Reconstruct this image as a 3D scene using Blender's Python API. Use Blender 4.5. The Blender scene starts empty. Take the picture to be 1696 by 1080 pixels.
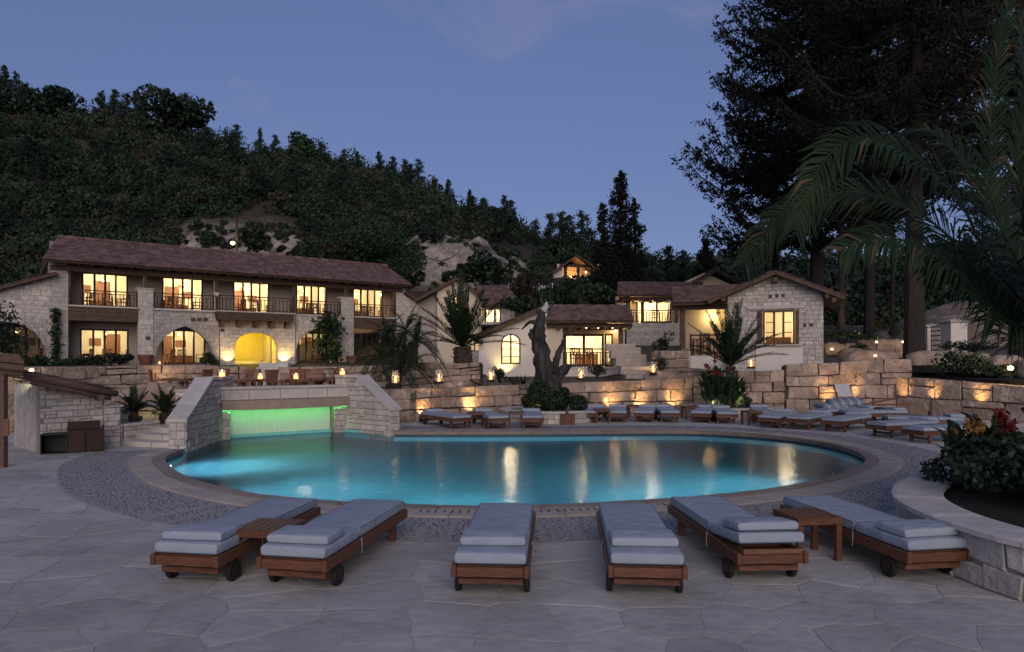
import bpy, math, random
import numpy as np
from mathutils import Vector, Matrix, noise as mnoise

random.seed(7)
RNG = np.random.default_rng(7)
SC = bpy.context.scene
COL = SC.collection
R = math.radians

# ------------------------------------------------------------------ camera, sky, sun, exposure
EYE = 1.9
FPX, CX, YH = 1131.0, 848.0, 597.0
cam_data = bpy.data.cameras.new('camera')
cam_data.sensor_width = 36.0
cam_data.lens = 24.0
cam_data.shift_y = (YH - 540.0) / 1696.0
cam_data.clip_start = 0.1
cam_data.clip_end = 2000.0
cam = bpy.data.objects.new('camera', cam_data)
cam.location = (0, 0, EYE)
cam.rotation_euler = (R(90), 0, 0)
COL.objects.link(cam)
SC.camera = cam

SUN_EL, SUN_AZ = 8.0, 174.0          # just gone: only the afterglow behind the camera is left
world = bpy.data.worlds.new('World')
SC.world = world
world.use_nodes = True
wn, wl = world.node_tree.nodes, world.node_tree.links
wn.clear()
w_out = wn.new('ShaderNodeOutputWorld')
w_bg = wn.new('ShaderNodeBackground')
w_sky = wn.new('ShaderNodeTexSky')
w_sky.sky_type = 'NISHITA'
w_sky.sun_disc = False
w_sky.sun_elevation = R(SUN_EL)
w_sky.sun_rotation = R(SUN_AZ)
w_sky.air_density = 1.0
w_sky.dust_density = 0.2
w_sky.ozone_density = 2.0
w_bg.inputs['Strength'].default_value = 0.118
# thin rosy cloud wisps over the whole sky
w_tc = wn.new('ShaderNodeTexCoord')
w_map = wn.new('ShaderNodeMapping'); w_map.inputs['Scale'].default_value = (1.5, 1.0, 2.6)
w_map.inputs['Location'].default_value = (1.2091, 3.5251, 7.3757)
w_no = wn.new('ShaderNodeTexNoise'); w_no.inputs['Scale'].default_value = 2.2
w_no.inputs['Detail'].default_value = 6.0; w_no.inputs['Roughness'].default_value = 0.6
w_no.inputs['Distortion'].default_value = 0.6
w_rp = wn.new('ShaderNodeValToRGB')
w_rp.color_ramp.elements[0].position = 0.54; w_rp.color_ramp.elements[0].color = (0, 0, 0, 1)
w_rp.color_ramp.elements[1].position = 0.74; w_rp.color_ramp.elements[1].color = (0.5, 0.5, 0.5, 1)
w_mx = wn.new('ShaderNodeMix'); w_mx.data_type = 'RGBA'; w_mx.blend_type = 'MIX'
w_gain = wn.new('ShaderNodeMix'); w_gain.data_type = 'RGBA'; w_gain.blend_type = 'MULTIPLY'
w_gain.inputs['Factor'].default_value = 1.0
w_gain.inputs['B'].default_value = (1.0, 1.13, 1.94, 1)
wl.new(w_tc.outputs['Generated'], w_map.inputs['Vector'])
wl.new(w_map.outputs['Vector'], w_no.inputs['Vector'])
wl.new(w_no.outputs['Fac'], w_rp.inputs['Fac'])
wl.new(w_rp.outputs['Color'], w_mx.inputs['Factor'])
w_gm = wn.new('ShaderNodeGamma'); w_gm.inputs['Gamma'].default_value = 0.45
wl.new(w_sky.outputs['Color'], w_gm.inputs['Color'])
wl.new(w_gm.outputs['Color'], w_gain.inputs['A'])
wl.new(w_gain.outputs['Result'], w_mx.inputs['A'])
w_mx.inputs['B'].default_value = (2.5, 2.3, 3.3, 1)
wl.new(w_mx.outputs['Result'], w_bg.inputs['Color'])
wl.new(w_bg.outputs['Background'], w_out.inputs['Surface'])

sun_data = bpy.data.lights.new('sun', 'SUN')
sun_data.energy = 1.8
sun_data.angle = R(50)
sun_data.color = (1.0, 0.85, 0.76)
sun = bpy.data.objects.new('sun', sun_data)
sun.rotation_euler = (R(70), 0, R(6))
COL.objects.link(sun)

vs = SC.view_settings
vs.view_transform = 'Standard'; vs.look = 'None'; vs.gamma = 1.0; vs.use_curve_mapping = False
vs.exposure = 0.0
SC.cycles.use_denoising = True
SC.cycles.max_bounces = 7
SC.cycles.diffuse_bounces = 3
SC.cycles.glossy_bounces = 3
SC.cycles.transmission_bounces = 4
SC.cycles.transparent_max_bounces = 12
SC.cycles.caustics_reflective = False
SC.cycles.caustics_refractive = False
SC.cycles.sample_clamp_indirect = 4.0

# ------------------------------------------------------------------ small helpers
def W(px, py, Y):
    """world point seen at photo pixel (px, py) at distance Y"""
    return Vector(((px - CX) / FPX * Y, Y, EYE + (YH - py) / FPX * Y))

def G(px, py, z=0.0):
    """world point on the level z seen at photo pixel (px, py)"""
    Y = (EYE - z) * FPX / (py - YH)
    return Vector(((px - CX) / FPX * Y, Y, z))

def props(o, label=None, cat=None, group=None, kind=None):
    if label: o['label'] = label
    if cat: o['category'] = cat
    if group: o['group'] = group
    if kind: o['kind'] = kind
    return o

def thing(name, label, cat, loc=(0, 0, 0), rz=0.0, group=None):
    o = bpy.data.objects.new(name, None)
    o.empty_display_size = 0.2
    o.location = loc; o.rotation_euler = (0, 0, rz)
    COL.objects.link(o)
    return props(o, label, cat, group)

def link(name, me, parent=None, loc=None, rot=None, label=None, kind=None):
    o = bpy.data.objects.new(name, me)
    COL.objects.link(o)
    if parent is not None: o.parent = parent
    if loc is not None: o.location = loc
    if rot is not None: o.rotation_euler = rot
    return props(o, label=label, kind=kind)

def dup(root, loc=None, rz=None, label=None, deep=True):
    """copy of a thing with copies of its parts and sub-parts; mesh data shared"""
    r = root.copy(); COL.objects.link(r)
    if loc is not None: r.location = loc
    if rz is not None: r.rotation_euler = (0, 0, rz)
    if label: r['label'] = label
    if deep:
        for ch in list(root.children):
            c = ch.copy(); COL.objects.link(c); c.parent = r
            for g in list(ch.children):
                d = g.copy(); COL.objects.link(d); d.parent = c
    return r

class MB:
    def __init__(s): s.v, s.f, s.m = [], [], []
    def add(s, vs_, fs_, mi=0):
        b = len(s.v)
        s.v.extend([tuple(p) for p in vs_])
        for q in fs_: s.f.append([b + i for i in q]); s.m.append(mi)
        return s
    def box(s, c, d, rz=0.0, mi=0, ch=0.0):
        x, y, z = d[0] / 2, d[1] / 2, d[2] / 2
        if ch <= 0:
            P = [(-x, -y, -z), (x, -y, -z), (x, y, -z), (-x, y, -z), (-x, -y, z), (x, -y, z), (x, y, z), (-x, y, z)]
            F = [(3, 2, 1, 0), (4, 5, 6, 7), (0, 1, 5, 4), (1, 2, 6, 5), (2, 3, 7, 6), (3, 0, 4, 7)]
        else:
            P, F = rbox_data(x, y, z, ch)
        cs, sn = math.cos(rz), math.sin(rz)
        return s.add([(c[0] + p[0] * cs - p[1] * sn, c[1] + p[0] * sn + p[1] * cs, c[2] + p[2]) for p in P], F, mi)
    def bar(s, p, q, w, h=None, up=(0, 0, 1), mi=0):
        p, q = Vector(p), Vector(q); h = h or w
        d = (q - p).normalized(); u = Vector(up)
        if abs(d.dot(u)) > 0.98: u = Vector((0, 1, 0))
        r = d.cross(u).normalized(); u = r.cross(d).normalized()
        P = []
        for e in (p, q):
            for a, b in ((-1, -1), (1, -1), (1, 1), (-1, 1)): P.append(e + r * (a * w / 2) + u * (b * h / 2))
        return s.add(P, [(3, 2, 1, 0), (4, 5, 6, 7), (0, 1, 5, 4), (1, 2, 6, 5), (2, 3, 7, 6), (3, 0, 4, 7)], mi)
    def tube(s, pts, rad, n=8, mi=0, cap=True, wob=0.0):
        pts = [Vector(p) for p in pts]; k = len(pts)
        if not hasattr(rad, '__len__'): rad = [rad] * k
        P = []; ref = None
        for i, p in enumerate(pts):
            d = (pts[min(i + 1, k - 1)] - pts[max(i - 1, 0)])
            d = d.normalized() if d.length > 1e-9 else Vector((0, 0, 1))
            if ref is None:
                ref = Vector((1, 0, 0)) if abs(d.x) < 0.9 else Vector((0, 1, 0))
            r = (ref - d * ref.dot(d)).normalized(); ref = r
            u = d.cross(r)
            for j in range(n):
                a = 2 * math.pi * j / n
                rr = rad[i] * (1 + (wob * mnoise.noise(p * 2.3 + Vector((j * 1.7, 0, i * .9))) if wob else 0))
                P.append(p + r * (math.cos(a) * rr) + u * (math.sin(a) * rr))
        F = []
        for i in range(k - 1):
            for j in range(n):
                a, b = i * n + j, i * n + (j + 1) % n
                F.append((a, b, b + n, a + n))
        if cap: F.append(tuple(range(n - 1, -1, -1))); F.append(tuple(range((k - 1) * n, k * n)))
        return s.add(P, F, mi)
    def lathe(s, prof, c=(0, 0, 0), n=16, mi=0, cap=True):
        P = []; F = []
        for r, z in prof:
            for j in range(n):
                a = 2 * math.pi * j / n
                P.append((c[0] + r * math.cos(a), c[1] + r * math.sin(a), c[2] + z))
        for i in range(len(prof) - 1):
            for j in range(n):
                a, b = i * n + j, i * n + (j + 1) % n
                F.append((a, b, b + n, a + n))
        if cap:
            F.append(tuple(range(n - 1, -1, -1))); F.append(tuple(range((len(prof) - 1) * n, len(prof) * n)))
        return s.add(P, F, mi)
    def prism(s, poly, z0, z1, mi=0):
        n = len(poly)
        P = [(p[0], p[1], z0) for p in poly] + [(p[0], p[1], z1) for p in poly]
        F = [tuple(range(n - 1, -1, -1)), tuple(range(n, 2 * n))] + [(i, (i + 1) % n, n + (i + 1) % n, n + i) for i in range(n)]
        return s.add(P, F, mi)
    def plate(s, poly, y0, y1, mi=0):
        """polygon in the (x, z) plane (counter-clockwise seen from the front), front at y0, back at y1"""
        n = len(poly)
        P = [(p[0], y0, p[1]) for p in poly] + [(p[0], y1, p[1]) for p in poly]
        F = [tuple(range(n)), tuple(range(2 * n - 1, n - 1, -1))] + [((i + 1) % n, i, n + i, n + (i + 1) % n) for i in range(n)]
        return s.add(P, F, mi)
    def mesh(s, name, mats, smooth=False):
        me = bpy.data.meshes.new(name)
        me.from_pydata(s.v, [], s.f)
        for m in (mats if isinstance(mats, (list, tuple)) else [mats]): me.materials.append(m)
        if any(s.m): me.polygons.foreach_set('material_index', s.m)
        if smooth: me.polygons.foreach_set('use_smooth', [True] * len(s.f))
        me.update()
        return me
    def build(s, name, mats, parent=None, smooth=False, label=None, kind=None, loc=None, rot=None):
        return link(name, s.mesh(name, mats, smooth), parent, loc, rot, label, kind)

def rbox_data(x, y, z, c):
    """box with chamfered edges (24 verts)"""
    P = []; idx = {}
    for sx in (-1, 1):
        for sy in (-1, 1):
            for sz in (-1, 1):
                for a in range(3):
                    q = [sx * (x - c), sy * (y - c), sz * (z - c)]
                    q[a] = (sx * x, sy * y, sz * z)[a]
                    idx[(sx, sy, sz, a)] = len(P); P.append(tuple(q))
    F = []
    g = lambda *k: idx[k]
    for a in range(3):
        b, c_ = (a + 1) % 3, (a + 2) % 3
        for sa in (-1, 1):
            f = []
            for sb, sc in ((-1, -1), (1, -1), (1, 1), (-1, 1)):
                k = [0, 0, 0]; k[a], k[b], k[c_] = sa, sb, sc
                f.append(g(k[0], k[1], k[2], a))
            F.append(f if sa > 0 else f[::-1])
    for a in range(3):      # edges along axis a
        b, c_ = (a + 1) % 3, (a + 2) % 3
        for sb in (-1, 1):
            for sc in (-1, 1):
                k0 = [0, 0, 0]; k1 = [0, 0, 0]
                k0[a], k1[a] = -1, 1
                for k in (k0, k1): k[b], k[c_] = sb, sc
                f = [g(*k0, b), g(*k1, b), g(*k1, c_), g(*k0, c_)]
                F.append(f if sb * sc < 0 else f[::-1])
    for sx in (-1, 1):
        for sy in (-1, 1):
            for sz in (-1, 1):
                f = [g(sx, sy, sz, 0), g(sx, sy, sz, 1), g(sx, sy, sz, 2)]
                F.append(f if sx * sy * sz > 0 else f[::-1])
    return P, F

def np_mesh(name, verts, quads, mat, smooth=False):
    """fast mesh from numpy arrays: verts (n,3), faces (m,k) all with k corners"""
    me = bpy.data.meshes.new(name)
    m, k = quads.shape
    me.vertices.add(len(verts)); me.vertices.foreach_set('co', np.ascontiguousarray(verts, dtype=np.float32).ravel())
    me.loops.add(m * k); me.loops.foreach_set('vertex_index', np.ascontiguousarray(quads, dtype=np.int32).ravel())
    me.polygons.add(m); me.polygons.foreach_set('loop_start', np.arange(0, m * k, k, dtype=np.int32))
    try: me.polygons.foreach_set('loop_total', np.full(m, k, dtype=np.int32))
    except Exception: pass
    for q in (mat if isinstance(mat, (list, tuple)) else [mat]): me.materials.append(q)
    if smooth: me.polygons.foreach_set('use_smooth', np.ones(m, dtype=bool))
    me.update(calc_edges=True)
    return me

def leaf_quads(cent, size, aspect=1.0, rng=RNG, up=0.0, dirs=None, curl=0.0):
    """randomly turned leaf-sized quads round the points cent (n,3); size scalar or (n,)"""
    n = len(cent)
    if dirs is None:
        a = rng.normal(size=(n, 3)); a[:, 2] += up
    else:
        a = dirs + rng.normal(size=(n, 3)) * 0.35
    a /= np.linalg.norm(a, axis=1, keepdims=True) + 1e-9
    b = rng.normal(size=(n, 3)); b -= a * (a * b).sum(1, keepdims=True)
    b /= np.linalg.norm(b, axis=1, keepdims=True) + 1e-9
    s = (np.ones(n) * size)[:, None] * (0.6 + 0.8 * rng.random((n, 1)))
    A, B = a * s, b * s * aspect * 0.5
    v = np.stack([cent - A * .5, cent + B, cent + A * .5, cent - B], 1).reshape(-1, 3)
    f = np.arange(n * 4).reshape(n, 4)
    return v, f

def crm(pts, per=8, closed=False):
    """Catmull-Rom through points"""
    pts = [Vector(p) for p in pts]; n = len(pts); out = []
    rng_ = range(n) if closed else range(n - 1)
    for i in rng_:
        p0 = pts[(i - 1) % n] if closed or i > 0 else pts[0] * 2 - pts[1]
        p1, p2 = pts[i], pts[(i + 1) % n]
        p3 = pts[(i + 2) % n] if closed or i + 2 < n else pts[-1] * 2 - pts[-2]
        for k in range(per):
            t = k / per
            out.append(0.5 * ((2 * p1) + (p2 - p0) * t + (2 * p0 - 5 * p1 + 4 * p2 - p3) * t * t + (3 * p1 - p0 - 3 * p2 + p3) * t ** 3))
    if not closed: out.append(pts[-1].copy())
    return out

def resample(pts, step):
    pts = [Vector(p) for p in pts]
    L = [0.0]
    for a, b in zip(pts, pts[1:]): L.append(L[-1] + (b - a).length)
    n = max(2, int(round(L[-1] / step)) + 1); out = []; j = 0
    for i in range(n):
        t = L[-1] * i / (n - 1)
        while j < len(L) - 2 and L[j + 1] < t: j += 1
        w = (t - L[j]) / max(1e-9, L[j + 1] - L[j])
        out.append(pts[j].lerp(pts[j + 1], min(1, max(0, w))))
    return out

class Path:
    """plan polyline: point and outward normal at arc length"""
    def __init__(s, pts, flip=False):
        s.p = [Vector((q[0], q[1], 0)) for q in pts]; s.L = [0.0]; s.flip = flip
        for a, b in zip(s.p, s.p[1:]): s.L.append(s.L[-1] + (b - a).length)
        s.len = s.L[-1]
    def seg(s, t):
        j = 0
        while j < len(s.L) - 2 and s.L[j + 1] < t: j += 1
        return j
    def at(s, t, d=0.0):
        j = s.seg(t); e = s.L[j + 1] - s.L[j]
        w = (t - s.L[j]) / max(e, 1e-9)
        tg = (s.p[j + 1] - s.p[j]).normalized()
        nrm = Vector((tg.y, -tg.x, 0))          # to the right of travel: towards the viewer when travelling +X
        if s.flip: nrm = -nrm
        return s.p[j].lerp(s.p[j + 1], w) + nrm * d
    def s_at_x(s, x):
        for i in range(len(s.p) - 1):
            a, b = s.p[i], s.p[i + 1]
            if (a.x - x) * (b.x - x) <= 0 and abs(a.x - b.x) > 1e-9:
                return s.L[i] + (x - a.x) / (b.x - a.x) * (s.L[i + 1] - s.L[i])
        return 0.0 if x < s.p[0].x else s.len

# --- 2-D polygon clipping (convex) used to fit stones round openings
def area2(p): return sum(p[i][0] * p[(i + 1) % len(p)][1] - p[(i + 1) % len(p)][0] * p[i][1] for i in range(len(p))) / 2
def half(poly, a, b, keep_left=True):
    """part of convex poly to the left (or right) of the line a->b"""
    out = []
    sg = 1 if keep_left else -1
    side = lambda p: sg * ((b[0] - a[0]) * (p[1] - a[1]) - (b[1] - a[1]) * (p[0] - a[0]))
    for i in range(len(poly)):
        p, q = poly[i], poly[(i + 1) % len(poly)]
        sp, sq = side(p), side(q)
        if sp >= 0: out.append(p)
        if (sp > 0 and sq < 0) or (sp < 0 and sq > 0):
            t = sp / (sp - sq); out.append((p[0] + (q[0] - p[0]) * t, p[1] + (q[1] - p[1]) * t))
    return out
def inter(poly, conv):
    for i in range(len(conv)):
        if len(poly) < 3: return []
        poly = half(poly, conv[i], conv[(i + 1) % len(conv)])
    return poly
def minus(polys, conv):
    res = []
    cx0, cx1 = min(p[0] for p in conv), max(p[0] for p in conv)
    cy0, cy1 = min(p[1] for p in conv), max(p[1] for p in conv)
    for poly in polys:
        if max(p[0] for p in poly) <= cx0 or min(p[0] for p in poly) >= cx1 or max(p[1] for p in poly) <= cy0 or min(p[1] for p in poly) >= cy1:
            res.append(poly); continue
        rest = poly
        for i in range(len(conv)):
            if len(rest) < 3: break
            a, b = conv[i], conv[(i + 1) % len(conv)]
            o = half(rest, a, b, False)
            if len(o) >= 3 and abs(area2(o)) > 1e-5: res.append(o)
            rest = half(rest, a, b, True)
    return res
def rect(u0, u1, z0, z1): return [(u0, z0), (u1, z0), (u1, z1), (u0, z1)]
def arch(u0, u1, z0, zs, za, n=10, point=0.0):
    """arched opening: jambs to zs, crown at za (slightly pointed)"""
    c, r = (u0 + u1) / 2, (u1 - u0) / 2
    pts = [(u0, z0), (u1, z0)]
    for i in range(n + 1):
        t = math.pi * i / n
        h = math.sin(t) ** (0.9 if not point else 0.78)
        if point: h = (1 - point) * math.sin(t) + point * (1 - abs(math.cos(t)))
        pts.append((c + r * math.cos(t), zs + (za - zs) * h))
    # convex hull keeps the clipper happy
    return hull(pts)
def hull(pts):
    pts = sorted(set((round(p[0], 5), round(p[1], 5)) for p in pts))
    def halfh(ps):
        h = []
        for p in ps:
            while len(h) > 1 and (h[-1][0] - h[-2][0]) * (p[1] - h[-2][1]) - (h[-1][1] - h[-2][1]) * (p[0] - h[-2][0]) <= 1e-9: h.pop()
            h.append(p)
        return h
    a, b = halfh(pts), halfh(pts[::-1])
    return a[:-1] + b[:-1]
def clean(poly, eps=0.012):
    out = []
    for p in poly:
        if not out or math.hypot(p[0] - out[-1][0], p[1] - out[-1][1]) > eps: out.append(p)
    if len(out) > 1 and math.hypot(out[0][0] - out[-1][0], out[0][1] - out[-1][1]) <= eps: out.pop()
    return out
def shrink(poly, d):
    """inset a convex counter-clockwise polygon"""
    if area2(poly) < 0: poly = poly[::-1]
    res = poly
    for i in range(len(poly)):
        a, b = poly[i], poly[(i + 1) % len(poly)]
        l = math.hypot(b[0] - a[0], b[1] - a[1])
        if l < 1e-6: continue
        nx, ny = -(b[1] - a[1]) / l * d, (b[0] - a[0]) / l * d
        res = half(res, (a[0] + nx, a[1] + ny), (b[0] + nx, b[1] + ny))
        if len(res) < 3: return []
    return clean(res)

def courses(u0, u1, z0, z1, h, wmin, wmax, rnd, hj=0.25, slant=0.0, split=0.0):
    """broken courses of stones filling a rectangle -> list of quads"""
    out = []; z = z0
    while z < z1 - 1e-6:
        hh = h * (1 + hj * (rnd.random() * 2 - 1))
        if z + hh > z1 - h * 0.45: hh = z1 - z
        u = u0 - rnd.random() * wmin * 0.9
        while u < u1:
            w = wmin + (wmax - wmin) * rnd.random()
            a, b = max(u, u0), min(u + w, u1)
            if u1 - b < wmin * 0.35: b = u1
            if b - a > 0.03:
                s1, s2 = slant * (rnd.random() - .5) * w, slant * (rnd.random() - .5) * w
                if split and rnd.random() < split:
                    m = z + hh * (0.4 + 0.25 * rnd.random())
                    out.append(rect(a, b, z, m)); out.append(rect(a, b, m, z + hh))
                else:
                    q = rect(a, b, z, z + hh)
                    out.append(q)
            u = b if b == u1 else u + w
            if b == u1: break
        z += hh
    return out

def stone_solid(poly, y_back, y_front, ch, mb=None, bulge=0.0, map_=None, mi=0):
    """one dressed stone: prism with a chamfered face. poly in (u, z); map_(u, z, y) -> xyz"""
    if area2(poly) < 0: poly = poly[::-1]
    inn = shrink(poly, ch)
    mb = mb or MB()
    n = len(poly)
    if len(inn) != n:
        c = (sum(p[0] for p in poly) / n, sum(p[1] for p in poly) / n)
        inn = [(p[0] + (c[0] - p[0]) * .18, p[1] + (c[1] - p[1]) * .18) for p in poly]
    M = map_ or (lambda u, z, y: (u, y, z))
    V = [M(p[0], p[1], y_back) for p in poly] + [M(p[0], p[1], y_front + ch * .8) for p in poly] + [M(p[0], p[1], y_front) for p in inn]
    F = []
    for r_ in (0, 1):
        for i in range(n):
            j = (i + 1) % n
            F.append((r_ * n + i, r_ * n + j, (r_ + 1) * n + j, (r_ + 1) * n + i))
    if bulge:
        c = (sum(p[0] for p in inn) / n, sum(p[1] for p in inn) / n)
        V.append(M(c[0], c[1], y_front - bulge))
        for i in range(n): F.append((2 * n + i, 2 * n + (i + 1) % n, 3 * n))
    else:
        F.append(tuple(range(2 * n, 3 * n)))
    mb.add(V, F, mi)
    return mb

def spot(name, pos, target, watts, color=(1, .62, .28), size=80, blend=0.8, radius=0.04):
    d = bpy.data.lights.new(name, 'SPOT')
    d.energy = watts; d.color = color; d.spot_size = R(size); d.spot_blend = blend; d.shadow_soft_size = radius
    o = bpy.data.objects.new(name, d); o.location = pos
    v = Vector(target) - Vector(pos)
    o.rotation_euler = v.to_track_quat('-Z', 'Y').to_euler()
    COL.objects.link(o); return o

def point(name, pos, watts, color=(1, .68, .34), radius=0.12, parent=None):
    d = bpy.data.lights.new(name, 'POINT'); d.energy = watts; d.color = color; d.shadow_soft_size = radius
    o = bpy.data.objects.new(name, d); o.location = pos
    COL.objects.link(o)
    if parent is not None: o.parent = parent
    return o

# ------------------------------------------------------------------ materials
def mat(name, col, rough=0.8, var=0.0, nscale=3.0, col2=None, island=0.0, obj=0.0, bump=0.0, bscale=20.0, stretch=None, metal=0.0, spec=0.3, detail=5.0, speck=None, trans=0.0):
    m = bpy.data.materials.new(name); m.use_nodes = True
    nt = m.node_tree; N, L = nt.nodes, nt.links
    b = N['Principled BSDF']
    b.inputs['Roughness'].default_value = rough; b.inputs['Metallic'].default_value = metal
    b.inputs['Specular IOR Level'].default_value = spec
    geo = N.new('ShaderNodeNewGeometry'); vec = geo.outputs['Position']
    if stretch is not None:
        tc = N.new('ShaderNodeTexCoord')
        mp = N.new('ShaderNodeMapping'); mp.inputs['Scale'].default_value = stretch
        L.new(tc.outputs['Object'], mp.inputs['Vector']); vec = mp.outputs['Vector']
    c = col; c2 = col2 or tuple(max(0, x * (1 - var)) for x in col)
    out = None
    if var > 0 or col2:
        no = N.new('ShaderNodeTexNoise'); no.inputs['Scale'].default_value = nscale; no.inputs['Detail'].default_value = detail
        no.inputs['Roughness'].default_value = 0.62
        L.new(vec, no.inputs['Vector'])
        rp = N.new('ShaderNodeValToRGB')
        rp.color_ramp.elements[0].position = 0.36; rp.color_ramp.elements[1].position = 0.64
        rp.color_ramp.elements[0].color = (*c2, 1); rp.color_ramp.elements[1].color = (*c, 1)
        L.new(no.outputs['Fac'], rp.inputs['Fac']); out = rp.outputs['Color']
    if speck:
        no2 = N.new('ShaderNodeTexNoise'); no2.inputs['Scale'].default_value = speck[1]; no2.inputs['Detail'].default_value = 3
        L.new(vec, no2.inputs['Vector'])
        rp2 = N.new('ShaderNodeValToRGB'); rp2.color_ramp.elements[0].position = speck[2]; rp2.color_ramp.elements[1].position = min(1, speck[2] + .12)
        rp2.color_ramp.elements[0].color = (0, 0, 0, 1); rp2.color_ramp.elements[1].color = (1, 1, 1, 1)
        L.new(no2.outputs['Fac'], rp2.inputs['Fac'])
        mx2 = N.new('ShaderNodeMix'); mx2.data_type = 'RGBA'
        L.new(rp2.outputs['Color'], mx2.inputs['Factor'])
        if out is not None: L.new(out, mx2.inputs['A'])
        else: mx2.inputs['A'].default_value = (*col, 1)
        mx2.inputs['B'].default_value = (*speck[0], 1); out = mx2.outputs['Result']
    for amt, kind in ((island, 'i'), (obj, 'o')):
        if amt <= 0: continue
        if kind == 'i': src = geo.outputs['Random Per Island']
        else: src = N.new('ShaderNodeObjectInfo').outputs['Random']
        mr = N.new('ShaderNodeMapRange'); mr.inputs['To Min'].default_value = 1 - amt; mr.inputs['To Max'].default_value = 1 + amt * .6
        L.new(src, mr.inputs['Value'])
        hs = N.new('ShaderNodeHueSaturation')
        mh = N.new('ShaderNodeMapRange'); mh.inputs['To Min'].default_value = 0.5 - amt * .035; mh.inputs['To Max'].default_value = 0.5 + amt * .03
        ml = N.new('ShaderNodeMath'); ml.operation = 'FRACT'
        mm = N.new('ShaderNodeMath'); mm.operation = 'MULTIPLY'; mm.inputs[1].default_value = 7.31
        L.new(src, mm.inputs[0]); L.new(mm.outputs[0], ml.inputs[0]); L.new(ml.outputs[0], mh.inputs['Value'])
        L.new(mr.outputs['Result'], hs.inputs['Value']); L.new(mh.outputs['Result'], hs.inputs['Hue'])
        if out is not None: L.new(out, hs.inputs['Color'])
        else: hs.inputs['Color'].default_value = (*col, 1)
        out = hs.outputs['Color']
    if out is not None: L.new(out, b.inputs['Base Color'])
    else: b.inputs['Base Color'].default_value = (*col, 1)
    if bump > 0:
        nb = N.new('ShaderNodeTexNoise'); nb.inputs['Scale'].default_value = bscale; nb.inputs['Detail'].default_value = 6
        L.new(vec, nb.inputs['Vector'])
        bp = N.new('ShaderNodeBump'); bp.inputs['Strength'].default_value = min(1, bump); bp.inputs['Distance'].default_value = 0.03 if bump <= 1 else 0.03 * bump
        L.new(nb.outputs['Fac'], bp.inputs['Height']); L.new(bp.outputs['Normal'], b.inputs['Normal'])
    if trans > 0:
        tr = N.new('ShaderNodeBsdfTranslucent'); mxs = N.new('ShaderNodeMixShader'); mxs.inputs[0].default_value = trans
        if out is not None: L.new(out, tr.inputs['Color'])
        else: tr.inputs['Color'].default_value = (*col, 1)
        L.new(b.outputs[0], mxs.inputs[1]); L.new(tr.outputs[0], mxs.inputs[2])
        L.new(mxs.outputs[0], N['Material Output'].inputs['Surface'])
    return m

def emit(name, col, s):
    m = bpy.data.materials.new(name); m.use_nodes = True
    N, L = m.node_tree.nodes, m.node_tree.links
    N.remove(N['Principled BSDF'])
    e = N.new('ShaderNodeEmission'); e.inputs['Color'].default_value = (*col, 1); e.inputs['Strength'].default_value = s
    L.new(e.outputs[0], N['Material Output'].inputs['Surface'])
    return m

def glass(name, tint=(.9, .92, .92), rough=0.03, ior=1.45, haze=0.0):
    m = bpy.data.materials.new(name); m.use_nodes = True
    N, L = m.node_tree.nodes, m.node_tree.links
    N.remove(N['Principled BSDF'])
    t = N.new('ShaderNodeBsdfTransparent'); t.inputs['Color'].default_value = (*tint, 1)
    g = N.new('ShaderNodeBsdfGlossy'); g.inputs['Roughness'].default_value = rough
    fr = N.new('ShaderNodeFresnel'); fr.inputs['IOR'].default_value = ior
    mx = N.new('ShaderNodeMixShader')
    L.new(fr.outputs[0], mx.inputs[0]); L.new(t.outputs[0], mx.inputs[1]); L.new(g.outputs[0], mx.inputs[2])
    if haze:        # scatter added so the glass shows the glow of the flame inside it
        d1, d2 = N.new('ShaderNodeBsdfDiffuse'), N.new('ShaderNodeBsdfTranslucent'); m1, m2 = N.new('ShaderNodeMixShader'), N.new('ShaderNodeMixShader')
        m1.inputs[0].default_value = .6; m2.inputs[0].default_value = haze
        L.new(d1.outputs[0], m1.inputs[1]); L.new(d2.outputs[0], m1.inputs[2]); L.new(mx.outputs[0], m2.inputs[1]); L.new(m1.outputs[0], m2.inputs[2]); mx = m2
    L.new(mx.outputs[0], N['Material Output'].inputs['Surface'])
    return m

M = {}
M['flag'] = mat('flagstone', (.47, .445, .41), .78, .24, 1.1, island=.16, obj=.14, bump=.5, bscale=7, speck=((.35, .32, .29), 2.3, .58))
M['grout'] = mat('grout', (.47, .435, .40), .9, .2, 5, bump=.3, bscale=30)
M['mortar'] = mat('pale_mortar', (.36, .33, .31), .9, .2, 12, bump=.3, bscale=40)
M['pebble'] = mat('dark_pebble', (.135, .135, .15), .5, .3, 30, island=.7, spec=.4)
M['coping'] = mat('coping_limestone', (.44, .37, .31), .65, .2, 4, obj=.1, bump=.25, bscale=16)
M['coping_in'] = mat('rim_stone', (.27, .21, .17), .55, .2, 5, obj=.15, bump=.25, bscale=16)
M['lime'] = mat('limestone_block', (.58, .53, .475), .85, .28, 5, island=.2, obj=.2, bump=.8, bscale=14, speck=((.34, .27, .21), 7, .62))
M['limecap'] = mat('limestone_cap', (.54, .49, .45), .7, .18, 4, obj=.08, bump=.3, bscale=18)
M['joint'] = mat('stone_joint', (.30, .25, .21), .95, .2, 9, bump=.4, bscale=30)
M['djoint'] = mat('dark_joint', (.10, .075, .06), .95, .3, 9, bump=.6, bscale=12)
M['boulder'] = mat('boulder_stone', (.43, .325, .245), .92, .32, 2.2, col2=(.27, .195, .15), obj=.26, bump=2.2, bscale=9, speck=((.50, .425, .35), 3.2, .58))
M['plaster'] = mat('white_plaster', (.66, .60, .54), .85, .08, 2.5, bump=.25, bscale=35)
M['cream'] = mat('cream_plaster', (.60, .50, .37), .85, .1, 2.5, bump=.2, bscale=35)
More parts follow.
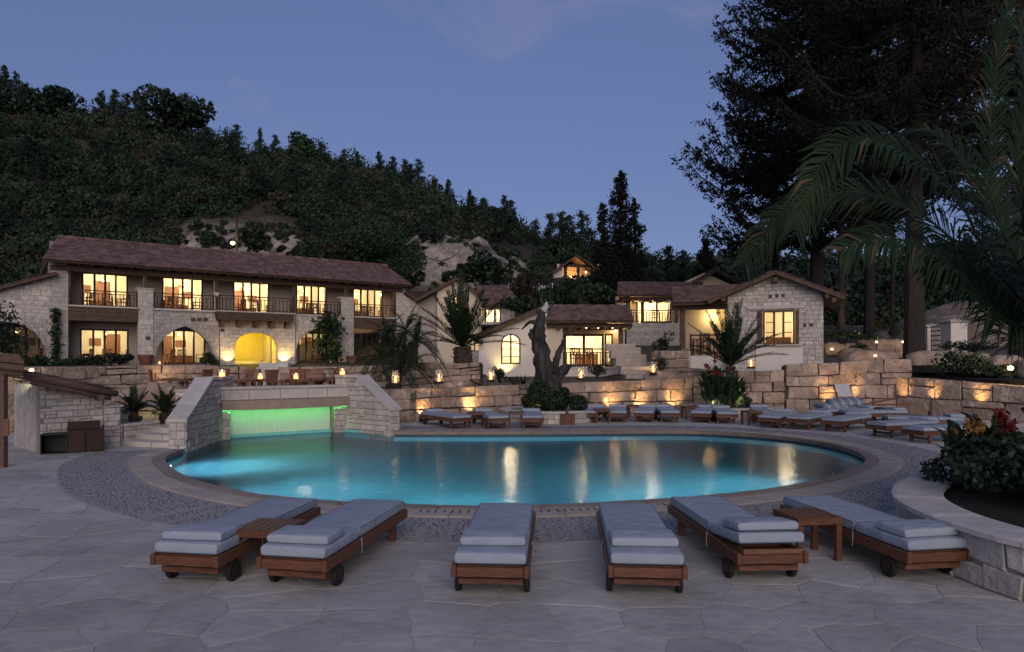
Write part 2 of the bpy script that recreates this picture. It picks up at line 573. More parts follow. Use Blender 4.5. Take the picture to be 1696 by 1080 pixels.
M['greyp'] = mat('grey_plaster', (.36, .31, .27), .85, .15, 2.5, bump=.2, bscale=30)
M['room'] = mat('room_wall', (.74, .67, .53), .9, .06, 2)
M['roomdark'] = mat('room_furniture', (.20, .09, .045), .6, .2, 5)
M['curtain'] = mat('curtain', (.66, .52, .33), .9, .25, 3, stretch=(14, 14, .4))
M['teak'] = mat('teak', (.175, .075, .036), .5, .35, 3.5, col2=(.085, .034, .017), obj=.18, island=.12, bump=.15, bscale=10, stretch=(2, 22, 22), spec=.35)
M['teakx'] = mat('weathered_teak', (.25, .115, .058), .55, .35, 6, col2=(.13, .055, .028), obj=.15, island=.15, spec=.35)
M['wood'] = mat('stained_wood', (.052, .026, .016), .55, .3, 5, island=.15, obj=.1, spec=.3)
M['beam'] = mat('old_beam', (.115, .072, .048), .75, .4, 4, island=.2, bump=.3, bscale=15)
M['log'] = mat('log_wood', (.17, .105, .08), .8, .4, 2.2, island=.15, bump=.6, bscale=12, stretch=(1, 9, 9))
M['tile'] = mat('roof_tile', (.19, .115, .10), .8, .3, 1.3, island=.42, bump=.3, bscale=18)
M['cushion'] = mat('grey_cushion', (.31, .345, .40), .95, .08, 5.0, bump=1.0, bscale=6, obj=.05)
M['cushion2'] = mat('pillow_cloth', (.33, .365, .42), .95, .08, 5.0, bump=1.0, bscale=7, obj=.05)
M['piping'] = mat('cushion_piping', (.13, .16, .20), .9)
M['rubber'] = mat('rubber', (.015, .014, .014), .7)
M['steel'] = mat('steel', (.35, .35, .36), .4, metal=.9)
M['iron'] = mat('black_iron', (.018, .016, .016), .6)
M['soil'] = mat('soil', (.022, .016, .012), .95, .4, 9, bump=.9, bscale=14)
M['dirt'] = mat('pale_earth', (.25, .19, .145), .95, .35, 1.2, bump=.9, bscale=5, speck=((.36, .29, .235), 1.5, .57))
M['basin'] = mat('pool_mosaic', (.22, .52, .58), .5, .12, 6, spec=.4)
M['lampglass'] = glass('lamp_glass', (.94, .9, .84), .02, 1.3, .22)
M['pane'] = glass('window_glass', (.93, .92, .88), .02, 1.3)
M['glow'] = emit('lamp_glow', (1, .66, .30), 6.0)
M['glowhot'] = emit('lamp_glow_hot', (1, .62, .24), 9.0)
M['candle'] = emit('candle_flame', (1, .60, .26), 9.0)
M['wax'] = emit('lit_wax', (1, .48, .20), 2.6)
M['poolled'] = emit('pool_lamp', (.78, .9, 1), 18.0)
M['greenled'] = emit('green_strip', (.16, 1, .24), 2.6)
M['terracotta'] = mat('terracotta', (.19, .085, .055), .8, .2, 8)
M['white'] = mat('white_cloth', (.46, .45, .44), .9, .1, 6)
M['stripe'] = mat('blue_grey_cloth', (.17, .20, .24), .9, .1, 6)
M['stripe2'] = mat('pale_stripe_cloth', (.32, .35, .38), .9, .1, 6)
M['rust'] = mat('brick_red_cloth', (.36, .11, .06), .9, .2, 6)
M['bark'] = mat('bark', (.045, .034, .028), .9, .45, 3, bump=1.0, bscale=9, stretch=(6, 6, 1))
M['barkgrey'] = mat('grey_olive_bark', (.085, .075, .068), .9, .6, 2.2, col2=(.018, .015, .013), bump=2.0, bscale=5, stretch=(3.5, 3.5, .9))
M['palmbark'] = mat('palm_bark', (.075, .052, .038), .95, .45, 8, bump=1.2, bscale=14)
M['scrub'] = mat('scrub_leaf', (.030, .062, .026), .85, .5, .16, col2=(.015, .034, .017), island=.5, detail=3)
M['scrubdark'] = mat('dark_scrub_leaf', (.014, .032, .014), .85, .4, .3, island=.5, detail=3)
M['scrubpale'] = mat('grey_scrub_leaf', (.052, .070, .040), .85, .4, .3, island=.5, detail=3)
M['scrub2'] = mat('dry_scrub_leaf', (.050, .043, .027), .85, .4, .3, island=.5, detail=3)
M['pine'] = mat('pine_needle', (.022, .042, .024), .8, .3, .5, island=.5, obj=.25)
M['cypress'] = mat('conifer_needle', (.010, .016, .010), .9, .35, .6, col2=(.018, .014, .008), island=.5)
M['palm'] = mat('palm_leaf', (.021, .040, .016), .6, .35, 1.6, col2=(.014, .030, .014), island=.35, spec=.12, trans=.12)
M['palmdry'] = mat('dry_palm_leaf', (.085, .058, .025), .7, .35, 2, island=.4, trans=.1)
M['leaf'] = mat('shrub_leaf', (.034, .062, .022), .55, .3, 3, island=.5, spec=.35, trans=.1)
M['leafdark'] = mat('dark_shrub_leaf', (.015, .031, .013), .55, .3, 3, island=.45, spec=.35)
M['canna'] = mat('canna_leaf', (.026, .056, .020), .5, .3, 4, island=.35, spec=.35, trans=.12)
M['redflower'] = mat('red_petals', (.20, .02, .018), .7, .2, 9, island=.4, trans=.15)
M['yellowflower'] = mat('amber_petals', (.22, .12, .035), .7, .2, 9, island=.4)

# ================================================================== GROUND, POOL, PAVING
arc_pts = [(-7.0, 14.5), (-6.86, 13.55), (-6.59, 12.9), (-6.08, 12.1), (-5.42, 11.2), (-4.74, 10.48), (-3.86, 9.78), (-3.33, 9.45), (-2.31, 9.07), (-1.24, 8.86),
           (-.4, 8.80), (.37, 8.84), (1.1, 8.98), (1.89, 9.2), (2.62, 9.42), (3.2, 9.68), (3.8, 10.0), (4.4, 10.4), (5.2, 11.05), (6.04, 11.94), (6.75, 12.95),
           (7.1, 13.9), (7.22, 14.8), (7.15, 15.7), (6.87, 16.5), (6.4, 17.2), (5.9, 17.65), (5.3, 18.05), (4.42, 18.3), (2.45, 18.25), (.35, 18.1), (-1.5, 18.05), (-3.2, 18.1)]
arc_line = resample([Vector((p[0], p[1], 0)) for p in crm([(a, b, 0) for a, b in arc_pts], 6)], 0.28)
bay = [(-4.88, 19.15), (-7.42, 17.36), (-7.1, 14.9)]
pool_poly = [(p.x, p.y) for p in arc_line] + bay
PP = Path(arc_line)
_A = np.array([(p.x, p.y) for p in arc_line])
def pool_dist(x, y):
    """distance outside the pool edge (negative inside), nearest sample and outward normal"""
    d = (_A[:, 0] - x) ** 2 + (_A[:, 1] - y) ** 2
    i = int(d.argmin())
    a, b = _A[max(0, i - 1)], _A[min(len(_A) - 1, i + 1)]
    t = (b - a) / np.linalg.norm(b - a); n = np.array([t[1], -t[0]])
    sd = (x - _A[i, 0]) * n[0] + (y - _A[i, 1]) * n[1]
    return sd, _A[i], n

# one ground sheet with the pool let into it, out to the horizon
mb = MB(); n = len(pool_poly); c0 = (0.0, 13.5)
ring = []
for rr in (None, 40.0, 600.0):
    for x, y in pool_poly:
        if rr is None: ring.append((x, y, -0.003))
        else:
            a = math.atan2(y - c0[1], x - c0[0]); ring.append((c0[0] + rr * math.cos(a), c0[1] + rr * math.sin(a), -0.003))
F = []
for k in (0, 1):
    for i in range(n):
        j = (i + 1) % n
        F.append((k * n + i, (k + 1) * n + i, (k + 1) * n + j, k * n + j))
mb.add(ring, F)
patio = mb.build('patio', M['grout']); props(patio, kind='structure')

# basin and water
mb = MB()
DEEP = -1.25
mb.add([(x, y, -0.008) for x, y in pool_poly] + [(x, y, DEEP) for x, y in pool_poly], [(i, (i + 1) % n, n + (i + 1) % n, n + i) for i in range(n)] + [tuple(range(n, 2 * n))])
basin = mb.build('pool_basin', M['basin']); props(basin, kind='structure')
mb = MB()
for i in range(len(arc_line) - 1):
    a, b = arc_line[i], arc_line[i + 1]; t_ = (b - a).normalized(); nn_ = Vector((t_.y, -t_.x, 0)) * -.004
    for z0_, z1_ in ((-.50, -.02),):
        p, q = a + nn_, b + nn_; mb.add([(p.x, p.y, z0_), (q.x, q.y, z0_), (q.x, q.y, z1_), (p.x, p.y, z1_)], [(0, 1, 2, 3)])
mb.build('shade_tile_band', mat('shade_band_mosaic', (.035, .10, .14), .35, .4, 14, spec=.5), basin)  # tile band added, coloured dark so the lamp-lit far wall looks shaded

def water_mat():
    m = bpy.data.materials.new('pool_water'); m.use_nodes = True
    N, L = m.node_tree.nodes, m.node_tree.links
    N.remove(N['Principled BSDF'])
    t = N.new('ShaderNodeBsdfRefraction'); t.inputs['Color'].default_value = (.60, .80, .86, 1); t.inputs['IOR'].default_value = 1.33; t.inputs['Roughness'].default_value = .06
    g = N.new('ShaderNodeBsdfGlossy'); g.inputs['Roughness'].default_value = 0.15; g.inputs['Color'].default_value = (.92, .95, 1, 1)
    fr = N.new('ShaderNodeFresnel'); fr.inputs['IOR'].default_value = 1.30
    geo = N.new('ShaderNodeNewGeometry')
    mp = N.new('ShaderNodeMapping'); mp.inputs['Scale'].default_value = (1.0, 2.0, 1)
    L.new(geo.outputs['Position'], mp.inputs['Vector'])
    n1 = N.new('ShaderNodeTexNoise'); n1.inputs['Scale'].default_value = 2.6; n1.inputs['Detail'].default_value = 5; n1.inputs['Roughness'].default_value = .55
    L.new(mp.outputs[0], n1.inputs['Vector'])
    bp = N.new('ShaderNodeBump'); bp.inputs['Strength'].default_value = .40; bp.inputs['Distance'].default_value = .03
    L.new(n1.outputs['Fac'], bp.inputs['Height'])
    L.new(bp.outputs['Normal'], g.inputs['Normal'])
    mx = N.new('ShaderNodeMixShader')
    ml = N.new('ShaderNodeMath'); ml.operation = 'MULTIPLY'; ml.inputs[1].default_value = 0.62
    L.new(fr.outputs[0], ml.inputs[0]); L.new(ml.outputs[0], mx.inputs[0])
    L.new(t.outputs[0], mx.inputs[1]); L.new(g.outputs[0], mx.inputs[2])
    L.new(mx.outputs[0], N['Material Output'].inputs['Surface'])
    return m
mb = MB(); mb.add([(x, y, -0.085) for x, y in pool_poly], [tuple(range(n))])
water = mb.build('pool_water', water_mat()); props(water, kind='structure')

# coping: an inner rim of darker stone and an outer band of pale slabs, stone by stone
coping = MB()
o_band = [PP.at(min(PP.len, PP.len * i / 160.0)) for i in range(161)]
def band_poly(s0, s1, d0, d1, k=3):
    a = [PP.at(s0 + (s1 - s0) * i / k, d0) for i in range(k + 1)]
    b = [PP.at(s0 + (s1 - s0) * i / k, d1) for i in range(k + 1)]
    return [(p.x, p.y) for p in b] + [(p.x, p.y) for p in a[::-1]]
for i in range(0, 160):
    q = band_poly(PP.len * i / 160, PP.len * (i + 1) / 160, 0.0, 1.66, 1)
    coping.add([(p[0], p[1], 0.001) for p in q], [(0, 1, 2, 3)])
coping = coping.build('pool_surround', M['mortar']); props(coping, kind='structure')
flat = lambda u, z, y: (u, z, -y)
rnd = random.Random(3)
s = 0.05
while s < PP.len - 0.1:
    w = 0.55 + 0.2 * rnd.random()
    e = min(s + w, PP.len)
    stone_solid([p for p in band_poly(s + .006, e - .006, -0.03, 0.17)], 0.06, -0.030 - .004 * rnd.random(), .012, map_=flat).build('rim_stone', M['coping_in'], coping)
    stone_solid([p for p in band_poly(s + .006 + .2, e - .006 + .2, 0.183, 0.575)] if e + .2 < PP.len else band_poly(s + .006, PP.len, .183, .575), 0.05, -0.022 - .004 * rnd.random(), .01, map_=flat).build('coping_stone', M['coping'], coping)
    s = e
# overflow slots on the near side
sl = MB()
for i in range(34):
    ss = PP.s_at_x(-1.1) + i * 0.095
    p = PP.at(ss, .27); q = PP.at(ss, .40)
    sl.bar(p + Vector((0, 0, .0275)), q + Vector((0, 0, .0275)), .016, .004)
sl.build('drain_slot', M['iron'], coping, kind='stuff')

# pebbles set on edge in the band outside the coping
rng = np.random.default_rng(11)
V, Fc = [], []
sp = 0.058
ns = int(PP.len / sp)
for i in range(ns):
    for j in range(18):
        ss = (i + rng.random()) * sp; d = 0.635 + (j + rng.random() * .9) * 1.0 / 18
        if rng.random() < .10: continue
        p = PP.at(min(ss, PP.len - .01), d)
        a = rng.random() * math.pi; l = .013 + .018 * rng.random(); w = .009 + .010 * rng.random(); h = .004 + .007 * rng.random()
        ca, sa = math.cos(a), math.sin(a); b = len(V)
        for k in range(6):
            t = k * math.pi / 3
            x, y = l * math.cos(t), w * math.sin(t)
            V.append((p.x + x * ca - y * sa, p.y + x * sa + y * ca, -0.002))
        V.append((p.x, p.y, -.002 + h + .005))
        for k in range(6): Fc.append((b + k, b + (k + 1) % 6, b + 6))
me = np_mesh('pebbles', np.array(V), np.array(Fc), M['pebble'])
link('pebbles', me, coping, kind='stuff')

# crazy paving: every slab its own outline
rnd = random.Random(5)
SPc = 0.56
seeds = {}
for gx in range(-26, 24):
    for gy in range(4, 44):
        seeds[(gx, gy)] = (gx * SPc + (rnd.random() - .5) * SPc * .98, gy * SPc + (rnd.random() - .5) * SPc * .98)
flags = []
for (gx, gy), c in seeds.items():
    if c[1] < 3.0 or c[0] < -14 or c[0] > 12.5 or c[1] > 24: continue
    if abs(c[0]) > c[1] * .80 + 1.2: continue
    sd, q, nn = pool_dist(*c)
    if sd < 1.80: continue
    if -13 < c[0] < -2.8 and c[1] > 16.3 and c[0] < -3.0: continue
    poly = rect(c[0] - 1.3, c[0] + 1.3, c[1] - 1.3, c[1] + 1.3)
    for dx in range(-2, 3):
        for dy in range(-2, 3):
            o = seeds.get((gx + dx, gy + dy))
            if o is None or (dx == 0 and dy == 0) or len(poly) < 3: continue
            mx_, my_ = (c[0] + o[0]) / 2, (c[1] + o[1]) / 2
            poly = half(poly, (mx_, my_), (mx_ - (o[1] - c[1]), my_ + (o[0] - c[0])))
    poly = shrink(poly, 0.004 + .004 * rnd.random())
    if len(poly) < 3: continue
    fine = []                              # broken edges: one smooth warp shared by neighbours keeps the joints even
    for a_, b_ in zip(poly, poly[1:] + poly[:1]):
        for k_ in range(2 if math.hypot(a_[0] - b_[0], a_[1] - b_[1]) < .3 else 3):
            t_ = k_ / (2 if math.hypot(a_[0] - b_[0], a_[1] - b_[1]) < .3 else 3)
            x_, y_ = a_[0] + (b_[0] - a_[0]) * t_, a_[1] + (b_[1] - a_[1]) * t_
            fine.append((x_ + .085 * mnoise.noise(Vector((x_ * 2.6, y_ * 2.6, 4))) + .02 * mnoise.noise(Vector((x_ * 9, y_ * 9, 4))), y_ + .085 * mnoise.noise(Vector((x_ * 2.6, y_ * 2.6, 9))) + .02 * mnoise.noise(Vector((x_ * 9, y_ * 9, 9)))))
    poly = fine
    res = []
    for p in poly:
        d_, q_, n_ = pool_dist(*p)
        if d_ < 1.68:
            p = (p[0] + n_[0] * (1.68 - d_), p[1] + n_[1] * (1.68 - d_))
        res.append(p)
    flags.append((math.hypot(c[0], c[1]), res))
flags.sort(key=lambda t: t[0])
far_flags = MB()
for i, (d_, poly) in enumerate(flags):
    z = 0.0015 + .0018 * rnd.random()
    if i < 290: stone_solid(poly, 0.02, -z, .002, map_=flat).build('flagstone', M['flag'], patio)
    else: stone_solid(poly, 0.02, -z, .002, mb=far_flags, map_=flat)
far_flags.build('flagstones', M['flag'], patio, kind='stuff')

# pool lamps under the near and left rim
def pool_lamp(x, y, tx, ty, w):
    v = Vector((tx - x, ty - y, 0)).normalized()
    t = thing('pool_lamp', None, 'pool light', (x, y, -0.62), math.atan2(v.y, v.x))
    mb = MB(); mb.lathe([(.11, 0), (.12, .012), (.10, .03)], n=14); mb.build('bezel', M['steel'], t, rot=(0, R(90), 0))
    mb = MB(); mb.lathe([(.085, .031), (.06, .045), (.0, .05)], n=12, cap=False); mb.build('lens', M['poolled'], t, rot=(0, R(90), 0))
    spot('pool_lamp_light', (x + v.x * .12, y + v.y * .12, -.55), (x + v.x * 4, y + v.y * 4, -3.0), w * .62, (.40, .64, .82), 134, 1.0, .09)
    spot('pool_lamp_beam', (x + v.x * .14, y + v.y * .14, -.60), (x + v.x * 7, y + v.y * 7, -1.75), w * .95, (.38, .66, .76), 80, 1.0, .09)
    return t
o = pool_lamp(-6.72, 13.35, -3.0, 15.6, 430); props(o, 'round underwater lamp at the far left tip of the pool', group='underwater pool lamps')
o = pool_lamp(-4.35, 10.28, -1.5, 14, 560); props(o, 'round underwater lamp below the rim beside the leftmost front loungers', group='underwater pool lamps')
for x_, w_ in ((-.9, 420), (2.3, 480)):
    p = PP.at(PP.s_at_x(x_), -.12)
    o = pool_lamp(p.x, p.y, p.x + .1, 20, w_)
    props(o, 'round underwater lamp below the near rim behind the %s front loungers' % ('middle pair of' if x_ < 0 else 'right hand'), group='underwater pool lamps')
p = PP.at(PP.s_at_x(5.2), -.12)
o = pool_lamp(p.x, p.y, 0, 16, 260); props(o, 'round underwater lamp at the near right bend of the pool rim', group='underwater pool lamps')

# ================================================================== BOULDER WALLS, BRIDGE, STEPS, BEDS
def boulder_solid(poly, mapf, depth, face, rnd, bul=.022):
    """rounded quarry boulder filling a wall cell"""
    pts = []
    n = len(poly)
    for i in range(n):
        p, q, r_ = poly[i - 1], poly[i], poly[(i + 1) % n]
        a, b = .03 + .10 * rnd.random() ** 2, .03 + .10 * rnd.random() ** 2
        pts.append((q[0] + (p[0] - q[0]) * a * .5, q[1] + (p[1] - q[1]) * a))
        pts.append((q[0] + (r_[0] - q[0]) * b * .5, q[1] + (r_[1] - q[1]) * b))
    pts = [(p[0] + (rnd.random() - .5) * .035, p[1] + (rnd.random() - .5) * .03) for p in pts]
    c = (sum(p[0] for p in pts) / len(pts), sum(p[1] for p in pts) / len(pts))
    f0 = face + (rnd.random() - .5) * .09
    V = []; n = len(pts)
    for y, k in ((-depth, 1.0), (f0 - .028, 1.0), (f0 + bul * .4, .945)):
        for p in pts:
            w = (rnd.random() - .5) * .05 if k < 1 else 0
            V.append(mapf(c[0] + (p[0] - c[0]) * k, c[1] + (p[1] - c[1]) * k, y + w))
    V.append(mapf(c[0] + (rnd.random() - .5) * .1, c[1], f0 + bul * (.4 + rnd.random() * .9)))
    F = []
    for r_ in (0, 1):
        for i in range(n):
            j = (i + 1) % n
            F.append((r_ * n + i, r_ * n + j, (r_ + 1) * n + j, (r_ + 1) * n + i))
    for i in range(n): F.append((2 * n + i, 2 * n + (i + 1) % n, 3 * n))
    return MB().add(V, F)

def boulder_wall(name, label, pts, ncourse, rnd, wmin=.5, wmax=1.15, gaps=(), cat='stone wall', thick=.55):
    """pts: (x, y, z0, ztop). Every boulder is a part of the wall"""
    path = Path([(p[0], p[1]) for p in pts])
    def zz(s):
        j = path.seg(s); w = (s - path.L[j]) / max(1e-9, path.L[j + 1] - path.L[j])
        return pts[j][2] * (1 - w) + pts[j + 1][2] * w, pts[j][3] * (1 - w) + pts[j + 1][3] * w
    root = thing(name, label, cat, (pts[0][0], pts[0][1], 0)); ox = Vector((pts[0][0], pts[0][1], 0))
    # earth and packing behind the boulders
    core = MB(); k = max(6, int(path.len / .8)); V = []
    for i in range(k + 1):
        s = path.len * i / k; a, b = zz(s)
        for d, z in ((-.05, a), (-.05, b - .06), (-thick, b - .06), (-thick, a)):
            p = path.at(s, d) - ox; V.append((p.x, p.y, z))
    F = [(0, 1, 2, 3), tuple(range(4 * k + 3, 4 * k - 1, -1))]
    for i in range(k):
        if any(g0 < path.len * (i + .5) / k < g1 for g0, g1 in gaps): continue
        for j in range(4):
            a, b = i * 4 + j, i * 4 + (j + 1) % 4
            F.append((a, b, b + 4, a + 4))
    core.add(V, F); core.build('wall_core', M['djoint'], root)
    wob = rnd.random() * 9
    def line(kf, s):
        a, b = zz(s)
        return a + (b - a) * kf + (0.05 * mnoise.noise(Vector((s * 1.1 + wob, kf * 7, 0))) if 0 < kf < 1 else .03 * mnoise.noise(Vector((s * 2 + wob, kf, 3))))
    fr = [0.0]
    for i in range(ncourse): fr.append(fr[-1] + .8 + .4 * rnd.random())
    fr = [f / fr[-1] for f in fr]
    for c in range(ncourse):
        s = -rnd.random() * wmin
        while s < path.len:
            w = wmin + (wmax - wmin) * rnd.random() ** 1.3
            a, b = max(0, s), min(path.len, s + w)
            if path.len - b < .25: b = path.len
            for g_a, g_b in gaps:
                if a < g_a < b: b = g_a
                elif g_a <= a < g_b: a = b = g_b
            s = b if b == path.len else max(s + w if b > s + w - 1e-6 else b, b)
            if b - a < .12 or any(g0 < (a + b) / 2 < g1 for g0, g1 in gaps): 
                if b == path.len: break
                continue
            j = .005 + .010 * rnd.random()
            sl_ = (rnd.random() - .5) * .07
            cells = [[(a + j, line(fr[c], a) + j), (b - j, line(fr[c], b) + j), (b - j + sl_, line(fr[c + 1], b) - j), (a + j + sl_, line(fr[c + 1], a) - j)]]
            if rnd.random() < .13 and b - a > .5:          # two thin stones where a tall one would go
                m0 = .45 + .2 * rnd.random(); q = cells[0]
                l1 = (q[0][0], q[0][1] + (q[3][1] - q[0][1]) * m0); r1 = (q[1][0], q[1][1] + (q[2][1] - q[1][1]) * m0)
                cells = [[q[0], q[1], (r1[0], r1[1] - .012), (l1[0], l1[1] - .012)], [(l1[0], l1[1] + .012), (r1[0], r1[1] + .012), q[2], q[3]]]
            for q in cells:
                if q[2][1] - q[1][1] < .07: continue
                f = lambda u, z, y: tuple(Vector((0, 0, z)) + path.at(min(path.len, max(0, u)), y) - ox)
                boulder_solid(q, f, .30, .06, rnd).build('boulder', M['boulder'], root)
            if b == path.len: break
    return root, path, zz

rw = random.Random(21)
# wall 1: along the back of the pool deck
w1_pts = [(-4.6, 20.35, 0, 1.02), (-3.34, 20.9, 0, 1.04), (-1.76, 22.4, 0, 1.04), (1.08, 23.6, 0, 1.08), (4.63, 24.6, 0, 1.2), (6.6, 24.95, 0, 1.27)]
w1, P1, Z1 = boulder_wall('boulder_wall', 'low warm lit wall of three courses of boulders behind the poolside loungers and old trunk', w1_pts, 3, rw)
w1b_pts = [(6.62, 24.95, 0, 1.30), (7.78, 25.0, 0, 1.5), (9.85, 24.7, 0, 1.56)]
w1b, P1b, Z1b = boulder_wall('boulder_wall', 'boulder wall of four courses below the stone gable cottage, with one lantern on it', w1b_pts, 4, rw)
w1c_pts = [(9.87, 24.68, 0, 1.76), (11.3, 24.45, 0, 1.82), (12.9, 24.2, 0, 1.95), (14.05, 24.0, 0, 1.95)]
w1c, P1c, Z1c = boulder_wall('boulder_wall', 'tallest boulder wall of rough stacked stones behind the folded chair and striped cushions', w1c_pts, 4, rw, .5, 1.1)
w1d_pts = [(13.5, 24.0, 0, 1.34), (14.9, 22.4, 0, 1.22), (15.7, 21.1, 0, 1.12), (16.6, 19.0, 0, 1.05), (17.0, 16.5, 0, 1.0)]
w1d, P1d, Z1d = boulder_wall('boulder_wall', 'wall of big smooth blocks with scalloped light stripes at far right behind the last loungers', w1d_pts, 2, rw, .8, 1.4)
# wall 2: behind the dining terrace and under the cottages
w2_pts = [(-15.3, 20.2, .4, 1.70), (-12.16, 23, .48, 1.74), (-10.5, 24.6, .48, 1.72), (-8.6, 25.3, .48, 1.66), (-5.6, 25.4, .48, 1.70), (-3.2, 25.0, .75, 1.8), (-1.15, 24.7, 1.0, 1.84)]
P2 = Path([(p[0], p[1]) for p in w2_pts])
g0, g1 = P2.s_at_x((411 - CX) / FPX * 25), P2.s_at_x((462 - CX) / FPX * 25.3)
w2, P2, Z2 = boulder_wall('boulder_wall', 'long boulder wall behind the dining terrace below the two storey building', w2_pts, 4, rw, .55, 1.25, gaps=((g0, g1),))
w3, P3, Z3 = boulder_wall('boulder_wall', 'rough boulder wall lit greenish white between the leftmost post and the small hut', [(-15.2, 15.2, 0, 1.72), (-13.0, 18.6, 0, 1.72), (-12.4, 20.5, 0, 1.72)], 4, rw, .6, 1.2)

# garden earth held by the walls
def slab(name, poly, z0, z1, m, kind='structure', parent=None):
    mb = MB(); mb.prism(poly, z0, z1); o = mb.build(name, m, parent)
    if kind: props(o, kind=kind)
    return o
slab('terrace', [(-15.0, 20.6), (-10.2, 17.9), (-7.55, 18.0), (-7.45, 17.75), (-4.88, 19.55), (-4.2, 20.7), (-3.2, 21.4), (-1.9, 22.9), (-1.2, 24.8), (-5.6, 25.5), (-8.6, 25.4), (-12.2, 23.1)], -.3, .62, M['flag'])

# pale steps up through the wall to the yellow archway
st = thing('steps', 'pale stone steps rising from the dining terrace to the yellow archway', 'steps', tuple(P2.at((g0 + g1) / 2, 0)))
ang = math.atan2(0.3, 2.0)
for i in range(7):
    mb = MB(); mb.box((0, .30 * i + .2 - .75, -.0 + .70 + i * .17), (g1 - g0 + .04, .34, .17), ch=.012); mb.build('step', M['limecap'], st)

# ---------------------------------------------------------------- waterfall bridge between two splayed wing walls
br = thing('waterfall_wall', 'pale stone bridge with sloping wing walls and a green lit waterfall into the pool', 'waterfall', (-6.0, 18.0, 0))
bo = Vector((-6.0, 18.0, 0))
def wing(p0, p1, prof, side, thick=.34):
    """stone wing wall from the water end p0 to p1; prof: [(s, ztop)]; side: +1 when the pool lies to the right of p0->p1"""
    p0, p1 = Vector((*p0, 0)), Vector((*p1, 0)); t = (p1 - p0).normalized(); L_ = (p1 - p0).length
    nr = Vector((t.y, -t.x, 0)) * side
    f = lambda u, z, y: tuple(p0 - bo + t * u + nr * (-y) + Vector((0, 0, z)))
    top = prof[-1][1]
    out = [(0, -1.3), (L_, -1.3)] + [(s, z) for s, z in prof[::-1]]
    core = MB(); n = len(out)
    core.add([f(u, z, .02) for u, z in out] + [f(u, z, thick) for u, z in out], [tuple(range(n)), tuple(range(2 * n - 1, n - 1, -1))] + [(i, n + i, n + (i + 1) % n, (i + 1) % n) for i in range(n)])
    core.build('wing_wall', M['joint'], br)
    conv = hull(out)
    r_ = random.Random(int(L_ * 100))
    for q in courses(0, L_, -.30, top, .155, .16, .42, r_, .3, split=.15):
        q = inter(q, conv); q = shrink(q, .006) if len(q) > 2 else q
        if len(q) < 3 or abs(area2(q)) < .004: continue
        stone_solid(q, .05, -.012 - .02 * r_.random(), .010, map_=f).build('stone', M['lime'], br)
    # the water-side end, and the back face
    e = lambda u, z, y: tuple(p0 - bo + nr * (-u) + t * y + Vector((0, 0, z)))
    for q in courses(.0, thick, -.30, prof[0][1], .16, .15, .3, r_):
        q = shrink(q, .006)
        if len(q) > 2: stone_solid(q, .04, -.012 - .015 * r_.random(), .01, map_=e).build('stone', M['lime'], br)
    b_ = lambda u, z, y: tuple(p0 - bo + t * u - nr * (thick - y + .0) + Vector((0, 0, z)))
    for q in courses(0, L_, -.30, top, .2, .25, .5, r_, .3):
        q = inter(q, conv); q = shrink(q, .006) if len(q) > 2 else q
        if len(q) < 3 or abs(area2(q)) < .004: continue
        stone_solid(q, .0, .012 + .015 * r_.random(), .01, map_=b_).build('stone', M['lime'], br)
    # cap slabs
    for (s0, z0), (s1, z1) in zip(prof, prof[1:]):
        k = max(1, int(round((s1 - s0) / .62)))
        for i in range(k):
            a, b = s0 + (s1 - s0) * i / k + .003, s0 + (s1 - s0) * (i + 1) / k - .003
            za, zb = z0 + (z1 - z0) * (a - s0) / (s1 - s0), z0 + (z1 - z0) * (b - s0) / (s1 - s0)
            if s0 == 0 and i == 0: a -= .05
            mb = MB()
            P = []
            for u, z in ((a, za), (b, zb)):
                for y, h in ((-.05, .004), (thick + .03, .004), (thick + .03, .075), (-.05, .075)): P.append(f(u, z + h, y))
            mb.add(P, [(0, 1, 2, 3), (7, 6, 5, 4), (0, 4, 5, 1), (1, 5, 6, 2), (2, 6, 7, 3), (3, 7, 4, 0)])
            mb.build('cap_slab', M['limecap'], br)
wing((-7.06, 14.75), (-7.36, 18.0), [(0, .56), (1.62, 1.42), (3.26, 1.42)], +1)
wing((-3.22, 18.0), (-5.0, 19.35), [(0, .56), (1.25, 1.42), (2.23, 1.42)], -1)
# beam, ledge wall, water curtain
A_, B_ = Vector((-7.22, 17.02, 0)), Vector((-4.52, 18.92, 0))
t_ = (B_ - A_).normalized(); n_ = Vector((t_.y, -t_.x, 0)); LB = (B_ - A_).length
fb = lambda u, z, y: tuple(A_ - bo + t_ * u - n_ * y + Vector((0, 0, z)))
def bbox(u0, u1, z0, z1, y0, y1):
    mb = MB()
    P = [fb(u, z, y) for y in (y0, y1) for u, z in ((u0, z0), (u1, z0), (u1, z1), (u0, z1))]
    return mb.add(P, [(0, 1, 2, 3), (7, 6, 5, 4), (0, 4, 5, 1), (1, 5, 6, 2), (2, 6, 7, 3), (3, 7, 4, 0)])
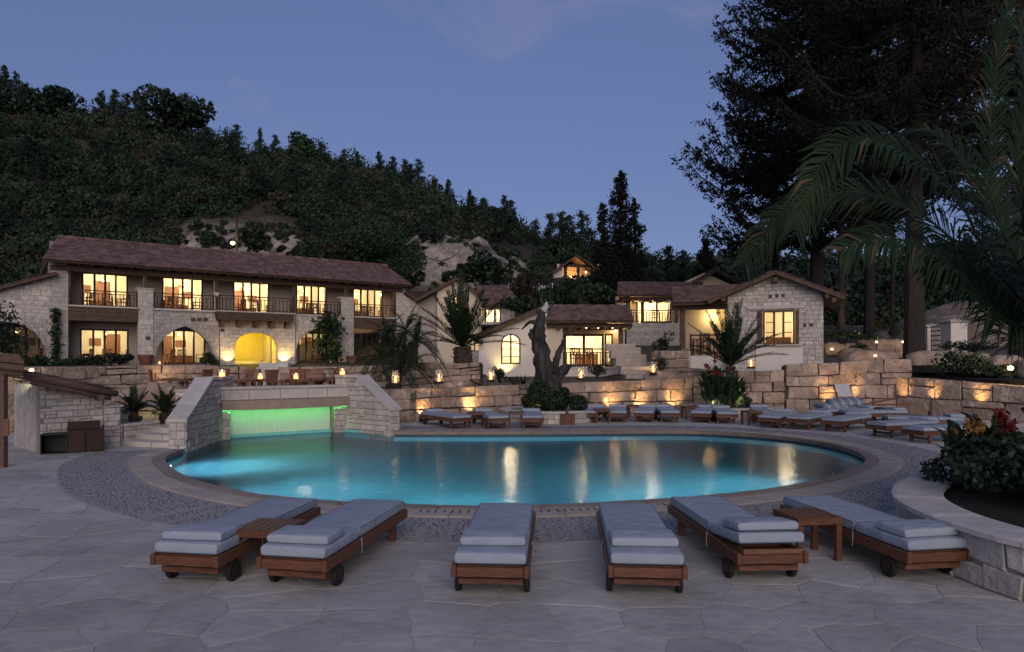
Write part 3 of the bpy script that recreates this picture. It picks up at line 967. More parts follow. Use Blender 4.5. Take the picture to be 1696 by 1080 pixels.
# slightly bowed beam front
mb = MB(); V = []; k = 12
for i in range(k + 1):
    u = LB * i / k; bow = .22 * (1 - (2 * i / k - 1) ** 2)
    for z, y in ((.645, -bow), (.885, -bow), (.885, .5), (.645, .5)): V.append(fb(u, z, y))
F = [(0, 1, 2, 3), tuple(range(4 * k + 3, 4 * k - 1, -1))]
for i in range(k):
    for j in range(4): F.append((i * 4 + j, i * 4 + (j + 1) % 4, i * 4 + 4 + (j + 1) % 4, i * 4 + 4 + j))
mb.add(V, F); mb.build('beam', mat('beam_stone', (.34, .27, .21), .75, .2, 5, bump=.3, bscale=14), br)
bbox(-.1, LB + .05, .887, 1.17, .06, .5).build('ledge_wall', M['joint'], br)
r_ = random.Random(8)
for q in courses(-.08, LB, .89, 1.165, .28, .5, .95, r_, .1):
    q = shrink(q, .005); stone_solid(q, .07, .035 - .02 * r_.random(), .012, map_=fb).build('ledge_stone', M['limecap'], br)
for i in range(5):
    a, b = -.05 + (LB + .0) * i / 5 + .003, -.05 + LB * (i + 1) / 5 - .003
    bbox(a, b, 1.171, 1.225, -.01, .55).build('ledge_cap', M['limecap'], br)
bbox(-.2, LB + .1, -1.3, .643, .70, .8).build('back_wall', M['plaster'], br)
for u0, u1 in ((-.15, .22), (LB - .36, LB + .12)):
    bbox(u0, u1, -1.3, .643, .16, .69).build('pier', M['joint'], br)
    for q in courses(u0, u1, -.2, .64, .15, .14, .3, r_, .3):
        q = shrink(q, .006)
        if len(q) > 2: stone_solid(q, .19, .145 - .015 * r_.random(), .01, map_=fb).build('stone', M['lime'], br)
# falling water: a rippled translucent sheet
def fall_mat():
    m = bpy.data.materials.new('falling_water'); m.use_nodes = True
    N, L = m.node_tree.nodes, m.node_tree.links
    b = N['Principled BSDF']; b.inputs['Base Color'].default_value = (.62, .66, .62, 1); b.inputs['Roughness'].default_value = .25
    tc = N.new('ShaderNodeTexCoord'); mp = N.new('ShaderNodeMapping'); mp.inputs['Scale'].default_value = (26, 26, 1.1)
    no = N.new('ShaderNodeTexNoise'); no.inputs['Scale'].default_value = 1.0; no.inputs['Detail'].default_value = 4
    L.new(tc.outputs['Object'], mp.inputs['Vector']); L.new(mp.outputs[0], no.inputs['Vector'])
    bp = N.new('ShaderNodeBump'); bp.inputs['Strength'].default_value = .12; bp.inputs['Distance'].default_value = .03
    L.new(no.outputs['Fac'], bp.inputs['Height']); L.new(bp.outputs[0], b.inputs['Normal'])
    t = N.new('ShaderNodeBsdfTransparent'); mx = N.new('ShaderNodeMixShader')
    rp = N.new('ShaderNodeMapRange'); rp.inputs['From Min'].default_value = .3; rp.inputs['From Max'].default_value = .7
    rp.inputs['To Min'].default_value = .84; rp.inputs['To Max'].default_value = .92
    L.new(no.outputs['Fac'], rp.inputs['Value']); L.new(rp.outputs[0], mx.inputs[0])
    L.new(t.outputs[0], mx.inputs[1]); L.new(b.outputs[0], mx.inputs[2]); L.new(mx.outputs[0], N['Material Output'].inputs['Surface'])
    return m
mb = MB(); V = []; k = 60; u0, u1 = .24, LB - .38
for i in range(k + 1):
    u = u0 + (u1 - u0) * i / k
    for j in range(5): V.append(fb(u, .66 - .75 * j / 4, .42 + .004 * math.sin(u * 37) + .008 * mnoise.noise(Vector((u * 9, j * .6, 0)))))
mb.add(V, [(i * 5 + j, i * 5 + j + 1, i * 5 + 6 + j, i * 5 + 5 + j) for i in range(k) for j in range(4)])
mb.build('water_curtain', fall_mat(), br, smooth=True)
bbox(.02, LB - .02, .630, .642, .10, .14).build('light_strip', M['greenled'], br)
d_ = bpy.data.lights.new('waterfall_light', 'AREA'); d_.shape = 'RECTANGLE'; d_.size = LB - .3; d_.size_y = .06; d_.energy = 6.5; d_.color = (.26, 1.0, .30)
o_ = bpy.data.objects.new('waterfall_light', d_); COL.objects.link(o_)
o_.location = Vector(fb(LB / 2, .60, .16)) + bo
y_ = (n_ * -.85 + Vector((0, 0, .53))).normalized()
o_.rotation_euler = Matrix((t_, y_, t_.cross(y_))).transposed().to_euler()

# terrace retaining wall between the steps and the left wing
def small_wall(name, label, p0, p1, z0, z1, thick, cat='stone wall', cap=True, ch=.17, wmin=.2, wmax=.5, mat_='lime'):
    p0, p1 = Vector((*p0, 0)), Vector((*p1, 0)); t = (p1 - p0).normalized(); L_ = (p1 - p0).length
    root = thing(name, label, cat, p0, math.atan2(t.y, t.x))
    MB().box((L_ / 2, thick / 2 + .015, (z0 + z1) / 2), (L_, thick - .03, z1 - z0)).build('wall_core', M['joint'], root)
    r_ = random.Random(int(L_ * 1000))
    for q in courses(0, L_, z0, z1 - .002, ch, wmin, wmax, r_, .3):
        q = shrink(q, .006)
        if len(q) > 2: stone_solid(q, .03, -.008 - .02 * r_.random(), .01).build('stone', M[mat_], root)
    if cap:
        k = max(1, int(L_ / .6))
        for i in range(k): MB().box((L_ * (i + .5) / k, thick / 2, z1 + .032), (L_ / k - .006, thick + .08, .06), ch=.01).build('cap_slab', M['limecap'], root)
    return root
small_wall('terrace_wall', 'short cream stone wall between the curved steps and the left wing of the waterfall', (-8.75, 17.75), (-7.55, 17.55), 0, 1.08, .3)
small_wall('garden_wall', 'pale low wall lit by a ground lamp behind the two cycads', (-9.75, 16.5), (-8.75, 17.2), 0, .74, .3)
# curved steps at the foot of the left wing
cs = thing('curved_steps', 'four curved pale stone steps beside the left wing of the waterfall', 'steps', (-7.45, 16.9, 0))
for i, (r1, zt) in enumerate(((2.05, .12), (1.70, .24), (1.36, .36), (1.02, .48))):
    for k in range(4):
        a0, a1 = R(186 + 24 * k + .3), R(186 + 24 * (k + 1) - .3)
        r0 = r1 - .42
        pts = [(r1 * math.cos(a0 + (a1 - a0) * j / 4), r1 * math.sin(a0 + (a1 - a0) * j / 4)) for j in range(5)]
        pts += [(r0 * math.cos(a1 - (a1 - a0) * j / 4), r0 * math.sin(a1 - (a1 - a0) * j / 4)) for j in range(5)]
        stone_solid(pts, .0, -zt, .012, map_=flat).build('step_block', M['limecap'], cs)
# bed wall left of the steps
small_wall('bed_wall', 'low smooth pale wall edging the bed with two cycads left of the curved steps', (-9.2, 15.05), (-8.75, 15.35), 0, .40, .22, ch=.13)
small_wall('bed_wall', 'short pale bed wall running back along the curved steps towards the terrace', (-8.72, 15.38), (-8.42, 16.3), 0, .40, .22, ch=.13)
slab('planting_bed', [(-9.9, 15.9), (-9.2, 15.2), (-8.75, 15.5), (-8.55, 16.3), (-8.5, 17.3), (-9.0, 17.2), (-9.8, 16.6)], -.05, .36, M['soil'])
# loose boulders on the bank above
def boulder(label, c, d, seed, rz=0.0, group=None):
    r_ = random.Random(seed)
    bm_v = []; nlat, nlon = 9, 16
    for i in range(nlat + 1):
        th = math.pi * i / nlat
        for j in range(nlon):
            ph = 2 * math.pi * j / nlon
            v = Vector((math.sin(th) * math.cos(ph), math.sin(th) * math.sin(ph), math.cos(th)))
            v = Vector([math.copysign(abs(x) ** .62, x) for x in v])
            k = 1 + .22 * mnoise.noise(v * 1.3 + Vector((seed * 3.1, 0, 0))) + .13 * mnoise.noise(v * 2.9 + Vector((seed * 1.7, 5, 0))) + .06 * mnoise.noise(v * 7 + Vector((seed, 2, 8)))
            bm_v.append((v.x * d[0] / 2 * k, v.y * d[1] / 2 * k, d[2] / 2 + v.z * d[2] / 2 * k))
    F = []
    for i in range(nlat):
        for j in range(nlon):
            a, b = i * nlon + j, i * nlon + (j + 1) % nlon
            F.append((a, b, b + nlon, a + nlon))
    o = MB().add(bm_v, F).build('boulder', M['boulder'], smooth=True, loc=c, rot=(0, 0, rz))
    return props(o, label, 'boulder', group)
boulder('pale rounded boulder leftmost of three above the cycads', (-10.1, 18.1, .42), (1.1, .9, .72), 1)
boulder('biggest of three pale boulders above the cycads, catching lamp light', (-9.25, 18.2, .45), (1.15, .9, .85), 2)
boulder('pale boulder nearest the cream terrace wall above the cycads', (-8.55, 18.35, .45), (.8, .8, .7), 3)

# ================================================================== BUILDINGS
class Frame:
    def __init__(s, name, label, cat, ox, oy, oz, ang):
        s.root = thing(name, label, cat, (ox, oy, oz), ang)
        s.o = Vector((ox, oy, oz)); s.c, s.s = math.cos(ang), math.sin(ang); s.ang = ang
    def uv(s, px, py, d=0.0):
        dx, dz = (px - CX) / FPX, (YH - py) / FPX
        k = -s.s * dx + s.c
        t = (d - s.s * s.o.x + s.c * s.o.y) / k
        X, Y = t * dx, t
        u = s.c * (X - s.o.x) + s.s * (Y - s.o.y)
        return u, EYE + dz * t - s.o.z
    def u(s, px, d=0.0): return s.uv(px, YH, d)[0]
    def z(s, px, py, d=0.0): return s.uv(px, py, d)[1]
    def world(s, u, d, z): return s.o + Vector((s.c * u - s.s * d, s.s * u + s.c * d, z))
    def box(s, px0, py0, px1, py1, d=0.0):
        a, b = s.uv(px0, py1, d), s.uv(px1, py0, d)
        return min(a[0], b[0]), max(a[0], b[0]), a[1], b[1]

def wall(root, name, outline, holes, y0, y1, m, label=None):
    polys = [outline]
    for h in holes: polys = minus(polys, h)
    mb = MB()
    for p in polys:
        if area2(p) < 0: p = p[::-1]
        mb.plate(p, y0, y1)
    return mb.build(name, m, root, label=label)

def stonework(root, outline, holes, d, h, wmin, wmax, seed, individual=False, proud=.02, m='lime', joint='joint', thick=.4, split=.12, dim=None):
    """a wall face laid stone by stone round its openings, on a backing of mortar"""
    wall(root, 'wall', outline, holes, d, d + thick, M[joint])
    conv = hull(outline); r_ = random.Random(seed); mb = MB()
    u0, u1 = min(p[0] for p in conv), max(p[0] for p in conv); z0, z1 = min(p[1] for p in conv), max(p[1] for p in conv)
    for q in courses(u0, u1, z0, z1, h, wmin, wmax, r_, .28, split=split):
        q = inter(q, conv)
        if len(q) < 3: continue
        ps = [q]
        for hh in holes: ps = minus(ps, hh)
        for p in ps:
            p = shrink(p, .008)
            if len(p) < 3 or abs(area2(p)) < .006: continue
            if individual: stone_solid(p, d + .02, d - proud * (.4 + .9 * r_.random()), .012).build('stone', M[m], root)
            else: stone_solid(p, d + .02, d - proud * (.4 + .9 * r_.random()), .012, mb=mb)
    if not individual and mb.v: mb.build('stonework', M[m], root, kind='stuff')

def window(root, u0, u1, z0, z1, d, n=4, rows=1, fw=.105, m='wood', glassy=True, name='window', bars=None):
    mb = MB()
    for a, b, c, e in ((u0, u0 + fw, z0, z1), (u1 - fw, u1, z0, z1), (u0 + fw, u1 - fw, z1 - fw, z1), (u0 + fw, u1 - fw, z0, z0 + fw)):
        mb.plate(rect(a, b, c, e), d - .05, d + .06)
    w = (u1 - u0 - 2 * fw) / n
    for i in range(1, n): mb.plate(rect(u0 + fw + w * i - fw * .55, u0 + fw + w * i + fw * .55, z0 + fw, z1 - fw), d - .045, d + .05)
    hgt = (z1 - z0 - 2 * fw) / rows
    for k in range(1, rows):
        for i in range(n):
            if bars is None or i in bars:
                mb.plate(rect(u0 + fw + w * i + fw * .56, u0 + fw + w * (i + 1) - fw * .56, z0 + fw + hgt * k - .015, z0 + fw + hgt * k + .015), d - .02, d + .03)
    fr = mb.build(name, M[m], root)
    if glassy:
        for i in range(n):
            MB().plate(rect(u0 + fw + w * i + fw * .4, u0 + fw + w * (i + 1) - fw * .4, z0 + fw, z1 - fw), d + .002, d + .010).build('pane', M['pane'], fr)
    return fr

def room(F, u0, u1, z0, z1, d, depth=3.0, watts=120, col=(1, .82, .54), furn=1, seed=0, m='room'):
    """a lit room behind a window, open to the front"""
    r_ = random.Random(seed)
    mb = MB(); a = .002
    V = [(u0, d, z0), (u1, d, z0), (u1, d, z1), (u0, d, z1), (u0, d + depth, z0), (u1, d + depth, z0), (u1, d + depth, z1), (u0, d + depth, z1)]
    mb.add(V, [(4, 7, 6, 5), (0, 3, 7, 4), (1, 5, 6, 2), (0, 4, 5, 1), (3, 2, 6, 7)])
    rm = mb.build('room', M[m], F.root)
    w = u1 - u0
    if furn:
        f = MB()
        c = u0 + w * (.25 + .5 * r_.random())
        f.box((c, d + depth - .05, z0 + 1.0), (.9, .06, 2.0))                      # a door in the back wall
        f.box((c + (1.0 if c < (u0 + u1) / 2 else -1.0), d + depth - .03, z0 + 1.45), (.7, .03, .5))
        f.box((u0 + w * (.3 + .4 * r_.random()), d + depth * .6, z0 + .35), (1.2, .7, .5))
        f.build('furniture', M['roomdark'], rm)
        for q in (u0 + .32, u1 - .32):
            cu = MB()
            for k in range(6): cu.tube([(q - .18 + k * .075, d + .16 + .03 * (k % 2), z0 + .05), (q - .18 + k * .075, d + .16 + .03 * (k % 2), z0 + 2.1)], .045, 6)
            cu.build('curtain', M['curtain'], rm)
    lu, lz = u0 + w * (.35 + .3 * r_.random()), z0 + (z1 - z0) * .78
    lp = MB(); lp.lathe([(.0, -.09), (.08, -.05), (.10, 0), (.08, .05), (0, .09)], (lu, d + depth * .75, lz), 10, cap=False)
    if furn: lp.build('wall_lamp', M['glow'], rm)
    point('room_light', (lu, d + depth * .5, lz), watts * 1.75, col, .15, F.root)
    return rm

def railing(root, u0, u1, z0, z1, d, n, post=True, m='wood', bw=.045):
    mb = MB()
    mb.box(((u0 + u1) / 2, d, z1 - .03), (u1 - u0, .08, .06)); mb.box(((u0 + u1) / 2, d, z0 + .10), (u1 - u0, .06, .05))
    mb.box(((u0 + u1) / 2, d, z1 - .20), (u1 - u0, .05, .04))
    if post:
        for u in (u0 + .04, u1 - .04): mb.box((u, d, (z0 + z1) / 2), (.075, .075, z1 - z0 + .04))
    rl = mb.build('railing', M[m], root)
    me = None
    for i in range(n):
        u = u0 + .1 + (u1 - u0 - .2) * (i + .5) / n
        if me is None: me = MB().box((0, 0, 0), (bw, bw * .8, z1 - z0 - .305)).mesh('baluster', M[m])
        link('baluster', me, rl, (u, d, (z0 + .125 + z1 - .22) / 2))
    return rl

def roof(root, e0, e1, r0, r1, thick=.16, tw=.24, tl=.34, seed=0, m='tile', fascia='beam', rafters=0, raf_len=.9, over=None):
    """one roof slope: boarded slab, rows of tiles, rafter ends under the eave"""
    e0, e1, r0, r1 = map(Vector, (e0, e1, r0, r1)); r_ = random.Random(seed)
    nrm = (e1 - e0).cross(r0 - e0).normalized()
    if nrm.z < 0: nrm = -nrm
    P = lambda a, b: (e0.lerp(e1, a)).lerp(r0.lerp(r1, a), b)
    mb = MB(); lo = -nrm * thick
    mb.add([e0 + lo, e1 + lo, r1 + lo, r0 + lo, e0, e1, r1, r0], [(3, 2, 1, 0), (4, 5, 6, 7), (0, 1, 5, 4), (1, 2, 6, 5), (2, 3, 7, 6), (3, 0, 4, 7)])
    rf = mb.build('roof', M[fascia], root)
    tb = MB()
    L_ = ((e1 - e0).length + (r1 - r0).length) / 2; H_ = ((r0 - e0).length + (r1 - e1).length) / 2
    nr, nc = max(2, int(H_ / tl)), max(2, int(L_ / tw))
    al = (e1 - e0).normalized()
    for j in range(nr):
        for i in range(nc):
            off = .5 if j % 2 else 0
            a0, a1 = (i + off) / (nc + .5), (i + 1 + off) / (nc + .5)
            if j % 2 and i == 0: a0 = 0
            if not j % 2 and i == nc - 1: a1 = 1
            b0, b1 = max(-.02, j / nr - .02 / 1), (j + 1.06) / nr
            h0, h1 = .045 + .018 * r_.random(), .012 + .008 * r_.random()
            g = .004 / max(L_, 1)
            q = [P(a0 + g, b0), P(a1 - g, b0), P(a1 - g, min(1, b1)), P(a0 + g, min(1, b1))]
            V = [q[0] + nrm * (h0 - .03), q[1] + nrm * (h0 - .03), q[1] + nrm * h0, q[0] + nrm * h0, q[2] + nrm * h1, q[3] + nrm * h1]
            md = (V[2] + V[3]) / 2 + nrm * .018; md2 = (V[4] + V[5]) / 2 + nrm * .014
            V += [md, md2]
            tb.add(V, [(0, 1, 2, 6, 3), (3, 6, 7, 5), (6, 2, 4, 7), (1, 4, 2), (0, 3, 5)])
    tb.build('roof_tiles', M[m], rf, kind='stuff')
    for i in range(rafters):
        a = (i + .5) / rafters
        p = P(a, 0) - nrm * (thick + .06); q = P(a, min(1, raf_len / H_)) - nrm * (thick + .06)
        MB().bar(p + (q - p) * .03, q, .09, .12).build('rafter', M['beam'], rf)
    return rf

# ---------------------------------------------------------------- the two-storey building
A0 = Vector((-26.98, 40.0)); B0 = Vector((-8.9, 53.0))
HB = Frame('hotel_building', 'long two storey stone building with arches, wooden balconies and a red tiled roof', 'building', A0.x, A0.y, 1.62, math.atan2(B0.y - A0.y, B0.x - A0.x))
rt = HB.root; U = HB.u; Z = HB.z
LEN = U(672)
zfl = (Z(115, 510) + Z(590, 523)) / 2               # balcony floor
zev = Z(100, 434); RD = 2.0                          # recess depth
z00 = -.15
pier1 = rect(U(85), U(113), z00, Z(99, 436)); stonework(rt, pier1, [], 0, .27, .25, .55, 1)
a0, a1, za = U(-62), U(77), Z(12, 533)
outl = [(U(-75), z00), (U(85), z00), (U(85), Z(85, 453)), (U(-75), Z(-75, 503))]
stonework(rt, outl, [arch(a0, a1, z00, Z(77, 590) - .3, za, 12)], .03, .27, .25, .55, 2)
for k, (x0, x1, yt, sd) in enumerate(((228, 254, 478, 3), (565, 586, 493, 4))):
    stonework(rt, rect(U(x0), U(x1), z00, Z(x0, yt)), [], 0, .27, .25, .5, sd)
    MB().box(((U(x0) + U(x1)) / 2, .3, Z(x0, yt) + .03), (U(x1) - U(x0) + .1, .75, .06)).build('pier_cap', M['limecap'], rt)
stonework(rt, rect(U(656), U(672), z00, Z(664, 472)), [], 0, .27, .25, .5, 5)
h2 = arch(U(258), U(353), z00, Z(305, 590), Z(305, 540), 14, point=.28)
stonework(rt, rect(U(254) + .003, U(363.5), z00, zfl - .02), [h2], .05, .27, .25, .55, 6)
h3 = arch(U(389), U(459), -1.0, Z(424, 575), Z(424, 551), 14)
stonework(rt, rect(U(364), U(489), -.9, zfl - .02), [h3], .0, .27, .25, .55, 7)
h4 = arch(U(491), U(564), z00, Z(527, 583), Z(527, 543), 14, point=.22)
stonework(rt, rect(U(490), U(565) - .003, z00, zfl - .02), [h4], .05, .27, .25, .55, 8)
stonework(rt, rect(U(355), U(363), zfl, Z(359, 484)), [], .0, .27, .2, .4, 9)
# right wing under its falling roof
zr0, zr1 = Z(672, 489), Z(742, 538)
uR = U(742)
outl = [(U(672), z00), (U(775), z00), (U(775), Z(775, 562)), (U(672), zr0)]
hR = arch(U(681), U(735), z00, Z(708, 585), Z(708, 545), 14)
stonework(rt, outl, [hR], .04, .27, .25, .5, 10)
# back walls of the recesses with their door openings (traced on the plane of the recess)
d = RD
doorsU = [(135, 455, 212, 508), (268, 462, 336, 515), (386, 469, 446, 520), (490, 474, 541, 520), (584, 480, 634, 524)]
doorsL = [(132, 546, 213, 602), (268, 547, 340, 603), None, (494, 551, 541, 600), (586, 552, 628, 600)]
zc = zfl - .38
holesU, holesL = [], []
for q in doorsU: holesU.append(HB.box(*q, d=d))
for q in doorsL:
    if q: holesL.append(HB.box(*q, d=d))
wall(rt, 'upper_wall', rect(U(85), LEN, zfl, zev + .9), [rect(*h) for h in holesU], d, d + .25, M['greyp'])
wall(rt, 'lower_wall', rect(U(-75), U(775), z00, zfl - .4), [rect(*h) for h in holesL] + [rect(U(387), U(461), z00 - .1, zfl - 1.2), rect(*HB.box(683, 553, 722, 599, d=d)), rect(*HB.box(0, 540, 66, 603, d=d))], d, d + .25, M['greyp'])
for i, h in enumerate(holesU):
    window(rt, h[0], h[1], h[2], h[3], d + .05, 4)
    room(HB, h[0] - .5, h[1] + .5, h[2] - .02, h[3] + .35, d + .26, 3.2, (150, 190, 210, 150, 130)[i], seed=10 + i)
for i, h in enumerate(holesL):
    window(rt, h[0], h[1], h[2], h[3], d + .05, 4)
    if i < 3: room(HB, h[0] - .5, h[1] + .5, h[2] - .02, h[3] + .35, d + .26, 3.2, (90, 100, 60, 110)[i], seed=20 + i)
    else: room(HB, h[0] - .5, h[1] + .5, h[2] - .02, h[3] + .35, d + .26, 3.2, .6, seed=20 + i)
h = HB.box(683, 553, 722, 599, d=d)
window(rt, *h, d + .05, 3); room(HB, h[0] - .4, h[1] + .4, h[2] - .02, h[3] + .3, d + .26, 3.0, 90, seed=31)
h = HB.box(0, 540, 66, 603, d=d)
window(rt, *h, d + .05, 3); room(HB, h[0] - .4, h[1] + .4, h[2] - .02, h[3] + .3, d + .26, 3.0, .8, seed=32)
# floors, fascias, balcony
MB().box(((U(85) + LEN) / 2, (d + .12) / 2 + .06, zfl - .2), (LEN - U(85) - .05, d - .1, .36)).build('balcony_floor', M['greyp'], rt)
for xa, xb in ((-75, 387), (461, 775)): MB().box(((U(xa) + U(xb)) / 2, d / 2 - .3, z00 - .1), (U(xb) - U(xa), d + 3.0, .24)).build('porch_floor', M['limecap'], rt)
for x0, x1, y0, y1 in ((113, 228, 511.5, 531), (586, 656, 525, 541)):
    fa = rt
    z1_, z0_ = zfl - .03, zfl - .85
    for k in range(3): MB().box(((U(x0) + U(x1)) / 2, -.03, z0_ + (k + .5) * (z1_ - z0_) / 3), (U(x1) - U(x0) - .02, .10, (z1_ - z0_) / 3 - .012)).build('fascia_board', M['beam'], rt)
    MB().box(((U(x0) + U(x1)) / 2, -.06, zfl + .03), (U(x1) - U(x0) - .02, .22, .09)).build('balcony_edge', M['limecap'], rt)
for x0, x1 in ((254, 355), (490, 565)):
    MB().box(((U(x0) + U(x1)) / 2, .08, zfl + .02), (U(x1) - U(x0) - .02, .34, .10)).build('balcony_edge', M['limecap'], rt)
# projecting balcony on brackets
bu0, bu1 = U(361, -1.0), U(488, -1.0)
for k in range(4): MB().box(((bu0 + bu1) / 2, -.5 + .02 * k, zfl - .10 - k * .13), (bu1 - bu0 - k * .05, 1.0, .12)).build('balcony_board', M['beam'], rt)
MB().box(((bu0 + bu1) / 2, -.5, zfl + .0), (bu1 - bu0 + .08, 1.08, .07)).build('balcony_edge', M['limecap'], rt)
for i in range(5):
    u = bu0 + .35 + (bu1 - bu0 - .7) * i / 4
    mb = MB(); mb.add([(u + s * .11, y, z) for s in (-1, 1) for y, z in ((-.02, zfl - .56), (-.85, zfl - .56), (-.85, zfl - .72), (-.3, zfl - .98), (-.02, zfl - .98))],
                      [(0, 1, 2, 3, 4), (9, 8, 7, 6, 5), (0, 5, 6, 1), (1, 6, 7, 2), (2, 7, 8, 3), (3, 8, 9, 4), (4, 9, 5, 0)])
    mb.build('bracket', M['beam'], rt)
rh = 1.02
railing(rt, U(113) + .02, U(228) - .02, zfl, zfl + rh, .0, 18)
railing(rt, U(254) + .02, U(355) - .02, zfl + .05, zfl + rh + .05, .06, 15)
railing(rt, bu0 + .05, bu1 - .05, zfl + .03, zfl + rh + .03, -.95, 19)
for uu in (bu0 + .05, bu1 - .05):
    mb = MB(); mb.box((uu, -.45, zfl + rh), (.07, .96, .06)); mb.box((uu, -.45, zfl + .14), (.05, .96, .05))
    for k in range(5): mb.box((uu, -.12 - k * .16, zfl + .57), (.04, .04, .85))
    mb.build('side_railing', M['wood'], rt)
railing(rt, U(490) + .02, U(565) - .02, zfl + .05, zfl + rh + .05, .06, 12)
railing(rt, U(586) + .02, U(656) - .02, zfl, zfl + rh, .0, 12)
# roof
e0u, e0z = HB.uv(70, 432, -1.0); e1u, e1z = HB.uv(683, 469, -1.0); ez = (e0z + e1z) / 2
r0u, r0z = HB.uv(95, 395, 3.8); r1u, r1z = HB.uv(640, 440, 3.8); rz_ = (r0z + r1z) / 2
roof(rt, (e0u, -1.0, ez), (e1u, -1.0, ez), (r0u, 3.8, rz_), (r1u, 3.8, rz_), tw=.27, tl=.36, seed=3, rafters=34, raf_len=2.6)
roof(rt, (e1u, 8.6, ez), (e0u, 8.6, ez), (r1u, 3.802, rz_), (r0u, 3.802, rz_), tw=.8, tl=.9, seed=4)
mb = MB(); k = int((r1u - r0u) / .5)
for i in range(k):
    mb.tube([(r0u + (r1u - r0u) * i / k, 3.8, rz_ + .05), (r0u + (r1u - r0u) * (i + 1.04) / k, 3.8, rz_ + .035)], [.15, .13], 8)
mb.build('ridge_tiles', M['tile'], rt, kind='stuff')
MB().box(((e0u + e1u) / 2, -.02, ez - .36), (e1u - e0u - .8, .22, .30)).build('eave_beam', M['beam'], rt)
for px_ in (113.5, 241, 358, 487, 575, 655):
    MB().box((U(px_), .12, (zfl + ez) / 2 - .1), (.2, .2, ez - zfl - .6)).build('post', M['beam'], rt)
for i in range(64):      # vertical boarding above the doors
    u = U(90) + (LEN - U(90)) * (i + .5) / 64
    zb = zfl + 2.35 + (.0)
    MB().box((u, d - .03, (zb + zev + .5) / 2), ((LEN - U(90)) / 64 - .03, .04, zev + .5 - zb)).build('board', M['greyp' if i % 3 else 'beam'], rt)
for x0, x1, y0, y1 in ((U(85), U(85) + .3, .4, 8.4), (LEN - .3, LEN, .4, 8.4)):
    MB().box(((x0 + x1) / 2, (y0 + y1) / 2, zev / 2), (x1 - x0, y1 - y0, zev)).build('side_wall', M['joint'], rt)
MB().box((LEN / 2, 8.3, zev / 2), (LEN, .25, zev)).build('rear_wall', M['joint'], rt)
for uu in (U(85) + .15, LEN - .15):
    MB().add([(uu + s, y, z) for s in (-.14, .14) for y, z in ((.2, zev), (8.2, zev), (3.8, rz_ - .25))], [(0, 1, 2), (5, 4, 3), (0, 3, 4, 1), (1, 4, 5, 2), (2, 5, 3, 0)]).build('gable', M['joint'], rt)
# lean-to roofs of the two wings
za_, zb_ = Z(92, 450, -.5), Z(-75, 498, -.5)
roof(rt, (U(-90), 5.0, zb_), (U(-90), -.5, zb_), (U(93), 5.0, za_), (U(93), -.5, za_), tw=.3, tl=.4, seed=6)
zc_, zd_ = Z(668, 483, -.5), Z(790, 562, -.5)
roof(rt, (U(790), -.5, zd_), (U(790), 5.0, zd_), (U(669), -.5, zc_), (U(669), 5, zc_), tw=.3, tl=.4, seed=7)
# the yellow passage behind the middle arch
p0, p1 = U(389) - .25, U(459) + .25
zp = -.8
mb = MB(); V = [(p0, .4, zp), (p1, .4, zp), (p1, .4, zfl - .5), (p0, .4, zfl - .5), (p0, 4.5, zp), (p1, 4.5, zp), (p1, 4.5, zfl - .5), (p0, 4.5, zfl - .5)]
mb.add(V, [(4, 7, 6, 5), (0, 3, 7, 4), (1, 5, 6, 2), (3, 2, 6, 7), (0, 4, 5, 1)]); ps = mb.build('passage', mat('ochre_plaster', (.68, .56, .22), .85, .1, 2), rt)
for i in range(6): MB().box(((p0 + p1) / 2, 1.4 + i * .4, zp + .09 + i * .17), (p1 - p0 - .02, .42, .18)).build('passage_step', M['limecap'], ps)
r_ = random.Random(4); mb = MB()
for q in courses(1.4, 4.4, .3, 3.0, .2, .25, .5, r_):
    q = shrink(q, .01)
    if len(q) > 2: stone_solid(q, .02, -.02, .012, mb=mb, map_=lambda u, z, y: (p1 - .01 + y, u, z))
mb.build('passage_stones', M['limecap'], ps, kind='stuff')
point('passage_light', ((p0 + p1) / 2 - .4, 1.7, 2.2), 420, (1, .74, .10), .2, rt)
for i, (px_, w_) in enumerate(((377, 26), (470, 36))):
    q = HB.world(U(px_), -.4, .10); spot('arch_uplight', q, HB.world(U(px_), .05, 1.3), w_ * 6.0, (1, .66, .24), 110, .9)
for px_, w_ in ((548, 16), (733, 16), (268, 6)):
    q = HB.world(U(px_, .9), .9, .25); point('porch_light', q, w_, (1, .68, .30), .06)
q = HB.world(U(646, .5), .8, zfl + .4); point('balcony_light', q, 14, (1, .62, .25), .05)
point('porch_light', HB.world(U(605, 1.2), 1.0, 2.7), 14, (1, .66, .3), .08)
# corbel holes in the stone: three small vents over the second arch
for px_, py_ in ((320, 529), (330, 529), (340, 529), (594 - 226, 547), (245, 560)):
    uu, zz_ = HB.uv(px_, py_); MB().box((uu, .0, zz_), (.26, .08, .2)).build('vent', M['djoint'], rt)
# balcony and porch chairs of the building, and other furniture come later

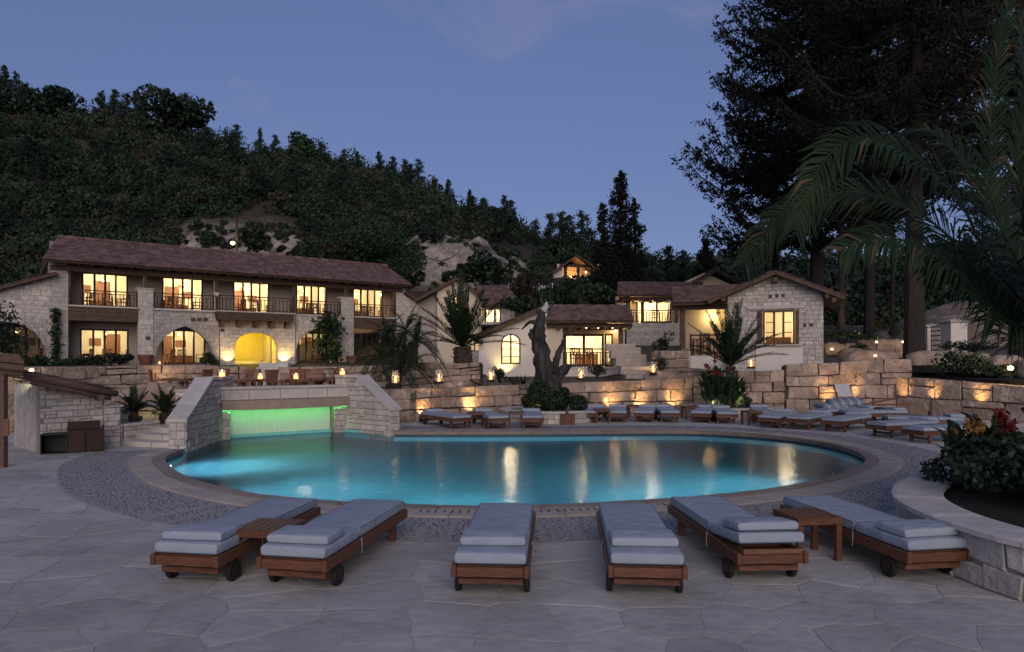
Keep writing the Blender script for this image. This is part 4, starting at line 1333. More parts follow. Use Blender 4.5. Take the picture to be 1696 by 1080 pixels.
# ---------------------------------------------------------------- cottage with the arched window
HA = Frame('white_cottage', 'white rendered cottage with arched window and tiled porch behind the old olive trunk', 'cottage', W(793, 597, 34).x, 34.0, .95, 0.0)
ra = HA.root; U = HA.u; Z = HA.z
g = [(U(793), -.3), (U(906), -.3), (U(906), Z(906, 508)), (U(900), Z(900, 510)), (U(793), Z(793, 560))]
wall(ra, 'porch_pier', rect(U(906) + .002, U(932), -.3, Z(932, 536)), [], .01, .35, M['cream'])
wu0, wu1, wz0, wz1 = HA.box(830, 553, 862, 603)
wall(ra, 'wall', g, [arch(wu0, wu1, wz0, wz1 - .42, wz1, 8)], 0, .35, M['plaster'])
am = MB(); pts = arch(wu0, wu1, wz0, wz1 - .42, wz1, 8)
cN = ((wu0 + wu1) / 2, (wz0 + wz1) / 2); pin = [(cN[0] + (p[0] - cN[0]) * .86, cN[1] + (p[1] - cN[1]) * .91) for p in pts]
for i in range(len(pts)):
    j = (i + 1) % len(pts); am.plate([pts[i], pts[j], pin[j], pin[i]], -.03, .12)
uc = (wu0 + wu1) / 2
am.plate(rect(uc - .045, uc + .045, wz0 + .06, wz1 - .07), -.02, .10)
for k in (1, 2, 3): 
    for s_ in (-1, 1): am.plate(rect(min(uc + s_ * .05, uc + s_ * .40), max(uc + s_ * .05, uc + s_ * .40), wz0 + (wz1 - wz0) * k * .25 - .018, wz0 + (wz1 - wz0) * k * .25 + .018), .01, .08)
fr = am.build('arched_window', M['wood'], ra)
for s_ in (-1, 1): MB().plate(inter(rect(uc + (0.045 if s_ > 0 else -.5), uc + (.5 if s_ > 0 else -.045), wz0, wz1), pin if area2(pin) > 0 else pin[::-1]), .05, .058).build('pane', M['pane'], fr)
room(HA, wu0 - 1.0, wu1 + 1.0, wz0 - .9, wz1 + .4, .36, 3.0, 170, (1, .82, .52), 0, 40)
PD = 1.8
zf = Z(960, 608)
q = [(905, 553, 966, 608), (969, 553, 1000, 608), (1001, 553, 1014, 608)]
h = HA.box(934, 553, 1015, 607, d=PD)
wall(ra, 'porch_wall', rect(U(932), U(1041), zf - .5, Z(950, 520)), [rect(*h)], PD, PD + .25, M['cream'])
window(ra, h[0], h[0] + (h[1] - h[0]) * .82, h[2], h[3], PD + .05, 2, fw=.12, name='sliding_door')
window(ra, h[0] + (h[1] - h[0]) * .83, h[1], h[2], h[3], PD + .0, 1, 4, fw=.09, name='glazed_door')
room(HA, h[0] - .4, h[1] + .4, h[2], h[3] + .3, PD + .26, 3.4, 210, (1, .82, .52), 0, 41)
MB().box(((h[0] * .45 + h[1] * .55), PD + 2.4, zf + .35), (1.2, .8, .7)).build('furniture', M['roomdark'], ra)
MB().box(((U(932) + U(1041)) / 2, PD / 2, zf - .06), (U(1041) - U(932), PD, .12)).build('porch_floor', M['limecap'], ra)
wall(ra, 'base_wall', rect(U(932), U(1024), -.4, zf - .02), [], .02, .3, M['plaster'])
stonework(ra, rect(U(1024), U(1038), -.4, zf + .55), [], .0, .17, .2, .4, 44, thick=.5)
railing(ra, U(905), U(1023), zf, Z(960, 577), .08, 20)
MB().box((U(1029), .2, (zf + .55 + Z(1029, 540)) / 2), (.2, .2, Z(1029, 540) - zf - .55)).build('post', M['beam'], ra)
MB().box((U(912), .2, (zf + Z(912, 540)) / 2), (.2, .2, Z(912, 540) - zf)).build('post', M['beam'], ra)
ez_ = Z(980, 531, -.6)
roof(ra, (U(905, -.6), -.6, ez_), (U(1050, -.6), -.6, ez_), (U(903, 2.2), 2.2, Z(970, 505, 2.2)), (U(1042, 2.2), 2.2, Z(970, 505, 2.2)), tw=.22, tl=.26, seed=12, thick=.12)
MB().box(((U(905) + U(1046)) / 2, -.1, ez_ - .22), (U(1046) - U(905), .18, .2)).build('eave_beam', M['beam'], ra)
for i in range(7):
    u = U(925) + (U(1040) - U(925)) * i / 6
    MB().bar((u, -.55, ez_ - .36), (u, 1.8, ez_ - .30), .13, .13).build('joist', M['beam'], ra)
za_, zb_ = Z(900, 506, -.4), Z(780, 558, -.4)
roof(ra, (U(780, -.4), 5.5, zb_), (U(780, -.4), -.4, zb_), (U(903, -.4), 5.5, za_), (U(903, -.4), -.4, za_), tw=.24, tl=.3, seed=13, thick=.22)
MB().box((U(797), -.2, Z(797, 566)), (.18, .5, .22)).build('purlin_end', M['beam'], ra)
MB().box((U(793) + .15, 3, Z(793, 562) / 2 - .1), (.3, 5.2, Z(793, 562))).build('side_wall', M['plaster'], ra)
MB().box((U(1040), 3.6, 1.2), (.3, 3.4, 3.2)).build('side_wall', M['plaster'], ra)
q = HA.world(U(836), -.5, .0); spot('cottage_uplight', q + Vector((0, 0, .15)), HA.world(U(836), .2, 1.9), 110, (1, .74, .28), 100, .9)
q = HA.world(U(978), -.45, -.05); spot('porch_base_light', q + Vector((0, 0, .1)), HA.world(U(980), .3, .7), 60, (1, .72, .30), 110, .9)
point('porch_lamp', HA.world(U(1020, 1.4), 1.4, zf + 1.9), 22, (1, .62, .28), .05)
MB().lathe([(0, -.07), (.06, -.04), (.07, .02), (.03, .07)], (U(1019, PD), PD - .12, zf + 1.85), 8, cap=False).build('porch_lamp', M['glowhot'], ra)
for px_ in (973, 993, 1017): MB().lathe([(0, -.05), (.05, 0), (0, .05)], (U(px_), .5, ez_ - .3), 8, cap=False).build('ceiling_lamp', M['glow'], ra)

# ---------------------------------------------------------------- stone gable cottage on the right
HC = Frame('stone_cottage', 'stone gable cottage with a three part window and tiled roof at right', 'cottage', 8.84, 28.0, 1.35, R(-22))
rc = HC.root; U = HC.u; Z = HC.z
uL, uRr = U(1205), U(1364); ap = HC.uv(1285, 456)
hL, hR_ = Z(1205, 490), Z(1364, 486); he = (hL + hR_) / 2
g = [(uL, -.4), (uRr, -.4), (uRr, he), (ap[0], ap[1]), (uL, he)]
wn_ = HC.box(1254, 513, 1323, 571)
panel = rect(U(1252), U(1331), -.4, wn_[2] - .04)
stonework(rc, g, [rect(*wn_), panel], 0, .155, .15, .34, 51, individual=True)
wall(rc, 'rendered_panel', panel, [], .01, .3, M['plaster'])
MB().box(((wn_[0] + wn_[1]) / 2, -.03, wn_[2] - .025), (wn_[1] - wn_[0] + .25, .16, .06), ch=.01).build('window_sill', M['limecap'], rc)
MB().box(((wn_[0] + wn_[1]) / 2 - .1, -.025, wn_[3] + .12), (wn_[1] - wn_[0] + .6, .1, .13), ch=.01).build('lintel', M['limecap'], rc)
sw = (wn_[1] - wn_[0])
window(rc, wn_[0] + sw * .14, wn_[1] - sw * .09, wn_[2], wn_[3], .06, 3, 3, fw=.075, m='beam', bars=(0, 2))
for a, b in ((0, .135), (.915, 1)): MB().plate(rect(wn_[0] + sw * a, wn_[0] + sw * b, wn_[2] + .01, wn_[3] - .01), -.035, .05).build('shutter', M['beam'], rc)
room(HC, wn_[0] - .5, wn_[1] + .5, wn_[2] - .8, wn_[3] + .4, .41, 3.0, 70, (1, .80, .50), 0, 52)
MB().box((wn_[0] + sw * .5, 2.2, wn_[2] - .1), (1.0, .6, .9)).build('furniture', M['roomdark'], rc)
for px_, py_ in ((1276, 491), (1287, 490), (1297, 489.5), (1333, 539), (1344, 538)):
    uu, zz_ = HC.uv(px_, py_); MB().box((uu, -.012, zz_), (.13, .05, .13)).build('vent', M['djoint'], rc)
ov = .55
eL = HC.uv(1193, 497, -ov); eR = HC.uv(1387, 492, -ov); aa = HC.uv(1285, 452, -ov)
zt = (eL[1] + eR[1]) / 2
sl_ = (ap[1] - he) / (ap[0] - uL)
uo = .75
for sgn, seed in ((-1, 53), (1, 54)):
    ue = (uL - uo) if sgn < 0 else (uRr + uo); zE = he + .12 - sl_ * uo; zA = ap[1] + .14
    if sgn < 0: roof(rc, (ue, 5.5, zE), (ue, -ov, zE), (ap[0], 5.5, zA), (ap[0], -ov, zA), tw=.2, tl=.26, seed=seed, thick=.14)
    else: roof(rc, (ue, -ov, zE), (ue, 5.5, zE), (ap[0] + .001, -ov, zA), (ap[0] + .001, 5.5, zA), tw=.2, tl=.26, seed=seed, thick=.14)
for uu, zz_ in ((uL - .12, he - .14), (ap[0], ap[1] - .22), (uRr + .12, he - .14), (uRr + .35, he - .3)):
    MB().box((uu, -.1, zz_), (.16, .75, .18)).build('purlin_end', M['beam'], rc)
MB().box((uRr - .16, 2.9, he / 2 - .1), (.3, 5.0, he)).build('side_wall', M['lime'], rc)
MB().box((uL + .16, 2.9, he / 2 - .1), (.3, 5.0, he)).build('side_wall', M['cream'], rc)
# porch wing to its left
pd = .55; zf = Z(1170, 589, pd)
u0_, u1_ = U(1119, pd), uL - .02
wall(rc, 'base_wall', rect(u0_, u1_, -.5, zf - .02), [], pd, pd + .3, M['plaster'])
MB().box(((u0_ + u1_) / 2, pd + 1.1, zf - .06), (u1_ - u0_, 2.1, .1)).build('porch_floor', M['limecap'], rc)
bw = pd + 2.1
wall(rc, 'porch_wall', rect(u0_, u1_, zf - .1, zf + 2.5), [], bw, bw + .2, M['cream'])
railing(rc, U(1142, pd), U(1200, pd) , zf, zf + .9, pd + .08, 9)
MB().box((U(1130, pd), pd + .15, zf + 1.05), (.2, .2, 2.1)).build('post', M['beam'], rc)
MB().box((U(1122, pd), pd + 1.4, zf + 1.05), (.2, .2, 2.1)).build('post', M['beam'], rc)
stonework(rc, rect(U(1129, pd), U(1144, pd), -.3, zf + .28), [], pd - .06, .14, .15, .3, 55, thick=.3)
zE = Z(1150, 500, pd - .5); zA = Z(1150, 474, pd + 1.6)
roof(rc, (U(1115, pd - .5), pd - .5, zE), (uL - .2, pd - .5, zE), (U(1112, pd + 1.6), pd + 1.6, zA), (uL + .3, pd + 1.6, zA), tw=.2, tl=.24, seed=56, thick=.14)
roof(rc, (uL + .3, pd + 3.7, zE), (U(1115, pd - .5), pd + 3.7, zE), (uL + .3, pd + 1.6, zA), (U(1112, pd + 1.6), pd + 1.6, zA), tw=.4, tl=.4, seed=57, thick=.14)
MB().box(((u0_ + u1_) / 2, pd + .05, zE - .18), (u1_ - u0_ + .3, .2, .22)).build('eave_beam', M['beam'], rc)
point('porch_lamp', HC.world(U(1178, bw), bw - .35, zf + 1.75), 34, (1, .72, .32), .06)
MB().lathe([(0, -.08), (.07, 0), (0, .08)], (U(1184, bw), bw - .1, zf + 1.85), 8, cap=False).build('porch_lamp', M['glow'], rc)

# ---------------------------------------------------------------- upper cottage with the bright porch lamp
HD = Frame('hillside_cottage', 'upper cottage on a tall stone base with a bright porch lamp between the other cottages', 'cottage', W(1036, 597, 46).x, 46.0, 2.2, .06)
rd = HD.root; U = HD.u; Z = HD.z
zf = Z(1080, 535)
stonework(rd, rect(U(1038), U(1128), -.6, zf), [], 0, .17, .2, .42, 61)
MB().box(((U(1038) + U(1140)) / 2, 1.2, zf - .05), (U(1140) - U(1038), 2.2, .1)).build('porch_floor', M['limecap'], rd)
pd = 1.9
h = HD.box(1054, 498, 1112, 535, d=pd)
wall(rd, 'porch_wall', rect(U(1030), U(1135), zf, Z(1080, 487)), [rect(*h)], pd, pd + .2, M['cream'])
w_ = h[1] - h[0]
window(rd, h[0], h[0] + w_ * .17, zf + .02, h[3], pd, 1, 4, fw=.1, name='glazed_door')
window(rd, h[0] + w_ * .18, h[1], h[2], h[3], pd + .05, 2, fw=.1, name='sliding_door')
room(HD, h[0] - .4, h[1] + .4, h[2], h[3] + .3, pd + .21, 3, 170, (1, .82, .54), 0, 62)
railing(rd, U(1045), U(1120), zf, Z(1080, 513), .1, 16)
MB().box((U(1121), .2, zf + 1.2), (.24, .24, 2.4)).build('post', M['beam'], rd); MB().box((U(1041), .2, zf + 1.2), (.24, .24, 2.4)).build('post', M['beam'], rd)
ez_ = Z(1070, 488, -.6); rz2 = Z(1080, 467, 2.4)
roof(rd, (U(1022, -.6), -.6, ez_), (U(1150, -.6), -.6, ez_), (U(1023, 2.4), 2.4, rz2), (U(1165, 2.4), 2.4, rz2), tw=.25, tl=.3, seed=63, thick=.14)
MB().box(((U(1026) + U(1140)) / 2, -.05, ez_ - .24), (U(1140) - U(1026), .2, .22)).build('eave_beam', M['beam'], rd)
for i in range(8):
    u = U(1030) + (U(1130) - U(1030)) * i / 7
    MB().bar((u, -.55, ez_ - .34), (u, 1.8, ez_ - .3), .13, .13).build('joist', M['beam'], rd)
wall(rd, 'gable_wall', [(U(1120), zf), (U(1245), zf), (U(1245), Z(1245, 476, 2.5)), (U(1187), Z(1187, 452, 2.5)), (U(1128), Z(1128, 478, 2.5))], [], 2.5, 2.8, M['cream'])
for s_, (xa, ya) in ((-1, (1122, 480)), (1, (1258, 480))):
    e_ = HD.uv(xa, ya, 2.0); a_ = HD.uv(1187, 446, 2.0)
    if s_ < 0: roof(rd, (e_[0], 8, e_[1]), (e_[0], 2.0, e_[1]), (a_[0], 8, a_[1]), (a_[0], 2.0, a_[1]), tw=.3, tl=.35, seed=64)
    else: roof(rd, (e_[0], 2.0, e_[1]), (e_[0], 8, e_[1]), (a_[0] + .001, 2.0, a_[1]), (a_[0] + .001, 8, a_[1]), tw=.3, tl=.35, seed=65)
lp_ = (U(1043, .9), .9, Z(1043, 497, .9))
MB().lathe([(0, -.13), (.10, -.06), (.11, .04), (.04, .13)], lp_, 10, cap=False).build('porch_lamp', M['glowhot'], rd)
point('porch_lamp_light', HD.world(*lp_) + Vector((.1, -.3, -.1)), 60, (1, .66, .26), .1)
for px_ in (1066, 1085): MB().lathe([(0, -.06), (.06, 0), (0, .06)], (U(px_), .6, ez_ - .28), 8, cap=False).build('ceiling_lamp', M['glow'], rd)

# ---------------------------------------------------------------- house behind the date palm
HE = Frame('gabled_house', 'white gabled house with two tiled roof tiers and one lit door behind the date palm', 'house', W(724, 597, 50).x, 50.0, 3.2, -.05)
re_ = HE.root; U = HE.u; Z = HE.z
g = [(U(724), -1.8), (U(797), -1.8), (U(797), Z(797, 488)), (U(757), Z(757, 465)), (U(724), Z(724, 480))]
wh = HE.box(751, 490, 764, 520)
wall(re_, 'gable_wall', g, [rect(*wh)], 0, .3, M['cream']); window(re_, *wh, .1, 1, 3, fw=.09)
room(HE, wh[0] - .6, wh[1] + .6, wh[2] - .4, wh[3] + .4, .31, 2.5, 90, seed=71, furn=0)
for xa, ya in ((686, 497), (803, 494)):
    e_ = HE.uv(xa, ya, -.5); a_ = HE.uv(757, 459, -.5)
    if xa < 757: roof(re_, (e_[0], 7, e_[1]), (e_[0], -.5, e_[1]), (a_[0], 7, a_[1]), (a_[0], -.5, a_[1]), tw=.3, tl=.35, seed=72)
    else: roof(re_, (e_[0], -.5, e_[1]), (e_[0], 7, e_[1]), (a_[0] + .001, -.5, a_[1]), (a_[0] + .001, 7, a_[1]), tw=.3, tl=.35, seed=73)
wall(re_, 'side_wall', [(U(690), -1.8), (U(724) - .01, -1.8), (U(724) - .01, Z(724, 482)), (U(690), Z(690, 500))], [], .6, .9, M['greyp'])
h = HE.box(803, 511, 829, 535, d=.6)
wall(re_, 'porch_wall', rect(U(797), U(852), -1.8, Z(820, 500)), [rect(*h)], .6, .9, M['cream'])
window(re_, h[0], h[0] + (h[1] - h[0]) * .66, h[2], h[3], .65, 1, fw=.1, name='door'); window(re_, h[0] + (h[1] - h[0]) * .67, h[1], h[2], h[3], .65, 1, 4, fw=.09, name='glazed_door')
room(HE, h[0] - .4, h[1] + .4, h[2], h[3] + .3, .91, 2.6, 150, seed=74, furn=0)
stonework(re_, rect(U(829), U(852), -1.8, Z(840, 505)), [], .3, .22, .22, .45, 75)
MB().box(((U(790) + U(852)) / 2, -.2, h[2] - .1), (U(852) - U(790), 1.4, .16)).build('porch_floor', M['limecap'], re_)
roof(re_, (U(796, -.4), -.4, Z(830, 503, -.4)), (U(866, -.4), -.4, Z(830, 503, -.4)), (U(796, 1.2), 1.2, Z(830, 489, 1.2)), (U(852, 1.2), 1.2, Z(830, 489, 1.2)), tw=.25, tl=.3, seed=76)
roof(re_, (U(790, 1.2), 1.2, Z(820, 488.5, 1.2)), (U(852, 1.2), 1.2, Z(820, 488.5, 1.2)), (U(790, 3.2), 3.2, Z(820, 473, 3.2)), (U(838, 3.2), 3.2, Z(820, 473, 3.2)), tw=.25, tl=.3, seed=77)
# lit garden window between the palm and the cottage
h = HE.box(778, 562, 794, 582, d=-8.0)
gs = thing('garden_store', 'small lit opening between the date palm and the white cottage', 'outbuilding', HE.world(h[0], -8, h[2]), -.05)
w_, hh_ = h[1] - h[0], h[3] - h[2]
wall(gs, 'wall', rect(-.5, w_ + .2, -1.4, hh_ + .25), [rect(0, w_, 0, hh_)], 0, .2, M['lime']); window(gs, 0, w_, 0, hh_, .05, 2, 2, fw=.05)
MB().add([(0, 1.2, 0), (w_, 1.2, 0), (w_, 1.2, hh_), (0, 1.2, hh_)], [(0, 1, 2, 3)]).build('back_wall', M['room'], gs); point('store_light', (w_ / 2, .6, hh_ * .7), 14, (1, .66, .28), .05, gs)

# ---------------------------------------------------------------- little house high on the hill
HF = Frame('hilltop_house', 'small gabled house with open timber loggia lit orange, high on the hillside', 'house', W(914, 597, 85).x, 85.0, W(914, 476, 85).z, .12)
rf_ = HF.root; U = HF.u; Z = HF.z
wall(rf_, 'wall', [(U(914), -2.5), (U(975), -2.5), (U(975), Z(975, 462)), (U(932), Z(932, 462)), (U(932), Z(932, 441)), (U(914), Z(914, 451))], [], 0, .3, M['plaster'])
wall(rf_, 'loggia_wall', rect(U(930), U(1000), Z(960, 463), Z(960, 432)), [], 3.0, 3.2, M['cream'])
for px_ in (937, 958, 980): MB().box((U(px_), .2, (Z(px_, 463) + Z(px_, 438)) / 2), (.35, .35, Z(px_, 438) - Z(px_, 463))).build('post', M['wood'], rf_)
MB().box((U(955), .2, Z(955, 440)), (U(985) - U(930), .3, .35)).build('beam', M['wood'], rf_)
for xa, ya in ((909, 455), (1004, 452)):
    e_ = HF.uv(xa, ya, -.8); a_ = HF.uv(956, 422, -.8)
    if xa < 956: roof(rf_, (e_[0], 6, e_[1]), (e_[0], -.8, e_[1]), (a_[0], 6, a_[1]), (a_[0], -.8, a_[1]), tw=.4, tl=.5, seed=82)
    else: roof(rf_, (e_[0], -.8, e_[1]), (e_[0], 6, e_[1]), (a_[0] + .001, -.8, a_[1]), (a_[0] + .001, 6, a_[1]), tw=.4, tl=.5, seed=83)
MB().box((U(945), 1.5, Z(945, 474)), (U(980) - U(908), 3.6, .3)).build('lower_roof', M['tile'], rf_)
point('loggia_light', HF.world(U(950), 1.4, Z(950, 455)), 420, (1, .50, .18), .2)
for px_, py_ in ((951, 458), (992, 438), (972, 450), (980, 452)):
    uu, zz_ = HF.uv(px_, py_, .0); MB().lathe([(0, -.16), (.14, 0), (0, .16)], (uu, .5, zz_), 8, cap=False).build('lamp', M['glow'], rf_)

# ---------------------------------------------------------------- steps between the cottages
sc_ = thing('garden_steps', 'broad stone steps climbing between the white cottage and the stone gable cottage', 'steps', (W(1062, 597, 28).x, 28.0, 1.15), .05)
for i in range(9):
    MB().box((0, i * .52, .08 + i * .17), (1.35 + .25 * (i % 2), .56, .17), ch=.015).build('step', M['coping'], sc_)
for k in range(2):
    for j in range(3):
        MB().box((.95 + .1 * (j % 2), -.4 + k * 1.0, .25 + j * .36), (.62, .6, .34), ch=.05).build('side_block', M['boulder'], sc_)
        MB().box((1.5, -.4 + k * 1.0, .25 + j * .36), (.55, .6, .34), ch=.05).build('side_block', M['boulder'], sc_)
point('step_light', W(1078, 612, 28.4), 7, (1, .62, .3), .05)

# ---------------------------------------------------------------- hut and pergola at the left edge
hd = Vector((.97, 1.19, 0)).normalized(); hang = math.atan2(hd.y, hd.x)
HH = Frame('pool_hut', 'low stone hut with a sloping timber roof at the left of the steps', 'hut', -9.74, 14.0, 0, hang)
rh_ = HH.root; U = HH.u; Z = HH.z
u0_, u1_, u2_ = U(66), U(171), U(200)
g = [(u0_, -.05), (u1_, -.05), (u1_, Z(171, 660)), (u0_, Z(66, 634))]
stonework(rh_, g, [], 0, .125, .14, .34, 91, individual=True, thick=.3)
stonework(rh_, rect(u1_ + .003, u2_, -.05, Z(185, 675)), [], .02, .125, .14, .34, 92, individual=True, thick=.3)
MB().box(((u1_ + u2_) / 2 + .02, .17, Z(185, 675) + .025), (u2_ - u1_ + .06, .4, .05), ch=.01).build('wall_cap', M['limecap'], rh_)
MB().box((u0_ + .1, .95, .7), (.2, 1.5, 1.4)).build('side_wall', M['lime'], rh_)
zl, zr = Z(40, 618, -.25) + .02, Z(195, 648, -.25) + .02
ul, ur = U(42, -.25), U(192, -.25)
roof(rh_, (ur, -.22, zr), (ur, 1.6, zr), (ul, -.22, zl), (ul, 1.6, zl), tw=.2, tl=.26, seed=93, thick=.07, m='tile')
MB().tube([(ul - .02, -.26, zl - .07), ((ul + ur) / 2, -.27, (zl + zr) / 2 - .07), (ur + .02, -.26, zr - .08)], [.085, .08, .07], 10, wob=.1).build('verge_log', M['log'], rh_, smooth=True)
MB().tube([(ul + .1, -.235, zl - .20), (ur - .1, -.235, zr - .17)], [.055, .05], 8).build('lower_log', M['log'], rh_, smooth=True)
for uu in (u0_ + .15, u1_ - .15):
    zz_ = zl + (zr - zl) * (uu - ul) / (ur - ul) - .22
    MB().tube([(uu, -.3, zz_), (uu, .2, zz_)], .065, 10).build('purlin_end', M['log'], rh_)
MB().box((u1_ + .06, .3, Z(178, 668)), (.09, .09, .34)).build('post', M['log'], rh_)
# cabinets
cb = thing('cabinet', 'low brown two door cabinet against the hut wall', 'cabinet', G(131, 746.5) + Vector((.29, -.24, 0)), math.atan2(G(161, 744).y - G(101, 748).y, G(161, 744).x - G(101, 748).x))
cw = (G(161, 744) - G(101, 748)).length; ch_ = .52
MB().box((0, .2, ch_ * .45), (cw - .04, .36, ch_ * .86)).build('carcass', M['wood'], cb)
for s_ in (-1, 1): MB().box((s_ * cw / 4, .0, ch_ * .43), (cw / 2 - .03, .03, ch_ * .78), ch=.006).build('door', M['wood'], cb)
for s_ in (-1, 1): MB().box((s_ * (cw / 2 - .015), .02, ch_ * .52), (.04, .05, ch_ * 1.08)).build('post', M['wood'], cb)
MB().box((0, .36, ch_ * 1.04), (cw - .06, .03, .16)).build('back_rail', M['wood'], cb)
bb = thing('black_box', 'black open box standing left of the brown cabinet', 'box', G(78, 750) + Vector((.29, -.24, 0)), math.atan2(G(99, 748.5).y - G(57, 750.5).y, G(99, 748.5).x - G(57, 750.5).x))
bw_ = (G(99, 748) - G(57, 750)).length
for c_, s_ in (((0, .2, .01), (bw_, .36, .02)), ((0, .38, .2), (bw_, .02, .40)), ((-bw_ / 2, .2, .2), (.02, .38, .40)), ((bw_ / 2, .2, .2), (.02, .38, .40)), ((0, .2, .40), (bw_ + .02, .38, .02))):
    MB().box(c_, s_).build('panel', M['iron'], bb)
# pergola corner at the far left
pg = thing('pergola', 'dark timber pergola corner with a shingled eave cut by the left edge', 'pergola', (-9.0, 12.0, 0))
MB().box((-.02, .1, .85), (.10, .10, 1.7)).build('post', M['log'], pg)
e0, e1 = Vector((-1.2, -.1, 1.98)), Vector((.50, -.1, 1.82))
roof(pg, e0, e1, e0 + Vector((-1.25, 1.6, .16)), e1 + Vector((-1.25, 1.6, .16)), tw=.16, tl=.25, seed=95, thick=.1, m='log', fascia='beam')
MB().bar((-1.2, .05, 1.80), (.4, .05, 1.68), .08, .1).build('beam', M['beam'], pg)
MB().box((.10, .02, .72), (.09, .02, .30)).build('notice', M['terracotta'], pg)
spot('pergola_spot', (-9.9, 13.9, 1.55), (-12.9, 18.4, 1.25), 120, (.95, .92, .62), 38, .7)

# ================================================================== TERRAIN, ROAD, HILL
RIDGE = [(-400, 70), (-100, 110), (0, 148), (60, 165), (130, 192), (200, 208), (260, 212), (340, 232), (400, 255), (470, 268), (550, 275), (620, 290), (690, 318), (760, 352), (830, 380), (880, 402),
         (960, 420), (1060, 440), (1150, 452), (1300, 455), (1420, 462), (1500, 440), (1600, 415), (1700, 400), (2200, 380)]
def ridge_py(px): return float(np.interp(px, [r[0] for r in RIDGE], [r[1] for r in RIDGE]))
def ground_z(X, Y):
    """height of the garden and hill"""
    px = CX + X / max(Y, 1) * FPX
    # garden terraces
    left = 1.60
    k = min(1, max(0, (Y - 33) / 15)); right_a = 1.0 + 1.3 * k
    right_c = 1.48 + 1.6 * min(1, max(0, (Y - 30) / 18))
    w1_ = min(1, max(0, (X + 2.4) / 1.2)); w2_ = min(1, max(0, (X - 5.2) / 1.0))
    z = left * (1 - w1_) + right_a * w1_
    z = z * (1 - w2_) + right_c * w2_
    if 25 < Y < 46.5 and 398 < px < 468: z = .62 + max(0, Y - 27) * .006
    if X < -1 and Y > 47: z += (Y - 47) * .03
    if Y < 50: return z
    # road shelf, cliff, hillside up to the ridge
    wl_ = min(1, max(0, (Y - 50) / 14)); wl_ = wl_ * wl_ * (3 - 2 * wl_)
    zr_road = float(np.interp(px, [-200, 300, 700, 900, 1000, 1200, 1700], [8.0, 8.2, 8.4, 8.2, 8.0, 5.5, 4.5]))
    z = z * (1 - wl_) + zr_road * wl_
    if Y <= 66.5: return z
    zt = EYE + (YH - ridge_py(px)) / FPX * 125.0
    zcl = float(np.interp(px, [-200, 250, 330, 480, 600, 700, 800, 880, 908, 1000, 1100, 1700], [9.5, 10.5, 14.5, 14.5, 11, 14.5, 13.8, 11.2, 8.7, 8.5, 6.5, 5.5]))
    zcl = min(zcl, zt)
    t = min(1, max(0, (Y - 66.5) / 6.0)); z = zr_road + (zcl - zr_road) * (t ** .8)
    if Y > 72.5:
        t = min(1, (Y - 72.5) / 52.5); z = zcl + (zt - zcl) * (t ** .92)
    if Y > 125: z = zt - (Y - 125) * .25
    return z
def rough_z(X, Y):
    z = ground_z(X, Y)
    a = 0.05 if Y < 50 else (0.12 if Y < 66 else 1.0)
    if 62 < Y < 66.5: a = .05
    v = Vector((X * .11, Y * .11, 0))
    if 66.5 < Y < 78: z += 1.3 * min(1, (Y - 66.5) / 2, (78 - Y) / 3) * (mnoise.noise(Vector((X * .42, Y * .42, 7))) + .6 * mnoise.noise(Vector((X * 1.1, Y * 1.1, 2))))
    z += a * (.9 * mnoise.noise(v) + .5 * mnoise.noise(v * 3.1) + .22 * mnoise.noise(v * 9.7))
    return z
xs = np.concatenate([np.arange(-150, -45, 3.0), np.arange(-45, 35, 0.9), np.arange(35, 156, 3.0)])
ys = np.concatenate([np.arange(25.6, 62, 1.2), np.arange(62, 84, .7), np.arange(84, 165, 2.2)])
